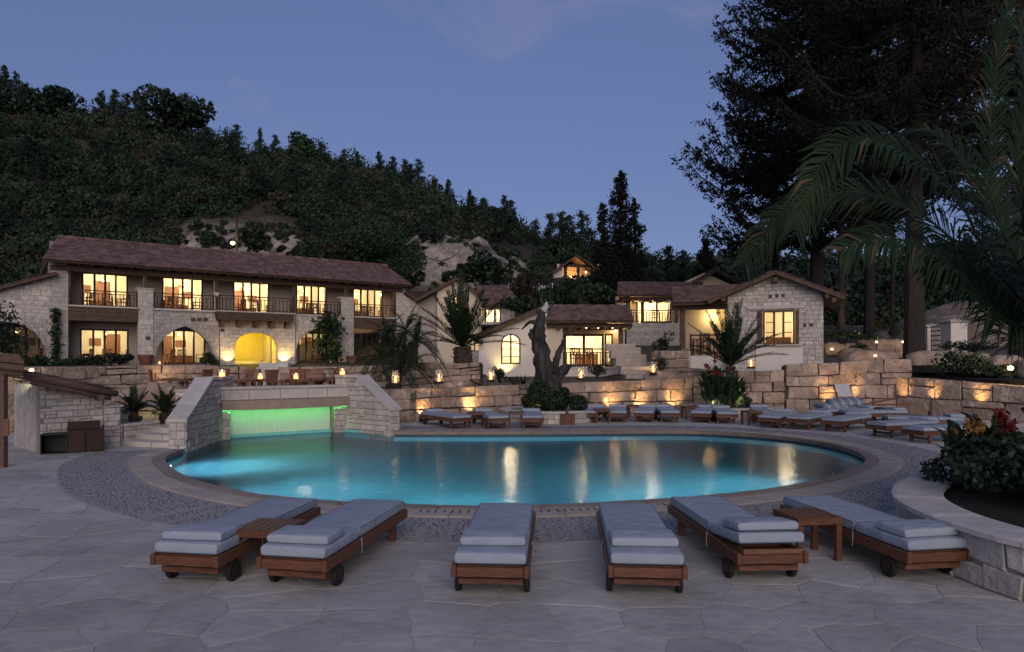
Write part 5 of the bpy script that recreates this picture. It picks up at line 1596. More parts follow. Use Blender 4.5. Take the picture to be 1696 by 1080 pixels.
# keep the sheet behind the boulder walls: its front edge follows them
def front_y(X): return float(np.interp(X, [-150, -15.6, -12.2, -8.6, -5.6, -1.2, -1.1, 1.0, 4.6, 9.8, 13.9, 15.5, 16.6, 150], [20.8, 20.8, 23.4, 25.6, 25.7, 25.1, 23.2, 24.0, 25.0, 25.2, 24.4, 25.0, 24.8, 24.8]))
V = []; nx, ny = len(xs), len(ys)
for j, y in enumerate(ys):
    for x in xs:
        fy = front_y(x); yy = fy + (y - ys[0]) * (62 - fy) / (62 - ys[0]) if y < 62 else y
        if y >= 62: yy = y
        z = rough_z(x, yy)
        V.append((x, yy, z))
Q = np.array([(j * nx + i, j * nx + i + 1, (j + 1) * nx + i + 1, (j + 1) * nx + i) for j in range(ny - 1) for i in range(nx - 1)])
def hill_mat():
    m = mat('hill_earth', (.060, .046, .030), .95, .45, .35, col2=(.030, .028, .018), bump=1.2, bscale=2.0)
    N, L = m.node_tree.nodes, m.node_tree.links
    b = N['Principled BSDF']; src = b.inputs['Base Color'].links[0].from_socket
    geo = N.new('ShaderNodeNewGeometry'); sx = N.new('ShaderNodeSeparateXYZ'); L.new(geo.outputs['Position'], sx.inputs[0])
    sn = N.new('ShaderNodeSeparateXYZ'); L.new(geo.outputs['True Normal'], sn.inputs[0])
    def rng_(sock, a, b_, c, d_):
        r_ = N.new('ShaderNodeMapRange'); r_.interpolation_type = 'SMOOTHSTEP'
        r_.inputs['From Min'].default_value = a; r_.inputs['From Max'].default_value = b_; r_.inputs['To Min'].default_value = c; r_.inputs['To Max'].default_value = d_
        L.new(sock, r_.inputs['Value']); return r_.outputs[0]
    def mul(a, b_):
        q = N.new('ShaderNodeMath'); q.operation = 'MULTIPLY'; L.new(a, q.inputs[0]); L.new(b_, q.inputs[1]); return q.outputs[0]
    no = N.new('ShaderNodeTexNoise'); no.inputs['Scale'].default_value = .28; no.inputs['Detail'].default_value = 6; L.new(geo.outputs['Position'], no.inputs['Vector'])
    ck = mul(mul(rng_(sx.outputs[1], 65.5, 67.5, 0, 1), rng_(sx.outputs[1], 73, 80, 1, 0)), rng_(no.outputs['Fac'], .30, .46, 0, 1))
    no3 = N.new('ShaderNodeTexNoise'); no3.inputs['Scale'].default_value = 1.3; no3.inputs['Detail'].default_value = 8; no3.inputs['Roughness'].default_value = .7; L.new(geo.outputs['Position'], no3.inputs['Vector'])
    rp = N.new('ShaderNodeValToRGB'); rp.color_ramp.elements[0].position = .35; rp.color_ramp.elements[1].position = .62
    rp.color_ramp.elements[0].color = (.13, .105, .085, 1); rp.color_ramp.elements[1].color = (.38, .325, .275, 1)
    L.new(no3.outputs['Fac'], rp.inputs['Fac'])
    mx = N.new('ShaderNodeMix'); mx.data_type = 'RGBA'
    L.new(ck, mx.inputs['Factor']); L.new(src, mx.inputs['A']); L.new(rp.outputs['Color'], mx.inputs['B'])
    # pale track and garden earth in front
    mx2 = N.new('ShaderNodeMix'); mx2.data_type = 'RGBA'; mx2.inputs['B'].default_value = (.15, .125, .10, 1)
    L.new(mul(rng_(sx.outputs[1], 38, 50, .8, 0), rng_(sx.outputs[0], 8, 14, .35, 1)), mx2.inputs['Factor']); L.new(mx.outputs['Result'], mx2.inputs['A'])
    L.new(mx2.outputs['Result'], b.inputs['Base Color'])
    return m
hill = link('hillside', np_mesh('hillside', np.array(V), Q, hill_mat(), smooth=True), kind='structure')

# the road's guard rail above the cottages, and the power line
gr = thing('guard_rail', 'long pale guard rail along the hill road above the cottages', 'guard rail', (W(738, 597, 63.6).x, 63.6, 0))
x0_, x1_ = 0.0, W(915, 597, 63.6).x - W(738, 597, 63.6).x
zr0_ = W(800, 478, 63.6).z
for i in range(9):
    x = x0_ + (x1_ - x0_) * i / 8
    MB().box((x, .06, zr0_ - .2), (.1, .1, 1.4)).build('post', M['steel'], gr)
MB().box(((x0_ + x1_) / 2, 0, zr0_ + .15), (x1_ - x0_, .05, .26)).build('rail', mat('galvanised_rail', (.55, .55, .56), .6), gr)
pl = thing('utility_pole', 'wooden power pole with a bright lamp standing above the red roof', 'utility pole', W(392, 440, 63))
zt_ = W(392, 357, 63).z - W(392, 440, 63).z
MB().tube([(0, 0, -1.5), (0, 0, zt_)], [.15, .11], 8).build('pole', M['bark'], pl)
MB().box((0, -.1, zt_ - .3), (1.5, .1, .1)).build('crossarm', M['bark'], pl)
zl_ = W(390, 404, 63).z - W(392, 440, 63).z
MB().bar((0, 0, zl_ + .1), (-.12, -.6, zl_ + .12), .05).build('lamp_arm', M['steel'], pl)
MB().lathe([(0, -.2), (.16, -.12), (.2, 0), (.12, .1), (0, .12)], (-.12, -.62, zl_), 10, cap=False).build('lamp', emit('street_lamp_glow', (1, .70, .28), 14.0), pl)
point('pole_light', Vector(pl.location) + Vector((-.12, -1.0, zl_)), 160, (1, .68, .30), .1)
top = Vector(pl.location) + Vector((0, 0, zt_))
def cable(a, b, sag, r=.028):
    a, b = Vector(a), Vector(b); pts = []
    for i in range(13):
        t = i / 12; p = a.lerp(b, t); p.z -= sag * 4 * t * (1 - t); pts.append(p)
    return pts
wires = MB()
for i, dz in enumerate((-.15, -.45, -.95, -1.25)):
    wires.tube(cable(top + Vector((0, 0, dz)), W(-260, 352 + i * 6, 58), .5), .024, 4, cap=False)
props(wires.build('power_cables', M['iron']), 'four thin power cables running left from the wooden pole across the dark hill', 'cables')
wires = MB()
for i, dz in enumerate((-.15, -.45, -.95)):
    wires.tube(cable(top + Vector((0, 0, dz)), W(985, 383 + i * 4, 84), 1.6), .026, 4, cap=False)
props(wires.build('power_cables', M['iron']), 'three thin power cables running right from the wooden pole towards the tall conifer', 'cables')

cb = MB(); cb.tube(cable(W(688, 410, 66), W(762, 416, 66), 1.1), .05, 5, cap=False)
props(cb.build('hanging_cable', M['iron']), 'thick dark cable sagging across the pale cliff above the gabled house', 'cable')

# ================================================================== FOLIAGE BUILDERS
def bush_cloud(c, r, n, leaf, rng, flat=.85, lobes=5):
    """leaf centres for an uneven crown: several overlapping lobes, denser at their skins"""
    c = np.array(c, float); out = []
    lc = rng.normal(size=(lobes, 3)) * np.array([.48, .48, .34]) * r; lr = r * (.42 + .33 * rng.random(lobes))
    k = rng.integers(0, lobes, n)
    d = rng.normal(size=(n, 3)); d /= np.linalg.norm(d, axis=1, keepdims=True)
    rad = lr[k] * (.45 + .55 * rng.random(n) ** .45)
    p = lc[k] + d * rad[:, None]; p[:, 2] *= flat
    return c + p
rng = np.random.default_rng(23)
BARE = [(300, 366, 385, 425, 1.0), (396, 366, 480, 425, .97), (692, 390, 752, 472, .97), (735, 402, 785, 476, .93), (800, 405, 905, 476, .9), (740, 462, 915, 482, 1.0), (398, 258, 452, 300, .8), (105, 190, 150, 215, .6), (420, 340, 470, 372, .7), (730, 330, 770, 368, .6)]
def bare(px, py):
    for x0, y0, x1, y1, p in BARE:
        if x0 < px < x1 and y0 < py < y1: return p
    return 0
cents, sizes, dry, dk, pa = [], [], [], [], []
PN = 1750; tries = 0; nb = 0
while nb < PN and tries < 40000:
    tries += 1
    Y = 64 + 64 * rng.random() ** 1.15; px = -60 + 1640 * rng.random(); X = (px - CX) / FPX * Y
    if 61 < Y < 66.3: continue
    z = ground_z(X, Y); py = YH - (z - EYE) / Y * FPX
    r = (0.9 + 1.6 * rng.random() ** 1.6) * (.75 + Y / 220.0); pyt = py - 1.3 * r / Y * FPX
    pxr = r / Y * FPX
    if rng.random() < max(bare(px + pxr * a_, py + (pyt - py) * b_) for a_ in (-.8, 0, .8) for b_ in (-.15, .5, 1)): continue
    if 895 < px < 1012 and 74 < Y < 93: continue
    nl = int(1.2 * (150 + 95 * r))
    p = bush_cloud((X, Y, z + r * .35), r, nl, .3, rng, .8, 6)
    kx = mnoise.noise(Vector((X * .05, Y * .05, 3))) + .55 * rng.normal()
    (dry if kx > .85 else pa if kx > .35 else dk if kx < -.3 else cents).append(p)
    nb += 1
for i in range(230):          # low tufts clinging to the cliff and the bare patches
    px = 295 + 620 * rng.random(); Y = 66.2 + 11 * rng.random(); X = (px - CX) / FPX * Y; r = .25 + .55 * rng.random()
    (dry, pa, cents, dk)[int(rng.integers(0, 4))].append(bush_cloud((X, Y, ground_z(X, Y) + r * .4), r, int(60 + 90 * r), .2, rng, .8, 3))
for lst, nm, mt in ((cents, 'hill_scrub', 'scrub'), (dk, 'dark_hill_scrub', 'scrubdark'), (pa, 'grey_hill_scrub', 'scrubpale'), (dry, 'dry_hill_scrub', 'scrub2')):
    P_ = np.concatenate(lst); v, f = leaf_quads(P_, .40, .75, rng, .4)
    link(nm, np_mesh(nm, v, f, M[mt]), kind='stuff')

def tree_mesh_pine(h, r, rng, n=1500, leaf=.3, open_=.5):
    """small open pine: whorls of branches with needle tufts"""
    cs = []; tb = MB()
    lean = rng.normal(size=2) * .04 * h
    tb.tube([(0, 0, -.5), (lean[0] * .5, lean[1] * .5, h * .5), (lean[0], lean[1], h * .96)], [h * .022, h * .016, h * .006], 6)
    nb_ = int(12 + h * 2.2)
    for i in range(nb_):
        t = .22 + .76 * (i + rng.random()) / nb_
        a = rng.random() * 6.28; L_ = r * (1.15 - t) ** .75 * (.55 + .6 * rng.random())
        b0 = np.array([lean[0] * t, lean[1] * t, h * t]); d = np.array([math.cos(a), math.sin(a), .25 + .3 * rng.random()])
        e = b0 + d * L_
        tb.tube([b0, (b0 + e) / 2 + np.array([0, 0, -.06 * L_]), e], [h * .007, h * .005, h * .002], 4, cap=False)
        k = max(6, int(n / nb_ * L_ / (r * .6)))
        s = rng.random(k) ** .6
        cs.append(b0 + (e - b0) * s[:, None] + rng.normal(size=(k, 3)) * (.10 + .13 * L_) * np.array([1, 1, .7]))
    return tb, np.concatenate(cs)
def tree(name, label, cat, loc, tb, cs, leaf, mt, rng, group=None, aspect=.55, bark='bark', rz=0.0):
    t = thing(name, label, cat, loc, rz, group)
    tb.build('trunk', M[bark], t)
    v, f = leaf_quads(cs, leaf, aspect, rng, .2)
    link('crown', np_mesh('crown', v, f, M[mt]), t)
    return t
# trees and big bushes standing out on the ridge line
protos = []
for k in range(4):
    tb, cs = tree_mesh_pine(6.0, 1.75, rng, 2600)
    protos.append(tree('ridge_pine', 'small open crowned pine standing on the ridge against the sky', 'pine tree', (0, 0, 0), tb, cs, .25, 'pine', rng, 'small pines along the ridge line'))
def ridge_at(px, py_top, Y, proto, tight=1.0):
    X = (px - CX) / FPX * Y; z = ground_z(X, Y); top_ = EYE + (YH - py_top) / FPX * Y
    s = max(.35, (top_ - z) / 6.0)
    return (X, Y, z - .2), s * tight
RP = [(10, 106), (28, 118), (122, 158), (172, 150), (187, 146), (207, 152), (228, 150), (243, 157), (275, 158), (303, 152), (330, 175), (372, 212), (392, 205), (430, 212), (455, 222), (495, 232), (520, 232), (568, 246), (592, 250), (626, 250), (650, 258), (672, 262), (691, 262), (720, 292), (740, 295), (778, 312), (800, 326), (832, 322), (845, 330), (884, 362), (912, 352), (930, 350), (945, 355), (968, 350)]
used = [False] * 4
for i, (px, pt) in enumerate(RP):
    pr = protos[i % 4]; loc, s = ridge_at(px, pt, 122 + 3 * rng.random() if px < 860 else 100, pr)
    o = pr if not used[i % 4] else dup(pr); used[i % 4] = True
    o.location = loc; o.scale = (s * (.8 + .4 * rng.random()), s * .9, s); o.rotation_euler = (0, 0, rng.random() * 6)
def big_bush(name, label, px, py_top, py_bot, wpx, Y, mt='scrub', group=None, leaf=.4, n=2600, base=None):
    X = (px - CX) / FPX * Y; r = wpx / 2 / FPX * Y; z0 = EYE + (YH - py_bot) / FPX * Y; h = (py_bot - py_top) / FPX * Y
    t = thing(name, label, 'bush' if 'bush' in name else 'tree', (X, Y, z0), 0, group)
    P_ = bush_cloud((0, 0, 0), r * .95, n, leaf, rng, 1.0, 9); P_[:, 2] = (P_[:, 2] / (r * .95) * .5 + .52) * h
    tb = MB()
    for k in range(4):
        a = rng.random() * 6.28; tb.tube([(0, 0, -.6), (math.cos(a) * r * .2, math.sin(a) * r * .2, h * .35), (math.cos(a) * r * .55, math.sin(a) * r * .5, h * .75)], [h * .03, h * .02, h * .008], 5)
    tb.build('trunk', M['bark'], t)
    v, f = leaf_quads(P_, leaf, .8, rng, .3); link('crown', np_mesh('crown', v, f, M[mt]), t)
    return t
big_bush('carob_tree', 'widest dense round tree behind the red roof in front of the pale cliff', 605, 378, 472, 175, 63.8, 'scrub', n=9500, leaf=.26)
big_bush('rounded_bush', 'small dark round bush just right of the power pole', 422, 376, 418, 50, 66, 'leafdark', n=1500, leaf=.32)
big_bush('oak_tree', 'dark domed tree on the left ridge, broadest on the skyline', 306, 162, 222, 100, 120, 'leafdark', n=2600, leaf=.7)
big_bush('oak_tree', 'tall rounded tree on the skyline above the orange earth patch', 498, 228, 285, 46, 118, 'scrub', n=1600, leaf=.6)
big_bush('dark_tree', 'dark bushy tree at the top left edge of the hill', 50, 142, 200, 110, 118, 'leafdark', n=2400, leaf=.7)
big_bush('dark_tree', 'dark leafy tree in front of the cliff above the gabled house', 790, 425, 478, 78, 61.5, 'leafdark', n=2600, leaf=.34)
big_bush('dark_tree', 'round dark tree halfway up the slope above the pale cliffs', 826, 330, 392, 70, 104, 'leafdark', n=1800, leaf=.55)
big_bush('grey_bush', 'loose grey green bush above the roof of the white cottage', 878, 440, 510, 70, 58, 'scrub2', n=1500, leaf=.26)
big_bush('grey_bush', 'silvery bush in front of the widest round tree behind the roof', 563, 402, 432, 48, 61.2, 'scrub2', n=900, leaf=.3)
big_bush('garden_bush', 'dark green bush under the tall conifer beside the hilltop house', 1000, 474, 515, 80, 56, 'leaf', n=2400, leaf=.3)
big_bush('hill_bush', 'broad dark bush on the slope under the hilltop house terrace', 925, 478, 512, 70, 60, 'scrub', n=2200, leaf=.28)
big_bush('hill_bush', 'low bush left of the hilltop house on the bare slope', 880, 455, 485, 46, 72, 'scrub', n=1500, leaf=.3)
big_bush('garden_bush', 'dark bush between the gabled house and the white cottage roof', 875, 490, 520, 60, 47, 'leafdark', n=1500, leaf=.24)

# --- tall conifers
def conifer(name, label, px, py_top, Y, rbase, rng, nb_=110, per=60, leaf=.30, mt='cypress', z0=None, spread=.9, droop=.15, tip=.35, trunk_r=.3, first=.06, cat='conifer', narrow=1.0):
    X = (px - CX) / FPX * Y
    z0 = ground_z(X, Y) if z0 is None else z0
    h = EYE + (YH - py_top) / FPX * Y - z0
    tb = MB(); tb.tube([(0, 0, -.5), (0, 0, h * .5), (0, 0, h * .99)], [trunk_r, trunk_r * .6, .03], 8)
    cs = []; ds = []
    for i in range(nb_):
        t = first + (1 - first) * ((i + rng.random()) / nb_) ** .9; a = rng.random() * 6.28
        L_ = (rbase * (1 - t) ** .85 * narrow + .25) * (.6 + .55 * rng.random())
        b0 = np.array([0, 0, h * t]); pts = []
        for k in range(6):
            s = k / 5
            pts.append(b0 + np.array([math.cos(a), math.sin(a), 0]) * L_ * s + np.array([0, 0, L_ * (-droop * math.sin(s * 2.4) + tip * s ** 2.2)]))
        pts = np.array(pts)
        tb.tube([tuple(p) for p in pts], [trunk_r * .22 * (1 - .8 * k / 5) * (1.1 - t) + .012 for k in range(6)], 4, cap=False)
        kk = int(per * (.35 + L_ / rbase)); s = (rng.random(kk) ** .7) * 4.999
        j = s.astype(int); fr_ = (s - j)[:, None]
        q = pts[j] * (1 - fr_) + pts[j + 1] * fr_
        side = np.array([-math.sin(a), math.cos(a), 0]) * rng.normal(size=(kk, 1)) * L_ * .15 * spread
        q = q + side + rng.normal(size=(kk, 3)) * np.array([.10, .10, .09]) * (1 + L_ * .16); q[:, 2] -= np.abs(rng.normal(size=kk)) * .10 * L_ * .5
        cs.append(q)
    return tree(name, label, cat, (X, Y, z0), tb, np.concatenate(cs), leaf, mt, rng, aspect=.45)
conifer('conifer', 'tall pointed conifer on the skyline between the hilltop house and the cottages', 1028, 287, 60, 3.6, rng, 170, 85, .26, z0=3.0, spread=1.2)
conifer('conifer', 'smaller spire beside the tall pointed conifer, on its right', 1052, 330, 62, 2.2, rng, 80, 60, .3, z0=3.0)
conifer('conifer', 'dark bushy spire left of the tall pointed conifer', 1000, 338, 64, 2.4, rng, 70, 60, .32, z0=3.0)
conifer('conifer', 'leftmost of two small pale spires above the upper cottage roof', 1107, 408, 70, 2.0, rng, 70, 60, .3, 'pine', z0=4.0)
conifer('conifer', 'second small spire above the upper cottage roof, with a thin top', 1132, 416, 72, 1.9, rng, 60, 60, .3, 'pine', z0=4.0)
conifer('conifer', 'dark narrow spire left of the great trees, above the upper gable', 1168, 396, 66, 2.3, rng, 80, 70, .3, z0=4.0)
# --- the great dark trees on the right
def giant(label, px, Y, h, rmax, first, rng, nb_, per, leaf, trunk_r, z0=None, cone=False):
    X = (px - CX) / FPX * Y; z0 = ground_z(X, Y) if z0 is None else z0
    tb = MB(); tb.tube([(0, 0, -.6), (0, 0, 1.2), (.05, 0, h * .5), (0, .1, h)], [trunk_r * 1.35, trunk_r, trunk_r * .62, .05], 12, wob=.25)
    cs = []
    for i in range(nb_):
        t = first + (1 - first) * (i + rng.random()) / nb_; a = rng.random() * 6.28
        env = min(1, .55 + 1.5 * (t - first)) if t < first + .3 else max(.12, 1 - (t - first - .3) / (1 - first - .3) * .85)
        if cone: env = min(1, .7 + 2.2 * (t - first)) if t < .40 else max(.12, 1 - (t - .40) * 1.55)
        L_ = rmax * env * (.62 + .43 * rng.random())
        b0 = np.array([0, 0, h * t]); pts = []
        for k in range(8):
            s = k / 7
            pts.append(b0 + np.array([math.cos(a + .25 * s), math.sin(a + .25 * s), 0]) * L_ * s + np.array([0, 0, L_ * (-.30 * math.sin(s * 2.2) + .30 * s ** 3)]))
        pts = np.array(pts)
        tb.tube([tuple(p) for p in pts], [trunk_r * .26 * (1 - .85 * k / 7) + .012 for k in range(8)], 5, cap=False)
        ntw = int(6 + L_ * 2.2)
        for w in range(ntw):           # side twigs with upturned ends
            s = 1 + 6 * (w + rng.random()) / ntw * .999; j = min(6, int(s)); q0 = pts[j] + (pts[j + 1] - pts[j]) * (s - j)
            b = a + (1 if w % 2 else -1) * (.5 + .6 * rng.random()); l = L_ * .26 * (1.15 - s / 8) + .35
            k = int(per); u = rng.random(k)
            dirv = np.array([math.cos(b), math.sin(b), 0])
            q = q0 + dirv * (u * l)[:, None] + np.array([0, 0, 1.0]) * (-.18 * np.sin(u * 2.6) * l + .34 * l * u ** 3)[:, None]
            cs.append(q + rng.normal(size=(k, 3)) * .10)
    return tree('dark_conifer', label, 'conifer', (X, Y, z0), tb, np.concatenate(cs), leaf, 'cypress', rng, aspect=.42)
giant('great dark conifer whose branches reach farthest left into the sky, behind the stone cottage', 1352, 41, 32, 8.6, .24, rng, 230, 40, .22, .40, z0=1.9, cone=True)
giant('great dark conifer with the thickest trunk, beside the iron gate', 1514, 28, 26, 6.6, .30, rng, 150, 38, .18, .36)
giant('dark conifer filling the top right corner behind the big palm', 1690, 36, 30, 8.4, .30, rng, 150, 40, .20, .42)
giant('dark conifer far behind the lamp lit slim trunk', 1440, 56, 32, 8.5, .42, rng, 90, 26, .30, .40)
used = 0
for i in range(46):           # young pines scattered over the slope
    Y = 74 + 46 * rng.random(); px = -20 + 900 * rng.random(); X = (px - CX) / FPX * Y; z = ground_z(X, Y); py = YH - (z - EYE) / Y * FPX
    if max(bare(px, py), bare(px, py - 30)) > 0: continue
    o = dup(protos[i % 4], (X, Y, z - .2), rng.random() * 6, 'young pine standing among the scrub on the hillside slope'); o['group'] = 'young pines on the hillside'
    s_ = .45 + .5 * rng.random(); o.scale = (s_ * 1.1, s_ * 1.1, s_)
# slim lit trunk and the shadowy ones
def bare_trunk(label, px, py0, Y, r, h, z0=None):
    X = (px - CX) / FPX * Y; z0 = (EYE + (YH - py0) / FPX * Y) if z0 is None else z0
    t = thing('slim_tree', label, 'tree', (X, Y, z0)); tb = MB()
    tb.tube([(0, 0, -.5), (.03, 0, h * .4), (0, 0, h)], [r * 1.15, r, r * .7], 10, wob=.2); tb.build('trunk', M['bark'], t)
    cs = []
    tw = MB()
    for i in range(16):
        a = rng.random() * 6.28; z = h * (.6 + .4 * rng.random()); l = 1.2 + 1.8 * rng.random()
        e = np.array([math.cos(a) * l, math.sin(a) * l, z + .5]); tw.tube([(0, 0, z), tuple(e)], [.05, .015], 4, cap=False)
        u = rng.random(70)[:, None] ** .5; cs.append(np.array([0, 0, z]) + (e - np.array([0, 0, z])) * u + rng.normal(size=(70, 3)) * .3)
    tw.build('branches', M['bark'], t)
    v, f = leaf_quads(np.concatenate(cs), .3, .45, rng); link('crown', np_mesh('crown', v, f, M['cypress']), t)
    return t
bare_trunk('slim straight tree trunk glowing orange from a lamp right of the stone cottage', 1393, 562, 32, .15, 8.5)
bare_trunk('dark trunk behind the roof of the stone cottage, near its left slope', 1284, 470, 44, .22, 9)
bare_trunk('thin dark trunk between the lit slim trunk and the thickest trunk', 1478, 545, 44, .13, 9)
spot('trunk_light', W(1402, 566, 31.2), W(1392, 470, 32), 90, (1, .56, .2), 50, .8)
# dark wooded rise behind the great trees
cents = []
for i in range(230):
    px = 1180 + 640 * rng.random(); Y = 66 + 50 * rng.random(); X = (px - CX) / FPX * Y; r = 1.6 + 2.2 * rng.random()
    cents.append(bush_cloud((X, Y, ground_z(X, Y) + r * .6), r, 230, .4, rng, 1.2, 5))
P_ = np.concatenate(cents); v, f = leaf_quads(P_, .62, .8, rng, .3); link('far_wood', np_mesh('far_wood', v, f, M['leafdark']), kind='stuff')
# pale earth mound behind the gate
mb = MB(); k = 22
Vv = []
for i in range(k + 1):
    for j in range(k + 1):
        u, v_ = i / k * 2 - 1, j / k * 2 - 1
        hgt = 5.0 * max(0, 1 - (abs(u) ** 1.6)) * max(0, 1 - abs(v_) ** 1.8) + .35 * mnoise.noise(Vector((u * 4, v_ * 4, 1)))
        Vv.append((34.5 + u * 9.5, 52 + v_ * 9, 1.4 + max(-.3, hgt)))
Q = np.array([(i * (k + 1) + j, (i + 1) * (k + 1) + j, (i + 1) * (k + 1) + j + 1, i * (k + 1) + j + 1) for i in range(k) for j in range(k)])
link('earth_mound', np_mesh('earth_mound', np.array(Vv), Q, M['dirt'], smooth=True), kind='structure')

# gate
gp = W(1548, 583, 36)
def post_(label, px, w, h, loc):
    t = thing('gate_post', label, 'gate post', loc)
    MB().box((0, 0, h / 2), (w, w, h), ch=.015).build('shaft', M['plaster'], t)
    MB().box((0, 0, h + .05), (w + .14, w + .14, .10), ch=.02).build('cap', M['limecap'], t)
    mb = MB(); a = w / 2 + .02; mb.add([(-a, -a, h + .10), (a, -a, h + .10), (a, a, h + .10), (-a, a, h + .10), (0, 0, h + .22)], [(0, 1, 4), (1, 2, 4), (2, 3, 4), (3, 0, 4), (3, 2, 1, 0)]); mb.build('cap_top', M['limecap'], t)
zg = W(1580, 583, 34).z
post_('white square gate post right of the black gate, nearest the viewer', 0, .82, 1.45, W(1580, 583, 34))
post_('white gate post half hidden by the thick tree trunk, left of the black gate', 0, .82, 1.35, Vector((W(1541, 580, 37).x, 37, zg)))
gt = thing('iron_gate', 'black iron lattice gate between two white posts', 'gate', Vector((W(1541, 580, 36.4).x, 36.4, zg)), math.atan2(34.3 - 36.4, W(1566, 580, 34.3).x - W(1541, 580, 36.4).x))
gl = math.hypot(34.3 - 36.4, W(1566, 580, 34.3).x - W(1541, 580, 36.4).x)
for i in range(8): MB().box((gl * (i + .3) / 8 + .1, 0, .72), (.05, .04, 1.3)).build('bar', M['iron'], gt)
for i in range(6): MB().box((gl / 2 + .05, 0, .12 + i * .25), (gl - .1, .035, .05)).build('crossbar', M['iron'], gt)
# boulders lining the upper bank on the right
BL = [(1440, 598, 95, 36, 27.3, 'flat topped boulder under the small round lamps, widest on the bank'), (1556, 600, 112, 34, 26.5, 'longest pale boulder on the bank below the gate'), (1616, 601, 44, 32, 26.2, 'short upright boulder right of the longest pale boulder'),
      (1664, 606, 56, 32, 25.5, 'shaded boulder behind the bright ground lamp at right edge'), (1712, 612, 50, 30, 24.8, 'boulder cut by the right edge behind the palm')]
for i, (px, py, w, h, Y, lb) in enumerate(BL):
    boulder(lb, W(px, py + h / 2, Y) - Vector((0, 0, .1)), (w / FPX * Y, .9, h / FPX * Y + .12), 30 + i)
for i, (px, py, w, h, lb) in enumerate(((1380, 577, 30, 20, 'small boulder leftmost in the row behind the stone cottage corner'), (1408, 578, 30, 19, 'small boulder second in the row right of the stone cottage'), (1434, 576, 22, 28, 'narrow upright boulder in the row behind the bank lamps'), (1460, 576, 42, 32, 'rounded boulder in the middle of the upper lamp lit row'), (1490, 577, 30, 30, 'boulder at the foot of the thickest trunk'))):
    boulder(lb, W(px, py + h / 2, 30.5) - Vector((0, 0, .1)), (w / FPX * 30.5, .8, h / FPX * 30.5 + .1), 50 + i)
boulder('broad low boulder at the wall top beside the foot of the garden steps', (5.75, 25.45, .95), (1.7, .9, .55), 71)
boulder('small boulder on the wall top left of the white base wall', (6.75, 25.5, 1.1), (.9, .7, .5), 72)
slab('bank_bed', [(14.2, 24.1), (15.2, 22.8), (16.1, 21.4), (17.1, 19.0), (26, 19.0), (26, 28), (14.2, 28)], .9, 1.25, M['soil'])
slab('upper_bank', [(12.0, 24.9), (14.0, 24.6), (15.5, 25.4), (17.5, 26.2), (30, 26.2), (30, 33), (12.0, 33)], .9, 1.72, M['soil'])

# ================================================================== FURNITURE
def pillow_mesh(name, sx, sy, sz, m, seed=0, nx=10, ny=14, soft=.02, puff=.008):
    """soft box cushion: rounded edges, slightly crowned, faint unevenness"""
    V = []; F = []
    def prof(t, s): return s / 2 * t
    def ticks(n, s):
        e = 2 * soft / s; a = [-1, -1 + e * .12, -1 + e * .45, -1 + e]; m_ = n - 6
        return a + [(-1 + e) + (2 - 2 * e) * i / m_ for i in range(1, m_)] + [-q for q in a[::-1]]
    nx, ny = max(nx, 9), max(ny, 9); TU, TV = ticks(nx, sx), ticks(ny, sy); nx, ny = len(TU) - 1, len(TV) - 1
    for side in (0, 1):
        for j in range(ny + 1):
            for i in range(nx + 1):
                u, v = TU[i], TV[j]
                e = max(abs(u), abs(v))
                eu, ev = max(0, (abs(u) * sx / 2 - (sx / 2 - soft)) / soft), max(0, (abs(v) * sy / 2 - (sy / 2 - soft)) / soft)
                k = 1 - math.sqrt(max(0, 1 - min(1, math.hypot(eu, ev)) ** 2))
                z = sz / 2 - k * soft * .8 + puff * (1 - u * u) * (1 - v * v) + .004 * mnoise.noise(Vector((u * 3 + seed, v * 5, side)))
                V.append((u * sx / 2, v * sy / 2, z if side else -sz / 2 + k * soft * .8))
    n1 = (nx + 1) * (ny + 1); idx = lambda s, i, j: s * n1 + j * (nx + 1) + i
    for j in range(ny):
        for i in range(nx):
            F.append((idx(1, i, j), idx(1, i + 1, j), idx(1, i + 1, j + 1), idx(1, i, j + 1)))
            F.append((idx(0, i, j + 1), idx(0, i + 1, j + 1), idx(0, i + 1, j), idx(0, i, j)))
    for i in range(nx):
        F.append((idx(0, i, 0), idx(0, i + 1, 0), idx(1, i + 1, 0), idx(1, i, 0))); F.append((idx(1, i, ny), idx(1, i + 1, ny), idx(0, i + 1, ny), idx(0, i, ny)))
    for j in range(ny):
        F.append((idx(1, 0, j), idx(1, 0, j + 1), idx(0, 0, j + 1), idx(0, 0, j))); F.append((idx(0, nx, j), idx(0, nx, j + 1), idx(1, nx, j + 1), idx(1, nx, j)))
    return MB().add(V, F).mesh(name, m, smooth=True)

def piping(mb, sx, sy, z, soft=.03, r=.006):
    pts = []
    for cx_, cy_, a0 in ((sx / 2 - soft, sy / 2 - soft, 0), (-sx / 2 + soft, sy / 2 - soft, 90), (-sx / 2 + soft, -sy / 2 + soft, 180), (sx / 2 - soft, -sy / 2 + soft, 270)):
        for k in range(4): a = R(a0 + 30 * k); pts.append((cx_ + soft * math.cos(a), cy_ + soft * math.sin(a), z))
    pts.append(pts[0]); mb.tube(pts, r, 4, cap=False); return mb

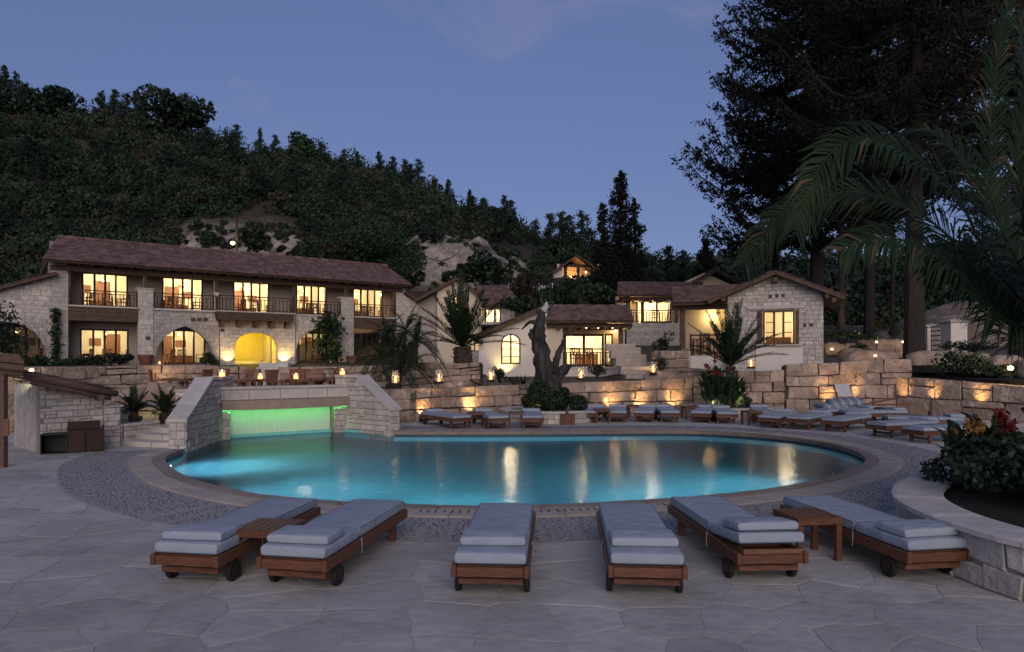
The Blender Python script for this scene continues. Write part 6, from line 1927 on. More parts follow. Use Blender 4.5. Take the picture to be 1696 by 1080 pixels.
LW, LL = .62, 1.98
def make_lounger(group, raised=0.0):
    """teak lounger: origin on the ground under the head end, +Y towards the foot"""
    t = thing('sun_lounger', None, 'sun lounger', (0, 0, 0), 0, group)
    zt = .285
    for s in (-1, 1):
        MB().box((s * (LW / 2 - .022), LL / 2, zt - .05), (.042, LL, .095), ch=.006).build('side_rail', M['teak'], t)
    MB().box((0, .03, zt - .055), (LW - .09, .04, .08), ch=.005).build('end_rail', M['teak'], t)
    MB().box((0, LL - .03, zt - .055), (LW - .09, .04, .08), ch=.005).build('end_rail', M['teak'], t)
    MB().box((0, .10, zt - .15), (LW - .1, .035, .05), ch=.005).build('cross_bar', M['teak'], t)
    for i in range(15):
        MB().box((0, .09 + (LL - .18) * i / 14, zt - .02), (LW - .095, .07, .018)).build('slat', M['teak'], t)
    for s in (-1, 1):
        MB().box((s * (LW / 2 - .075), LL - .26, (zt - .09) / 2), (.062, .075, zt - .09), ch=.006).build('leg', M['teak'], t)
        MB().box((s * (LW / 2 - .075), .30, .155), (.050, .085, .20), ch=.006).build('leg', M['teak'], t)
        wh = MB().lathe([(.085, -.022), (.092, -.014), (.092, .014), (.085, .022)], n=18).build('wheel', M['rubber'], t, loc=(s * (LW / 2 - .028), .27, .092), rot=(0, R(90), 0))
        MB().lathe([(.05, -.026), (.05, .026)], n=12).build('hub', M['wood'], wh)
    MB().box((0, LL - .26, .11), (LW - .2, .03, .05), ch=.004).build('stretcher', M['teak'], t)
    # mattress in two sections with a seam, and the pillow
    mw = LW - .055
    a = link('mattress', pillow_mesh('mattress', mw, 1.22, .09, M['cushion'], 1, 8, 16), t, (0, LL - .03 - .61, zt + .046))
    piping(MB(), mw, 1.22, .040, r=.004).build('piping', M['piping'], a)
    piping(MB(), mw, 1.22, -.035).build('piping', M['piping'], a)
    b = link('mattress_head', pillow_mesh('mattress_head', mw, .685, .09, M['cushion'], 4, 8, 10), t, (0, .03 + .3425, zt + .046 + raised * .5), (-math.asin(raised / .68) if raised else 0, 0, 0))
    piping(MB(), mw, .685, -.035).build('piping', M['piping'], b)
    if raised:
        f = MB()
        for s in (-1, 1): f.box((s * (LW / 2 - .07), .34, 0), (.035, .68, .04))
        f.box((0, .01, 0), (LW - .11, .035, .04))
        f.build('back_frame', M['teak'], t, loc=(0, 0, zt + raised * .5 - .02), rot=(-math.asin(raised / .68), 0, 0))
    p = link('pillow', pillow_mesh('pillow', mw - .03, .34, .075, M['cushion2'], 9, 10, 10, .02, .010), t, (0, .27, zt + .13 + raised * .75), (-math.asin(raised / .68) if raised else 0, 0, R(1.5)))
    piping(MB(), mw - .03, .34, -.030, r=.005).build('piping', M['piping'], p)
    for s in (-1, 1):   # tie cords at the seam
        MB().tube([(s * LW / 2, LL - 1.27, zt + .01), (s * (LW / 2 + .014), LL - 1.29, zt - .03), (s * (LW / 2 + .006), LL - 1.27, zt - .13)], .0028, 4).build('tie_cord', M['white'], t)
    return t
GF = 'front row of teak loungers facing the pool'
def place_l(o, head, foot, label):
    v = Vector(foot) - Vector(head)
    o.location = (head[0], head[1], 0); o.rotation_euler = (0, 0, math.atan2(v.y, v.x) - math.pi / 2); o['label'] = label
    return o
L1 = make_lounger(GF)
place_l(L1, (-2.725, 5.66), (-2.42, 7.65), 'leftmost front teak lounger with grey mattress, left of the first side table')
for hd_, ft, lb in (((-1.80, 5.55), (-1.44, 7.5), 'second front teak lounger from the left, pillow touching the side table'),
                    ((-.175, 5.36), (-.05, 7.4), 'middle left front lounger with the pillow drawn up over the mattress seam'),
                    ((1.065, 5.35), (1.22, 7.4), 'middle right front lounger with its head end nearest the viewer'),
                    ((3.63, 5.78), (3.28, 7.95), 'rightmost front lounger beside the curved planter wall')):
    place_l(dup(L1), hd_, ft, lb)
L5 = make_lounger(GF, raised=.07)
place_l(L5, (2.19, 5.72), (2.06, 7.62), 'front lounger with its back slightly raised, left of the right side table')
for o in list(bpy.data.objects):
    if o.name.startswith('pillow') and o.parent and 'drawn up' in str(o.parent.get('label')): o.location.y = .40
    if o.name.startswith('pillow') and o.parent and 'nearest the viewer' in str(o.parent.get('label')): o.location.y = .38

def make_table(group, w=.46, d=.46, h=.42):
    t = thing('side_table', None, 'side table', (0, 0, 0), 0, group)
    for i in range(6): MB().box((-w / 2 + w * (i + .5) / 6, 0, h - .012), (w / 6 - .007, d - .05, .022), ch=.003).build('slat', M['teak'], t)
    for s in (-1, 1):
        MB().box((0, s * (d / 2 - .012), h - .035), (w, .024, .065), ch=.003).build('apron', M['teak'], t)
        MB().box((s * (w / 2 - .012), 0, h - .04), (.022, d - .05, .05), ch=.003).build('apron', M['teak'], t)
        for q in (-1, 1): MB().box((s * (w / 2 - .035), q * (d / 2 - .035), (h - .03) / 2), (.055, .055, h - .03), ch=.004).build('leg', M['teak'], t)
    return t
GT = 'small teak side tables between the loungers'
T1 = make_table(GT)
T1.location = (-2.19, 6.17, 0); T1.rotation_euler = (0, 0, R(-9)); T1['label'] = 'square teak side table between the two leftmost front loungers'
dup(T1, (2.87, 6.64, 0), R(8), 'square teak side table between the raised lounger and the rightmost front lounger')

# back row round the far side of the pool
GB = 'back row of loungers along the boulder wall'
L0 = make_lounger(GB)
first = [True]
def back(head, foot, label):
    o = L0 if first[0] else dup(L0); first[0] = False
    v = (Vector(foot) - Vector(head)).normalized(); f = Vector(foot); h = f - v * LL
    return place_l(o, (h.x, h.y), (f.x, f.y), label)
for q in (((-2.4, 20.4), (-1.36, 18.95), 'leftmost far lounger, turned towards the waterfall'), ((-.95, 20.7), (-.36, 18.85), 'second far lounger from the left, beside a side table'), ((.57, 20.85), (.57, 18.9), 'far lounger in front of the round planter with the old trunk'),
          ((2.85, 22.6), (2.25, 20.7), 'far lounger just right of the round trunk planter'), ((3.5, 22.65), (3.18, 20.7), 'far lounger second to the right of the trunk planter'), ((4.5, 22.6), (4.0, 20.7), 'far lounger third to the right of the trunk planter'),
          ((5.0, 22.6), (4.80, 20.7), 'far lounger below the lantern by the garden steps'), ((6.4, 22.4), (5.68, 20.55), 'far lounger in front of the canna bed, left of two'), ((6.75, 22.2), (6.38, 20.25), 'far lounger in front of the canna bed, right of two'),
          ((8.05, 22.3), (7.55, 20.6), 'far lounger half hidden behind the side table right of the canna bed'), ((8.3, 20.6), (7.12, 18.95), 'first lounger of the angled group right of the canna bed'), ((9.1, 20.0), (7.75, 18.6), 'second lounger of the angled group at far right'),
          ((9.95, 19.4), (8.45, 18.05), 'third lounger of the angled group, below the folded chair'), ((10.9, 17.7), (8.98, 16.85), 'long looking lounger near the right end of the pool, second from the planter'), ((11.1, 16.35), (9.2, 15.7), 'nearest lounger of the far group, partly behind the planter flowers'),
          ((11.6, 21.95), (9.72, 21.5), 'lounger parallel to the wall under the striped cushions'), ((12.0, 21.1), (10.1, 20.8), 'lounger parallel to the wall in front of the striped cushions'), ((12.2, 18.4), (10.3, 18.9), 'lounger behind the long looking one at far right')):
    back(*q)
# furniture at the back: tables and low boxes
for (px, py, rz, lb) in ((789, 707, 10, 'teak side table between the two leftmost far loungers'), (855, 706, 0, 'teak side table left of the lounger before the trunk planter'), (997, 700, 4, 'teak side table between two far loungers right of the trunk planter'),
                         (1051, 692, 0, 'teak side table close to the wall behind the far loungers'), (1143, 694, 5, 'teak side table left of the canna bed'), (1245, 703.5, 12, 'teak side table right of the canna bed with open legs'), (1465, 697, 10, 'low teak side table between the two right hand far loungers')):
    p = G(px, py); dup(T1, p, R(rz), lb)
bx = thing('teak_box', 'small square teak box standing before the round trunk planter', 'box', G(939, 703), .1)
for s in (-1, 1):
    for i in range(4): MB().box((-.15 + i * .1, s * .19, .15), (.094, .02, .30)).build('slat', M['teak'], bx); MB().box((s * .19, -.15 + i * .1, .15), (.02, .094, .30)).build('slat', M['teak'], bx)
MB().box((0, 0, .31), (.42, .42, .025)).build('lid', M['teak'], bx); MB().lathe([(.05, 0), (.05, .09)], (0, 0, .325), 8).build('knob', M['terracotta'], bx)

# folded chair, striped cushions by the wall
sc1 = G(1372, 680); zc_ = .40
cp = thing('striped_cushions', 'heap of blue grey striped cushions lying against the boulder wall', 'cushions', (10.75, 22.35, 0))
for i, (dx, dz, rz, tl, w) in enumerate(((-.1, .40, 8, 6, 1.3), (.15, .54, -10, 14, 1.05))):
    me = pillow_mesh('cushion', w, .55, .14, [M['stripe'], M['stripe2']], i * 3, 18, 8, .05, .03)
    idx = [1 if int((p.center.x / w + .5) * 9) % 2 else 0 for p in me.polygons]; me.polygons.foreach_set('material_index', idx)
    link('cushion', me, cp, (dx, 0, dz), (R(tl), R(-5 * i), R(rz)))
MB().box((0, 0, .16), (1.2, .5, .32)).build('crate', M['teakx'], cp)
fc = thing('folded_chair', 'folded wooden deck chair with a white back cloth and brick red seat at the wall', 'deck chair', (11.25, 22.75, 0))
for s in (-1, 1):
    MB().bar((s * .27, -.1, 0), (s * .27, .55, 1.05), .04, .05).build('frame_rail', M['teak'], fc); MB().bar((s * .23, .35, 0), (s * .23, -.3, .6), .04, .05).build('leg', M['teak'], fc)
V = []; n_ = 8
for i in range(n_ + 1):
    t = i / n_
    for s in (-.24, .24): V.append((s, .24 + .30 * t, .68 + .42 * t - .02 * math.sin(t * 3.1)))
MB().add(V, [(2 * i, 2 * i + 1, 2 * i + 3, 2 * i + 2) for i in range(n_)]).build('back_cloth', M['white'], fc)
V = []
for i in range(n_ + 1):
    t = i / n_
    for s in (-.25, .25): V.append((s * (1 + .8 * t), .24 - .5 * t, .68 - .12 * t - .10 * math.sin(t * 3.1) + .05 * s))
MB().add(V, [(2 * i, 2 * i + 1, 2 * i + 3, 2 * i + 2) for i in range(n_)]).build('seat_cloth', M['rust'], fc)
fp = thing('folded_parasol', 'long folded wooden pole lying across the loungers near the wall', 'pole', (12.0, 22.1, .0))
MB().tube([(-.6, .3, .44), (.9, .1, .74)], .03, 8).build('pole', M['teak'], fp); MB().tube([(-.8, .2, .42), (1.0, .15, .48)], .026, 8).build('rib', M['teak'], fp)

# terrace chairs and tables
def make_chair(group, simple=False, cat='chair'):
    t = thing('dining_chair', None, cat, (0, 0, 0), 0, group)
    if simple:
        m = MB()
        for s in (-1, 1):
            m.box((s * .24, .22, .33), (.05, .05, .66)); m.bar((s * .24, -.24, 0), (s * .24, -.32, .98), .05); m.box((s * .24, 0, .64), (.06, .52, .035))
        m.box((0, 0, .43), (.5, .5, .04)); m.box((0, -.31, .94), (.46, .03, .08)); m.box((0, -.28, .62), (.46, .03, .05))
        for i in range(4): m.bar((-.15 + .1 * i, -.27, .6), (-.15 + .1 * i, -.31, .92), .05, .02)
        me = m.mesh('chair_body', M['teakx']); link('chair_body', me, t); return t
    for i in range(5): MB().box((0, -.2 + .1 * i, .43), (.46, .09, .022)).build('seat_slat', M['teakx'], t)
    for s in (-1, 1):
        MB().box((s * .24, .22, .33), (.05, .05, .66), ch=.005).build('leg', M['teakx'], t)
        MB().bar((s * .24, -.22, 0), (s * .24, -.34, 1.0), .05).build('rear_leg', M['teakx'], t)
        MB().box((s * .25, -.02, .655), (.065, .56, .03), ch=.005).build('armrest', M['teakx'], t)
        MB().box((s * .235, 0, .39), (.03, .45, .05)).build('apron', M['teakx'], t)
    MB().box((0, -.335, .96), (.44, .03, .08)).build('top_rail', M['teakx'], t)
    for i in range(6): MB().bar((-.19 + .076 * i, -.265, .44), (-.19 + .076 * i, -.33, .95), .045, .018, up=(0, 1, 0)).build('back_slat', M['teakx'], t)
    return t
def make_dtable(group, r=.62, h=.72):
    t = thing('dining_table', None, 'table', (0, 0, 0), 0, group)
    for i in range(9):
        x = -r + 2 * r * (i + .5) / 9; l = 2 * math.sqrt(max(.02, r * r - x * x * .92)); MB().box((x, 0, h - .015), (2 * r / 9 - .008, l, .03)).build('slat', M['teakx'], t)
    MB().lathe([(r - .05, 0), (r - .05, .05)], (0, 0, h - .085), 18).build('apron', M['teakx'], t)
    MB().box((0, 0, .34), (.11, .11, .62)).build('pedestal', M['teakx'], t)
    for s in (0, 90): MB().box((0, 0, .04), (.9 if not s else .09, .09 if not s else .9, .07)).build('foot', M['teakx'], t)
    return t
TZ = .62
c0 = make_chair('teak dining chairs on the terrace'); t0 = make_dtable('round teak dining tables on the terrace'); used = [False, False]
def dchair(px, Y, rz, lb):
    o = c0 if not used[0] else dup(c0); used[0] = True
    o.location = ((px - CX) / FPX * Y, Y, TZ); o.rotation_euler = (0, 0, R(rz)); o['label'] = lb
def dtable(px, Y, lb):
    o = t0 if not used[1] else dup(t0); used[1] = True
    o.location = ((px - CX) / FPX * Y, Y, TZ); o['label'] = lb; return o
dtable(300, 21.6, 'round teak table leftmost on the terrace, fully in view above the cream wall')
dtable(402, 20.8, 'round teak table on the terrace left of the archway steps')
dtable(505, 21.0, 'round teak table on the terrace right of the archway steps')
dtable(548, 22.4, 'round teak table hard by the right platform of the waterfall')
for px, Y, rz, lb in ((268, 21.2, -70, 'teak chair leftmost on the terrace, turned right'), (328, 21.7, 80, 'teak chair right of the leftmost terrace table'), (345, 22.2, 120, 'teak chair behind the left sloping wing wall'), (357, 22.7, 140, 'teak chair almost hidden behind the lit lantern on the left platform'),
                      (388, 20.6, -80, 'teak chair seen from the side beside the left platform'), (412, 21.9, 180, 'teak chair facing the pool with its back to the archway steps'), (436, 20.9, 75, 'teak chair tilted beside the candle left of the archway steps'),
                      (460, 20.9, -75, 'teak chair just right of the archway steps'), (484, 22.0, 170, 'teak chair behind the candle right of the archway steps'), (517, 22.0, 185, 'teak chair in the middle of the right terrace group'), (497, 22.6, -160, 'teak chair at the back of the right terrace group'),
                      (535, 21.4, 100, 'teak chair side on, before the right platform'), (551, 22.3, 150, 'teak chair touching the right platform of the waterfall')):
    dchair(px, Y, rz, lb)
# chairs on the balconies and under the arches
s0 = make_chair('wooden chairs on the balconies and under the arches', True); sused = [False]
def bchair(px, lower, d, rz, lb):
    o = s0 if not sused[0] else dup(s0); sused[0] = True
    u = HB.u(px, d); p = HB.world(u, d, .02 if lower else zfl); o.location = p; o.rotation_euler = (0, 0, HB.ang + R(rz)); o['label'] = lb
BCH = [('leftmost upper balcony', ((145, 120), (178, 180), (204, 60)), 0), ('second upper balcony', ((274, 110), (295, 170), (326, 80)), 0), ('projecting middle balcony', ((396, 110), (422, 170), (447, 70)), 0), ('fourth upper balcony', ((508, 120), (524, 170), (539, 70)), 0), ('rightmost upper balcony', ((598, 110), (614, 180), (632, 70)), 0),
       ('lower left recess with four tall panes', ((143, 110), (178, 180), (202, 70)), 1), ('second arch', ((279, 110), (301, 170), (331, 80)), 1), ('arch with the climbing plant', ((500, 80), (525, 170)), 1), ('right wing arch', ((688, 110), (705, 170), (724, 70)), 1), ('far left arch', ((22, 110), (58, 70)), 1), ('dark doorway right of the fifth pier', ((602, 80),), 1)]
for nm, lst, low in BCH:
    side = ['left hand', 'middle', 'right hand'] if len(lst) == 3 else (['left hand', 'right hand'] if len(lst) == 2 else ['single'])
    for (px, rz), sd in zip(lst, side): bchair(px, low, 1.0, rz, '%s wooden chair of the %s' % (sd, nm))
for px, d_, lb in ((957, 1.0, 'left chair behind the porch railing of the white cottage'), (979, 1.1, 'right chair behind the porch railing of the white cottage')):
    o = dup(s0); o.location = HA.world(HA.u(px, d_), d_, HA.z(960, 608)); o.rotation_euler = (0, 0, R(200)); o['label'] = lb
o = dup(s0); o.location = HC.world(HC.u(1160, 1.3), 1.3, HC.z(1170, 589, .55)); o.rotation_euler = (0, 0, HC.ang + R(150)); o['label'] = 'chair behind the porch railing of the stone gable cottage'
o = dup(s0); o.location = HD.world(HD.u(1086, 1.0), 1.0, HD.z(1080, 535)); o.rotation_euler = (0, 0, R(170)); o['label'] = 'chair behind the railing of the upper cottage porch'

# ================================================================== LANTERNS AND GROUND LAMPS
def make_lantern(group):
    t = thing('hurricane_lantern', None, 'lantern', (0, 0, 0), 0, group)
    MB().lathe([(.15, 0), (.155, .02), (.14, .06), (.11, .075)], n=16).build('base', M['iron'], t)
    MB().lathe([(.095, .07), (.115, .14), (.118, .26), (.10, .36), (.085, .42), (.092, .46)], n=16, cap=False).build('glass_chimney', M['lampglass'], t, smooth=True)
    MB().lathe([(.045, .075), (.045, .20), (.03, .205)], n=10).build('candle', M['wax'], t)
    MB().lathe([(0, .20), (.020, .225), (.022, .25), (.008, .29), (0, .30)], n=8, cap=False).build('flame', M['candle'], t)
    return t
ln0 = make_lantern('hurricane lanterns along the boulder wall'); lused = [False]
LAN = [(655, 638, 21.4, 'lantern with the broadest glass at the foot of the shaggy palm'), (727, 635.5, 22.4, 'lantern in front of the date palm wall'), (813, 632.5, 23.1, 'lantern before the white cottage gable left of its window'), (962, 629.5, 24.0, 'lantern under the porch railing of the white cottage'), (1082, 620, 25.0, 'lantern at the foot of the garden steps'), (1244, 610.5, 25.0, 'lantern beside the stone gable cottage, right of the canna palm')]
for px, py, Y, lb in LAN:
    o = ln0 if not lused[0] else dup(ln0); lused[0] = True
    o.location = W(px, py, Y); o['label'] = lb; o.rotation_euler = (0, 0, 0)
    point('lantern_light', W(px, py, Y) + Vector((0, 0, .26)), 4.5, (1, .58, .24), .03)
def make_votive(group):
    t = thing('candle_glass', None, 'candle', (0, 0, 0), 0, group)
    MB().lathe([(.075, 0), (.08, .17)], n=12, cap=False).build('glass', M['lampglass'], t, smooth=True)
    MB().lathe([(.0, .0), (.07, .0), (.07, .10), (.0, .10)], n=10).build('candle', M['wax'], t)
    MB().lathe([(0, .10), (.02, .13), (0, .18)], n=6, cap=False).build('flame', M['candle'], t)
    return t
v0 = make_votive('candle glasses on the waterfall platforms and terrace tables'); vus = [False]
for p, lb in ((Vector((-7.20, 16.95, 1.50)), 'candle glass on the left platform of the waterfall'), (Vector((-4.72, 19.0, 1.50)), 'candle glass on the right platform of the waterfall'), (Vector(((431 - CX) / FPX * 20.6, 20.6, TZ + .72)), 'candle glass on the table left of the archway steps'), (Vector(((490 - CX) / FPX * 20.8, 20.8, TZ + .72)), 'candle glass on the table right of the archway steps'), (HB.world(HB.u(264, .2), .2, .05), 'pale candle glass at the left foot of the second arch'), (HB.world(HB.u(617, -.1), -.1, .05), 'pale candle glass beside the terracotta pot under the fifth pier')):
    o = v0 if not vus[0] else dup(v0); vus[0] = True
    o.location = p; o['label'] = lb
    point('candle_light', p + Vector((0, 0, .25)), 1.6, (1, .56, .24), .03)
def make_uplight(group):
    t = thing('ground_lamp', None, 'ground lamp', (0, 0, 0), 0, group)
    MB().lathe([(.05, 0), (.055, .03), (.03, .06)], n=10).build('base', M['iron'], t)
    h = MB().lathe([(.045, -.06), (.06, .0), (.065, .06)], n=12).build('housing', M['iron'], t, loc=(0, 0, .13), rot=(R(-25), 0, 0))
    MB().lathe([(.0, .052), (.055, .052)], n=12, cap=False).build('lens', M['glow'], h)
    return t
u0_l = make_uplight('small black lamps washing the boulder walls'); uus = [False]
WARM = (1, .58, .22)
def uplight(p, tgt, w, size, lb, col=WARM, blend=.85):
    o = u0_l if not uus[0] else dup(u0_l); uus[0] = True
    p = Vector(p); o.location = p; o['label'] = lb
    v = Vector(tgt) - p; o.rotation_euler = (0, 0, math.atan2(v.y, v.x) - math.pi / 2)
    spot('wall_wash', p + Vector((0, 0, .2)), tgt, w, col, size, blend, .03)
for px, w, lb in ((697, 20, 'lamp at the wall foot just right of the waterfall wing'), (777, 20, 'lamp at the wall foot behind the leftmost far loungers'), (856, 16, 'lamp at the wall foot left of the trunk planter'), (1012, 20, 'lamp at the wall foot behind the lounger right of the trunk planter'), (1060, 22, 'lamp at the wall foot near the far side table'), (1118, 22, 'lamp at the wall foot below the garden steps')):
    X = None
    for yy in np.arange(19, 27, .05):
        x = (px - CX) / FPX * yy; s = P1.s_at_x(x); q = P1.at(s)
        if yy > q.y - .42: break
    uplight((x, yy, .0), (x + .05, yy + .5, .75), w * 4.2, 92, lb)
for px, Y, tz, w, sz, lb in ((1368, 23.6, .9, 16, 60, 'lamp behind the striped cushions'), (1412, 23.3, 1.2, 22, 44, 'lamp beside the folded pole at the wall'), (1500, 22.9, 1.0, 22, 34, 'lamp throwing the left scallop on the big smooth blocks'), (1549, 21.6, 1.0, 22, 34, 'lamp throwing the middle scallop on the big smooth blocks'), (1628, 20.6, 1.0, 24, 40, 'lamp throwing the right scallop on the big smooth blocks')):
    PW = P1d if px > 1480 else P1c
    best = min((abs(CX + FPX * PW.at(PW.len * i / 200).x / PW.at(PW.len * i / 200).y - px), PW.len * i / 200) for i in range(201))[1]
    q = PW.at(best, .52); uplight((q.x, q.y, 0), PW.at(best, .05) + Vector((0, 0, tz)), w * 6.0, sz + 6, lb)
for px, Y, w, lb in ((252, 22.4, 90, 'lamp on the terrace below the brightest wall top stone'), (100, 19.4, 6, 'lamp behind the low hut roof')):
    x = (px - CX) / FPX * Y; uplight((x, Y, TZ), (x + .1, Y + .6, 1.6), w, 80, lb)
uplight((-8.95, 16.4, .36), (-9.15, 17.0, .6), 12, 100, 'lamp between the two cycads in the bed', (1, .74, .34))
uplight((-8.15, 17.3, .36), (-8.6, 18.2, .95), 8, 80, 'lamp lighting the pale boulders behind the cycads', (1, .78, .45))
# bank lamps at the right: little bulbs on spikes
def bank_lamp(px, py, Y, w, lb, hot=False, up=None):
    t = thing('bank_lamp', lb, 'garden lamp', W(px, py, Y), 0, 'garden lamps on the right bank')
    MB().tube([(0, 0, -.35), (0, 0, -.03)], .018, 6).build('spike', M['iron'], t)
    MB().lathe([(.03, -.06), (.05, -.03), (.05, 0)], n=8).build('holder', M['iron'], t)
    r = .085 if hot else .055
    MB().lathe([(0, -r), (r * .8, -r * .5), (r, 0), (r * .8, r * .6), (0, r)], (0, 0, r * .7), 10, cap=False).build('bulb', M['glowhot'] if hot else M['glow'], t)
    point('bank_light', W(px, py, Y) + Vector((0, -.18, .22)), w, (1, .66, .30), .05)
bank_lamp(1674, 613, 21.5, 26, 'brightest orange garden lamp at the right edge', True)
bank_lamp(1450, 591, 26.4, 5, 'small lamp in the crevice between two bank boulders')
bank_lamp(1452, 568, 29.6, 3, 'small lamp above the rounded boulder in the middle row'); bank_lamp(1496, 568, 29.6, 3, 'small lamp at the foot of the thickest trunk')
bank_lamp(1411, 559, 31, 6, 'garden lamp right of the lit slim trunk'); bank_lamp(1378, 580, 29.5, 7, 'garden lamp behind the corner of the stone cottage')
bank_lamp(52, 616, 17.5, 10, 'garden lamp on the wall top above the small hut')

# ================================================================== POTS AND PLANTERS
def pot(label, p, r=.28, h=.42, m='terracotta'):
    t = thing('plant_pot', label, 'plant pot', p)
    MB().lathe([(r * .72, 0), (r * .95, h * .75), (r, h * .8), (r, h), (r * .86, h), (r * .82, h * .8)], n=16).build('pot', M[m], t)
    MB().lathe([(0, h * .85), (r * .85, h * .86)], n=12, cap=False).build('soil', M['soil'], t)
    return t
pot('brown square shouldered pot at the foot of the second pier', HB.world(HB.u(241, -.4), -.4, .02), .45, .62)
pot('brown pot at the foot of the fifth pier, right of the climbing plant', HB.world(HB.u(583, -.4), -.4, .02), .42, .6)
# round planter with the old olive trunk
def ring_planter(name, label, c, r, h, th=.34, seg=30, a0=0, a1=360, seed=1, ch=.14):
    t = thing(name, label, 'planter', (c[0], c[1], 0)); r_ = random.Random(seed)
    L_ = R(a1 - a0) * r; f = lambda u, z, y: ((r - y) * math.cos(R(a0) + u / r), (r - y) * math.sin(R(a0) + u / r), z)
    mb = MB(); k = 48
    V = [];
    for i in range(k + 1):
        a = R(a0 + (a1 - a0) * i / k)
        for rr, z in ((r - .02, -.02), (r - .02, h - .06), (r - th, h - .06), (r - th, -.02)): V.append((rr * math.cos(a), rr * math.sin(a), z))
    mb.add(V, [(i * 4 + j, i * 4 + (j + 1) % 4, i * 4 + 4 + (j + 1) % 4, i * 4 + 4 + j) for i in range(k) for j in range(4)]); mb.build('wall_core', M['joint'], t)
    for q in courses(0, L_, 0, h - .06, ch, .18, .42, r_, .2):
        q = shrink(q, .006)
        if len(q) > 2: stone_solid(q, .03, -.008 - .02 * r_.random(), .01, map_=f).build('stone', M['lime'], t)
    n_ = int(L_ / .62)
    for i in range(n_):
        b0, b1 = R(a0 + (a1 - a0) * i / n_) + .003, R(a0 + (a1 - a0) * (i + 1) / n_) - .003
        pts = [((r + .05) * math.cos(b0 + (b1 - b0) * j / 3), (r + .05) * math.sin(b0 + (b1 - b0) * j / 3)) for j in range(4)] + [((r - th) * math.cos(b1 - (b1 - b0) * j / 3), (r - th) * math.sin(b1 - (b1 - b0) * j / 3)) for j in range(4)]
        stone_solid(pts, -h + .06, -h, .01, map_=lambda u, z, y: (u, z, -y)).build('cap_slab', M['limecap'], t)
    mb = MB(); mb.lathe([(0, h - .10), (r - th, h - .12)], n=24, cap=False); mb.build('soil', M['soil'], t)
    return t
ring_planter('round_planter', 'round low stone planter holding the old olive trunk', (1.15, 21.75), 1.5, .38, .3, seed=5)
ring_planter('canna_planter', 'low pale planter bed holding the red cannas and small palm', (7.35, 23.3), 1.45, .36, .3, seed=6)

# old olive trunk
ol = thing('olive_trunk', 'gnarled hollow old olive trunk with broken limbs in the round planter', 'tree', (1.15, 21.75, .22))
PX = lambda px, py, dy=0: W(px, py, 21.75 + dy) - Vector((1.15, 21.75, .22))
def limb(pts, rad, n=14, wob=.55):
    pp = crm(pts, 4); kk = len(pp); rr = list(np.interp(np.linspace(0, 1, kk), np.linspace(0, 1, len(rad)), rad))
    return MB().tube(pp, rr, n, wob=wob)
limb([PX(912, 690), PX(910, 672), PX(908, 645), PX(903, 620), PX(898, 592), PX(893, 568), PX(893, 545), PX(896, 525), PX(899, 512)], [.50, .44, .34, .28, .25, .22, .19, .13, .07], 22, .6).build('trunk', M['barkgrey'], ol, smooth=True)
limb([PX(922, 690, .1), PX(922, 660, .1), PX(921, 630), PX(930, 615), PX(940, 606)], [.26, .23, .19, .16, .11], 14, .4).build('second_stem', M['barkgrey'], ol, smooth=True)
limb([PX(915, 618), PX(921, 600), PX(925, 585), PX(931, 572), PX(932, 562)], [.14, .115, .09, .065, .03], 12, .5).build('limb', M['barkgrey'], ol, smooth=True)
limb([PX(932, 618), PX(946, 606), PX(958, 606)], [.12, .06, .02], 8).build('limb', M['barkgrey'], ol, smooth=True)
limb([PX(895, 540), PX(884, 533), PX(874, 536), PX(864, 546)], [.10, .07, .05, .02], 8).build('broken_branch', M['barkgrey'], ol, smooth=True)
limb([PX(881, 545), PX(880, 556), PX(884, 564)], [.07, .09, .03], 8).build('burl', M['barkgrey'], ol, smooth=True)
limb([PX(899, 515), PX(904, 508), PX(905, 500)], [.13, .09, .03], 8).build('pale_stub', M['white'], ol, smooth=True)
for a in ([(891, 520), (886, 508), (889, 496)], [(905, 515), (914, 508), (915, 498)], [(933, 560), (945, 545), (958, 530)], [(889, 596), (884, 594)], [(900, 505), (896, 495), (899, 484)]):
    limb([PX(*q) for q in a], [.035, .025, .01], 5).build('twig', M['barkgrey'], ol)

# ================================================================== PALMS AND GARDEN PLANTS
def frond_mesh(path, llen, npair, width, rng, vang=38, droop=.25, taper=True, rach=.02, mats=None, fwd=.75, face=None):
    """feather palm leaf along path (list of points): rachis tube and pairs of narrow leaflets"""
    pts = resample(crm(path, 6), .12); k = len(pts); mb = MB()
    mb.tube(pts, [rach * (1 - .85 * i / (k - 1)) + .002 for i in range(k)], 5, cap=False)
    up0 = Vector(face) if face else Vector((0, 0, 1))
    for i in range(npair):
        t = .10 + .90 * i / (npair - 1); s = t * (k - 1); j = min(k - 2, int(s)); p = pts[j].lerp(pts[j + 1], s - j)
        d = (pts[j + 1] - pts[j]).normalized(); r = d.cross(up0)
        r = r.normalized() if r.length > .05 else Vector((1, 0, 0)); n_ = r.cross(d)
        prof = min(1, .35 + 2.2 * t) * (1 if t < .55 else 1 - .62 * (t - .55) / .45)
        for sd in (-1, 1):
            l = llen * prof * (.85 + .3 * rng.random())
            f_ = fwd + .5 * t + .12 * rng.normal()
            dir_ = (r * sd + d * f_ + n_ * (math.tan(R(vang)) * .6 + .12 * rng.normal())).normalized()
            w = width * (.8 + .4 * rng.random()); sw = dir_.cross(n_).normalized() * w
            e1_ = p + dir_ * l * .5; e2_ = p + dir_ * l + Vector((0, 0, -droop * l * (.6 + .8 * rng.random())))
            mi = 1 if (mats and rng.random() < mats) else 0
            mb.add([p - sw * .5, p + sw * .5, e1_ + sw, e1_ - sw, e2_], [(0, 1, 2, 3), (3, 2, 4)], mi)
    return mb
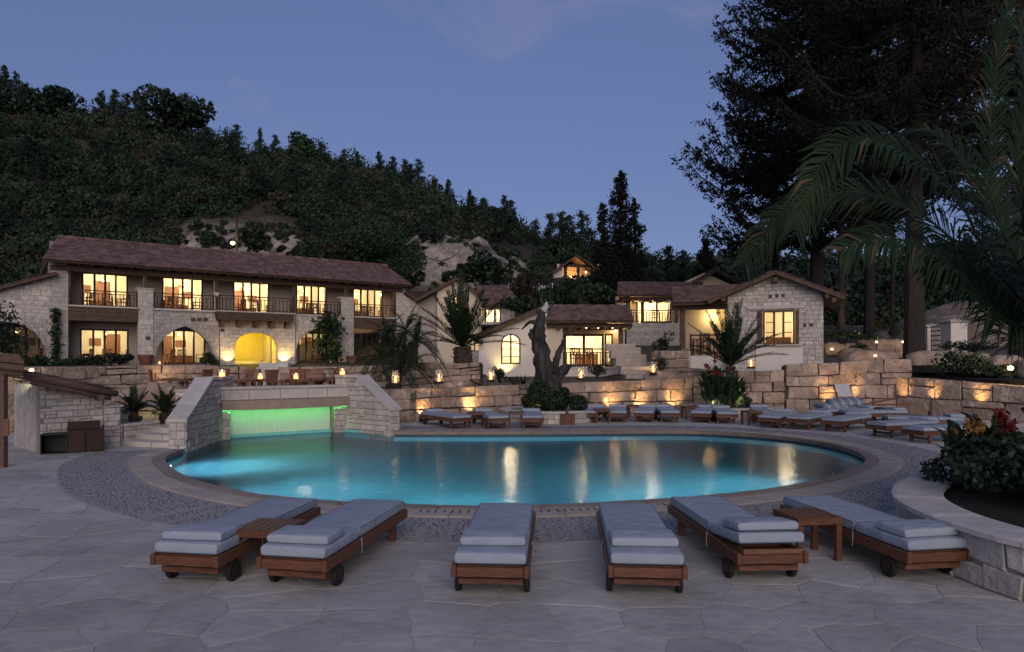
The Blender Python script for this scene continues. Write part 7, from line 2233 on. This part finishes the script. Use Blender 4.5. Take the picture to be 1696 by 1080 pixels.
def palm_tree(name, label, base, crown, fronds, llen, npair, width, trunk_r, rng, dry=.04, cat='palm tree', droop=.25, bark=True, vang=38, face=None):
    t = thing(name, label, cat, base); b = Vector(base); c = Vector(crown) - b
    if bark:
        mb = MB(); k = 9; pts = [Vector((0, 0, -.2)).lerp(c, i / (k - 1)) for i in range(k)]
        mb.tube(pts, [trunk_r * (1.12 - .25 * i / (k - 1)) for i in range(k)], 12, wob=.2)
        mb.build('trunk', M['palmbark'], t)
        stubs = MB(); L_ = c.length
        for i in range(int(L_ / .055)):
            q = Vector((0, 0, 0)).lerp(c, i * .055 / L_); a = i * 2.4
            dv = Vector((math.cos(a), math.sin(a), .9)).normalized(); o_ = q + Vector((math.cos(a), math.sin(a), 0)) * trunk_r * .85
            stubs.bar(o_, o_ + dv * (.10 + .08 * rng.random()), .09, .03)
        stubs.build('leaf_bases', M['palmbark'], t, kind='stuff')
    for pth in fronds:
        pth = [c + (Vector(q) - Vector(crown)) for q in pth]
        frond_mesh(pth, llen * (.85 + .3 * rng.random()), npair, width, rng, mats=dry, droop=droop, vang=vang, face=face).build('frond', [M['palm'], M['palmdry']], t)
    return t
def radial_fronds(crown, n, length, rng, el0=20, el1=80, sag=.5, tilt=(0, 0)):
    out = []; c = Vector(crown)
    for i in range(n):
        a = i * 2.399 + rng.normal() * .2; el = R(el0 + (el1 - el0) * ((i + .5) / n)); L_ = length * (.8 + .3 * rng.random())
        d = Vector((math.cos(a) * math.cos(el) + tilt[0], math.sin(a) * math.cos(el) + tilt[1], math.sin(el))).normalized(); pts = []
        for k in range(5):
            s = k / 4; pts.append(c + d * L_ * s + Vector((0, 0, -sag * L_ * s ** 2.2 * math.cos(el))))
        out.append(pts)
    return out
rng = np.random.default_rng(77)
# big palm at the right edge: fronds traced as they hang, each at its own distance
BP = Vector((6.3, 8.0, .45)); BC = Vector((6.5, 7.9, 2.0))
def fr(pts): return [BC] + [W(px, py, Y) for px, py, Y in pts]
big = [fr([(1655, 455, 7.7), (1585, 325, 7.4), (1510, 258, 7.1), (1440, 228, 6.9), (1385, 245, 6.8), (1345, 300, 6.7), (1318, 375, 6.7)]),
       fr([(1640, 480, 8.3), (1570, 390, 8.5), (1490, 335, 8.6), (1410, 318, 8.7), (1330, 335, 8.8), (1275, 375, 8.9), (1235, 435, 9.0)]),
       fr([(1660, 380, 8.2), (1640, 240, 8.3), (1652, 100, 8.2), (1680, -40, 8.0)]),
       fr([(1690, 330, 7.4), (1700, 160, 7.2), (1690, 30, 7.0)]),
       fr([(1665, 420, 8.8), (1620, 300, 9.2), (1570, 235, 9.4), (1530, 215, 9.6), (1490, 235, 9.8)]),
       fr([(1650, 520, 7.6), (1590, 450, 7.4), (1520, 405, 7.2), (1450, 395, 7.0), (1395, 415, 6.9)]),
       fr([(1690, 560, 8.4), (1650, 500, 8.6), (1600, 455, 8.8), (1540, 440, 8.9)]),
       fr([(1690, 420, 8.9), (1655, 330, 9.6), (1600, 290, 10.2), (1550, 300, 10.6)]),
       fr([(1730, 420, 7.5), (1770, 300, 7.0), (1820, 260, 6.6), (1880, 300, 6.3)]),
       fr([(1740, 470, 8.5), (1800, 400, 9), (1880, 390, 9.4)]),
       fr([(1700, 400, 6.9), (1705, 280, 6.4), (1700, 180, 6.0), (1690, 90, 5.8)])]
palm_tree('date_palm', 'big dark palm with long arching fronds in the right hand planter', BP, BC, big, .74, 112, .016, .30, rng, dry=.07, droop=.34, vang=12, face=(.25, -.8, .55))
# date palm before the gabled house
c_ = W(766, 574, 25.6)
palm_tree('date_palm', 'upright date palm with a fan of stiff fronds left of the white cottage', W(767, 604, 25.6), c_, radial_fronds(c_, 26, 2.75, rng, 12, 86, .22), .40, 44, .020, .36, rng, dry=.03, droop=.1)
# small palm in the canna bed
c_ = W(1210, 606, 23.2)
palm_tree('date_palm', 'small palm rising from the red cannas before the stone cottage', (7.42, 23.2, .3), c_, radial_fronds(c_, 20, 2.25, rng, 25, 84, .30), .36, 40, .018, .17, rng, dry=.03, droop=.12)
# shaggy clump left: several leaning stems with fine leaves
t = thing('shaggy_palm', 'shaggy clump of fine leaved palms with leaning stems behind the broad lantern', 'palm clump', W(655, 640, 22.6)); b = Vector(t.location)
for (px, py, dy, n_) in ((640, 560, .2, 15), (672, 548, 0, 14), (660, 580, -.2, 13), (690, 565, .3, 12), (632, 590, -.1, 12), (678, 606, -.3, 12)):
    c_ = W(px, py, 22.6 + dy) - b
    limb([Vector((rng.normal() * .12, 0, -.1)), c_ * .5 + Vector((rng.normal() * .08, 0, 0)), c_], [.085, .06, .05], 8, .2).build('stem', M['palmbark'], t, smooth=True)
    for pth in radial_fronds(c_, n_, 1.25, rng, -25, 75, .7): frond_mesh(pth, .26, 26, .012, rng, droop=.5, rach=.012, mats=.12).build('frond', [M['palm'], M['palmdry']], t)
# cycads
def cycad(label, c, n_, L_):
    t = thing('cycad', label, 'cycad', c); mb = MB(); mb.lathe([(.10, -.05), (.13, .08), (.09, .2), (0, .24)], n=10); mb.build('trunk', M['palmbark'], t)
    for pth in radial_fronds((0, 0, .2), n_, L_, rng, 15, 80, .45): frond_mesh(pth, .16, 24, .012, rng, droop=.15, rach=.010).build('frond', [M['palm'], M['palmdry']], t)
cycad('cycad with a full rosette left in the bed by the curved steps', W(222, 697, 16.4), 16, .72); cycad('lamp lit cycad right in the bed beside the waterfall wing', W(272, 697, 16.7), 16, .75)

def shrub(name, label, c, r, h, n, leaf, mt, rng, cat='shrub', aspect=.6, group=None, lobes=7):
    t = thing(name, label, cat, c, 0, group); P_ = bush_cloud((0, 0, 0), r, n, leaf, rng, 1.0, lobes); P_[:, 2] = (P_[:, 2] / r * .5 + .5) * h
    P_[:, 2] = np.maximum(P_[:, 2], .01)
    st_ = MB()
    for k in range(5):
        a = rng.random() * 6.28; st_.tube([(0, 0, -.05), (math.cos(a) * r * .3, math.sin(a) * r * .3, h * .45), (math.cos(a) * r * .6, math.sin(a) * r * .6, h * .85)], [.018, .012, .006], 5)
    st_.build('stems', M['bark'], t); v, f = leaf_quads(P_, leaf, aspect, rng, .3); link('foliage', np_mesh('foliage', v, f, M[mt]), t); return t
shrub('shrub', 'pointed green shrub lit yellow by a lamp left of the old trunk', W(884, 684, 20.8), .46, 1.0, 5200, .075, 'leaf', rng)
shrub('shrub', 'clipped dark ball shrub right of the old trunk', W(936, 681, 21.0), .42, .74, 4600, .06, 'leafdark', rng, lobes=3)
shrub('shrub', 'smaller dark shrub tucked against the right foot of the old trunk', W(920, 681, 21.0), .30, .56, 1600, .055, 'leafdark', rng, lobes=4)
uplight((.78, 20.62, .28), (.80, 21.05, .75), 7, 95, 'lamp in the trunk planter lighting the pointed shrub', (1, .82, .38))
# cannas
def canna(label, c, h, n_, flowers, mt='redflower'):
    t = thing('canna', label, 'canna plant', c, 0, 'red cannas in the low planter'); lf = MB(); fl = MB(); stm = MB()
    for i in range(n_):
        a = rng.random() * 6.28; r = .16 * rng.random(); z = h * (.15 + .6 * rng.random()); L_ = .34 + .18 * rng.random(); w = .075 + .03 * rng.random()
        o_ = Vector((math.cos(a) * r, math.sin(a) * r, z)); d = Vector((math.cos(a) * .6, math.sin(a) * .6, .9 + .3 * rng.random())).normalized(); s = d.cross(Vector((0, 0, 1))).normalized()
        n2 = s.cross(d); P = [o_]
        for tt, ww in ((.25, .8), (.55, 1.0), (.82, .6)):
            m_ = o_ + d * L_ * tt + Vector((0, 0, -.10 * L_ * tt * tt)); P += [m_ - s * w * ww + n2 * w * .25, m_, m_ + s * w * ww + n2 * w * .25]
        P.append(o_ + d * L_ + Vector((math.cos(a), math.sin(a), -.5)) * L_ * .16)
        lf.add(P, [(0, 2, 1), (0, 3, 2), (1, 2, 5, 4), (2, 3, 6, 5), (4, 5, 8, 7), (5, 6, 9, 8), (7, 8, 10), (8, 9, 10)])
    for i in range(3): stm.tube([(rng.normal() * .05, rng.normal() * .05, 0), (rng.normal() * .07, rng.normal() * .07, h)], [.014, .008], 5)
    lf.build('leaves', M['canna'], t); stm.build('stems', M['canna'], t)
    if flowers:
        for _ in range(flowers):
            cs_ = np.array([rng.normal() * .09, rng.normal() * .09, h * (.95 + .25 * rng.random())]) + rng.normal(size=(20, 3)) * np.array([.03, .03, .05])
            v, f = leaf_quads(cs_, .075, .8, rng); link('flower', np_mesh('flower', v, f, M[mt]), t)
for px, py, Y, h, fl, lb in ((1170, 676, 22.5, 1.35, 3, 'tall canna leftmost in the low planter with dark red heads'), (1182, 678, 22.2, 1.25, 3, 'canna with orange red heads left of the small palm'), (1196, 678, 22.1, 1.05, 1, 'leafy canna in front of the small palm'), (1211, 678, 22.2, 1.15, 0, 'leafy canna with no flowers right of the small palm stem'), (1222, 676, 22.5, 1.0, 0, 'canna with broad dark leaves near the right lamp'), (1186, 672, 22.9, 1.5, 2, 'tallest canna behind the others beside the palm'), (1205, 672, 22.8, 1.2, 0, 'canna hidden at the back of the bed')):
    canna(lb, (W(px, py, Y).x, Y, .26), h, 24, fl)
shrub('shrub', 'small red flecked shrub at the right end of the canna bed', (W(1238, 670, 22.6).x, 22.6, .26), .26, .5, 500, .06, 'leaf', rng)
uplight((W(1181, 670, 22.0).x, 22.0, .26), (W(1186, 640, 22.6).x, 22.7, .9), 16, 95, 'lamp left in the canna bed', (1, .78, .36)); uplight((W(1226, 670, 22.1).x, 22.1, .26), (W(1222, 640, 22.6).x, 23.0, .8), 26, 100, 'lamp right in the canna bed, glaring on the wall', (1, .72, .34))
# climbing plants and shrubs at the long building
def climber(label, u, z0, z1, wd, n, d=-.15):
    t = thing('climbing_plant', label, 'climbing plant', HB.world(u, d, z0), HB.ang); h = z1 - z0
    MB().tube([(0, 0, -.1), (.08, 0, h * .4), (-.06, 0, h)], [.05, .04, .015], 6).build('stem', M['bark'], t)
    P_ = np.stack([rng.normal(size=n) * wd * (.6 + .4 * np.sin(np.linspace(0, 9, n))), rng.normal(size=n) * .10 - .05, rng.random(n) * h], 1); v, f = leaf_quads(P_, .17, .7, rng); link('foliage', np_mesh('foliage', v, f, M['leaf']), t)
climber('narrow climber on the stone pier left of the lower left windows', HB.u(92), .0, HB.z(92, 512), .16, 700)
t = thing('fig_plant', 'large leaved plant climbing in front of the fourth arch, lit from below', 'plant', HB.world(HB.u(545, -.8), -.8, -.05)); P_ = []
for k in range(7):
    zc = .6 + k * .46; P_.append(np.array([.42 * math.sin(k * 2.1), .2 * math.cos(k * 1.7), zc]) + rng.normal(size=(110, 3)) * np.array([.36, .3, .26]))
MB().tube([(0, 0, -.1), (.15, 0, 1.4), (-.1, 0, 3.4)], [.07, .05, .02], 6).build('stem', M['bark'], t); v, f = leaf_quads(np.concatenate(P_), .30, .75, rng); link('foliage', np_mesh('foliage', v, f, M['leaf']), t)
q = HB.world(HB.u(549, -1.3), -1.3, .1); spot('plant_light', q, q + Vector((0, .5, 2.2)), 30, (1, .82, .35), 60, .8)
for px, w_, h_, lb in ((160, .75, .85, 'dark round shrub before the lower left windows'), (198, .75, .8, 'green round shrub right of the dark one before the lower left windows'), (108, .7, .5, 'low ragged shrub at the foot of the left pier'), (342, .5, .9, 'small leafy plant in the second arch'), (62, .5, .6, 'low greyish shrub on the wall top above the hut')):
    shrub('shrub', lb, HB.world(HB.u(px, -1.6), -1.6, -.02), w_, h_, 900, .16, 'leafdark' if 'dark' in lb else 'leaf', rng)
shrub('tree_sapling', 'wispy dark leaved tree before the far left arch', HB.world(HB.u(6, -2.5), -2.5, -.1), 1.2, 3.4, 1100, .2, 'leafdark', rng, 'small tree')
# plants by the white cottage and bank
shrub('shrub', 'dark bushy plant at the foot of the white cottage wall, right of a lantern', W(827, 633, 24.2), .28, .6, 420, .08, 'leafdark', rng); shrub('shrub', 'small grassy tuft glowing under the arched window', W(850, 636, 24.6), .3, .3, 400, .09, 'leaf', rng, aspect=.2)
t = thing('agave', 'dark spiky agave right of the arched window', 'agave', W(867, 637, 24.4)); mb = MB()
for i in range(14):
    a = i * 2.4; e = R(25 + 50 * (i / 14)); d = Vector((math.cos(a) * math.cos(e), math.sin(a) * math.cos(e), math.sin(e))); s = Vector((-math.sin(a), math.cos(a), 0)); mb.add([s * -.03, s * .03, d * .22 + s * .028, d * .22 - s * .028, d * .42], [(0, 1, 2, 3), (3, 2, 4)])
mb.build('leaves', M['leafdark'], t)
shrub('shrub', 'small plant in front of the lit base wall under the porch', W(989, 626, 25.5), .3, .5, 300, .09, 'leafdark', rng)
shrub('shrub', 'leafy plant on top of the rough blocks right of the garden steps', W(1102, 580, 28.6), .45, .7, 420, .12, 'leaf', rng); shrub('shrub', 'trailing plant hanging over the blocks right of the garden steps', W(1092, 612, 27.2), .25, .6, 260, .09, 'leaf', rng)
for px, py, Y, r, h, n_, mt, lb in ((1595, 622, 23.6, .7, 1.0, 900, 'leaf', 'feathery yellow green shrub on the bank before the longest boulder'), (1625, 624, 23.0, .8, .45, 700, 'leafdark', 'low dark shrub right of the feathery one on the bank'), (1480, 560, 30, .5, 1.0, 500, 'leaf', 'slender green shrub left of the thickest trunk'), (1400, 566, 30.2, 1.0, .5, 800, 'leafdark', 'low dark hedge plant behind the small boulder row'), (1610, 584, 29, 1.1, .5, 800, 'leafdark', 'low dark shrub right of the white gate post'), (1428, 588, 27.6, .5, .4, 420, 'leafdark', 'small dark plant between bank boulders left of a lamp')):
    shrub('shrub', lb, W(px, py, Y), r, h, n_, .12, mt, rng)

# right hand planter
pl_pts = [(4.02, 5.35), (3.90, 5.85), (3.88, 6.4), (3.98, 6.95), (4.2, 7.45), (4.72, 8.15), (5.49, 8.75), (6.5, 8.95), (7.6, 8.5), (8.3, 7.2), (8.0, 5.6), (7.0, 4.5), (5.6, 4.2), (4.5, 4.65)]
pc = [Vector((p.x, p.y, 0)) for p in crm([(a, b, 0) for a, b in pl_pts], 6, closed=True)]; pc.append(pc[0].copy())
PLP = Path(resample(pc, .1), flip=False)
t = thing('curved_planter', 'curved stone planter with a smooth pale cap and dark soil at right', 'planter', (5.8, 6.8, 0)); o_ = Vector((5.8, 6.8, 0))
sgn = -1 if (PLP.at(1.0, .2) - o_).length > (PLP.at(1.0, -.2) - o_).length else 1   # +: at(d) moves inwards for d>0
pin = lambda s, d: PLP.at(min(PLP.len, max(0, s)), sgn * d) - o_
hp = .49
r_ = random.Random(12); mb = MB(); k = 140; V = []
for i in range(k + 1):
    for d, z in ((.02, -.02), (.02, hp - .05), (.40, hp - .05), (.40, -.02)):
        p = pin(PLP.len * i / k, d); V.append((p.x, p.y, z))
mb.add(V, [(i * 4 + j, i * 4 + (j + 1) % 4, i * 4 + 4 + (j + 1) % 4, i * 4 + 4 + j) for i in range(k) for j in range(4)]); mb.build('wall_core', M['joint'], t)
for q in courses(0, PLP.len, 0, hp - .055, .21, .28, .6, r_, .25, split=.25):
    qq = []                        # irregular facing: bend every corner a little
    for i, p in enumerate(q): qq.append((p[0] + (r_.random() - .5) * .06, min(hp - .055, max(0, p[1] + ((r_.random() - .5) * .05 if 0.02 < p[1] < hp - .07 else 0)))))
    qq = shrink(hull(qq), .007)
    if len(qq) < 3: continue
    # split long stones so that they follow the curve
    f = lambda u, z, y: tuple(pin(u, y) + Vector((0, 0, z)))
    stone_solid(qq, .05, -.006 - .014 * r_.random(), .012, map_=f).build('stone', M['lime'], t)
s = 0.0
while s < PLP.len - .05:
    e = min(PLP.len, s + .75 + .2 * r_.random()); pts = [pin(s + .003 + (e - s - .006) * j / 5, -.05) for j in range(6)] + [pin(e - .003 - (e - s - .006) * j / 5, .43) for j in range(6)]
    stone_solid([(p.x, p.y) for p in pts], -hp + .055, -hp, .014, map_=lambda u, z, y: (u, z, -y)).build('cap_slab', M['limecap'], t); s = e
mb = MB(); mb.add([(pin(PLP.len * i / 60, .38).x, pin(PLP.len * i / 60, .38).y, hp - .07) for i in range(60)], [tuple(range(60))]); mb.build('soil', M['soil'], t)
for c, r, h, n_, mt, lb in (((5.6, 7.75, .42), .60, .66, 3000, 'leafdark', 'dense dark bush in the planter nearest the pool'), ((5.5, 6.95, .42), .60, .62, 3000, 'leafdark', 'dense dark bush in the planter nearest the viewer'), ((6.3, 7.2, .42), .7, .85, 2600, 'leafdark', 'dark bush against the big palm trunk')):
    shrub('shrub', lb, c, r, h, n_, .075, mt, rng)
for c, h, n_, fl, mt, lb in (((5.35, 8.05, .42), .62, 20, 3, 'yellowflower', 'amber flowered plant at the pool end of the planter'), ((5.72, 8.0, .42), .72, 22, 3, 'redflower', 'dark red flowered canna beside the big palm trunk')):
    canna(lb, c, h, n_, fl + 2, mt)
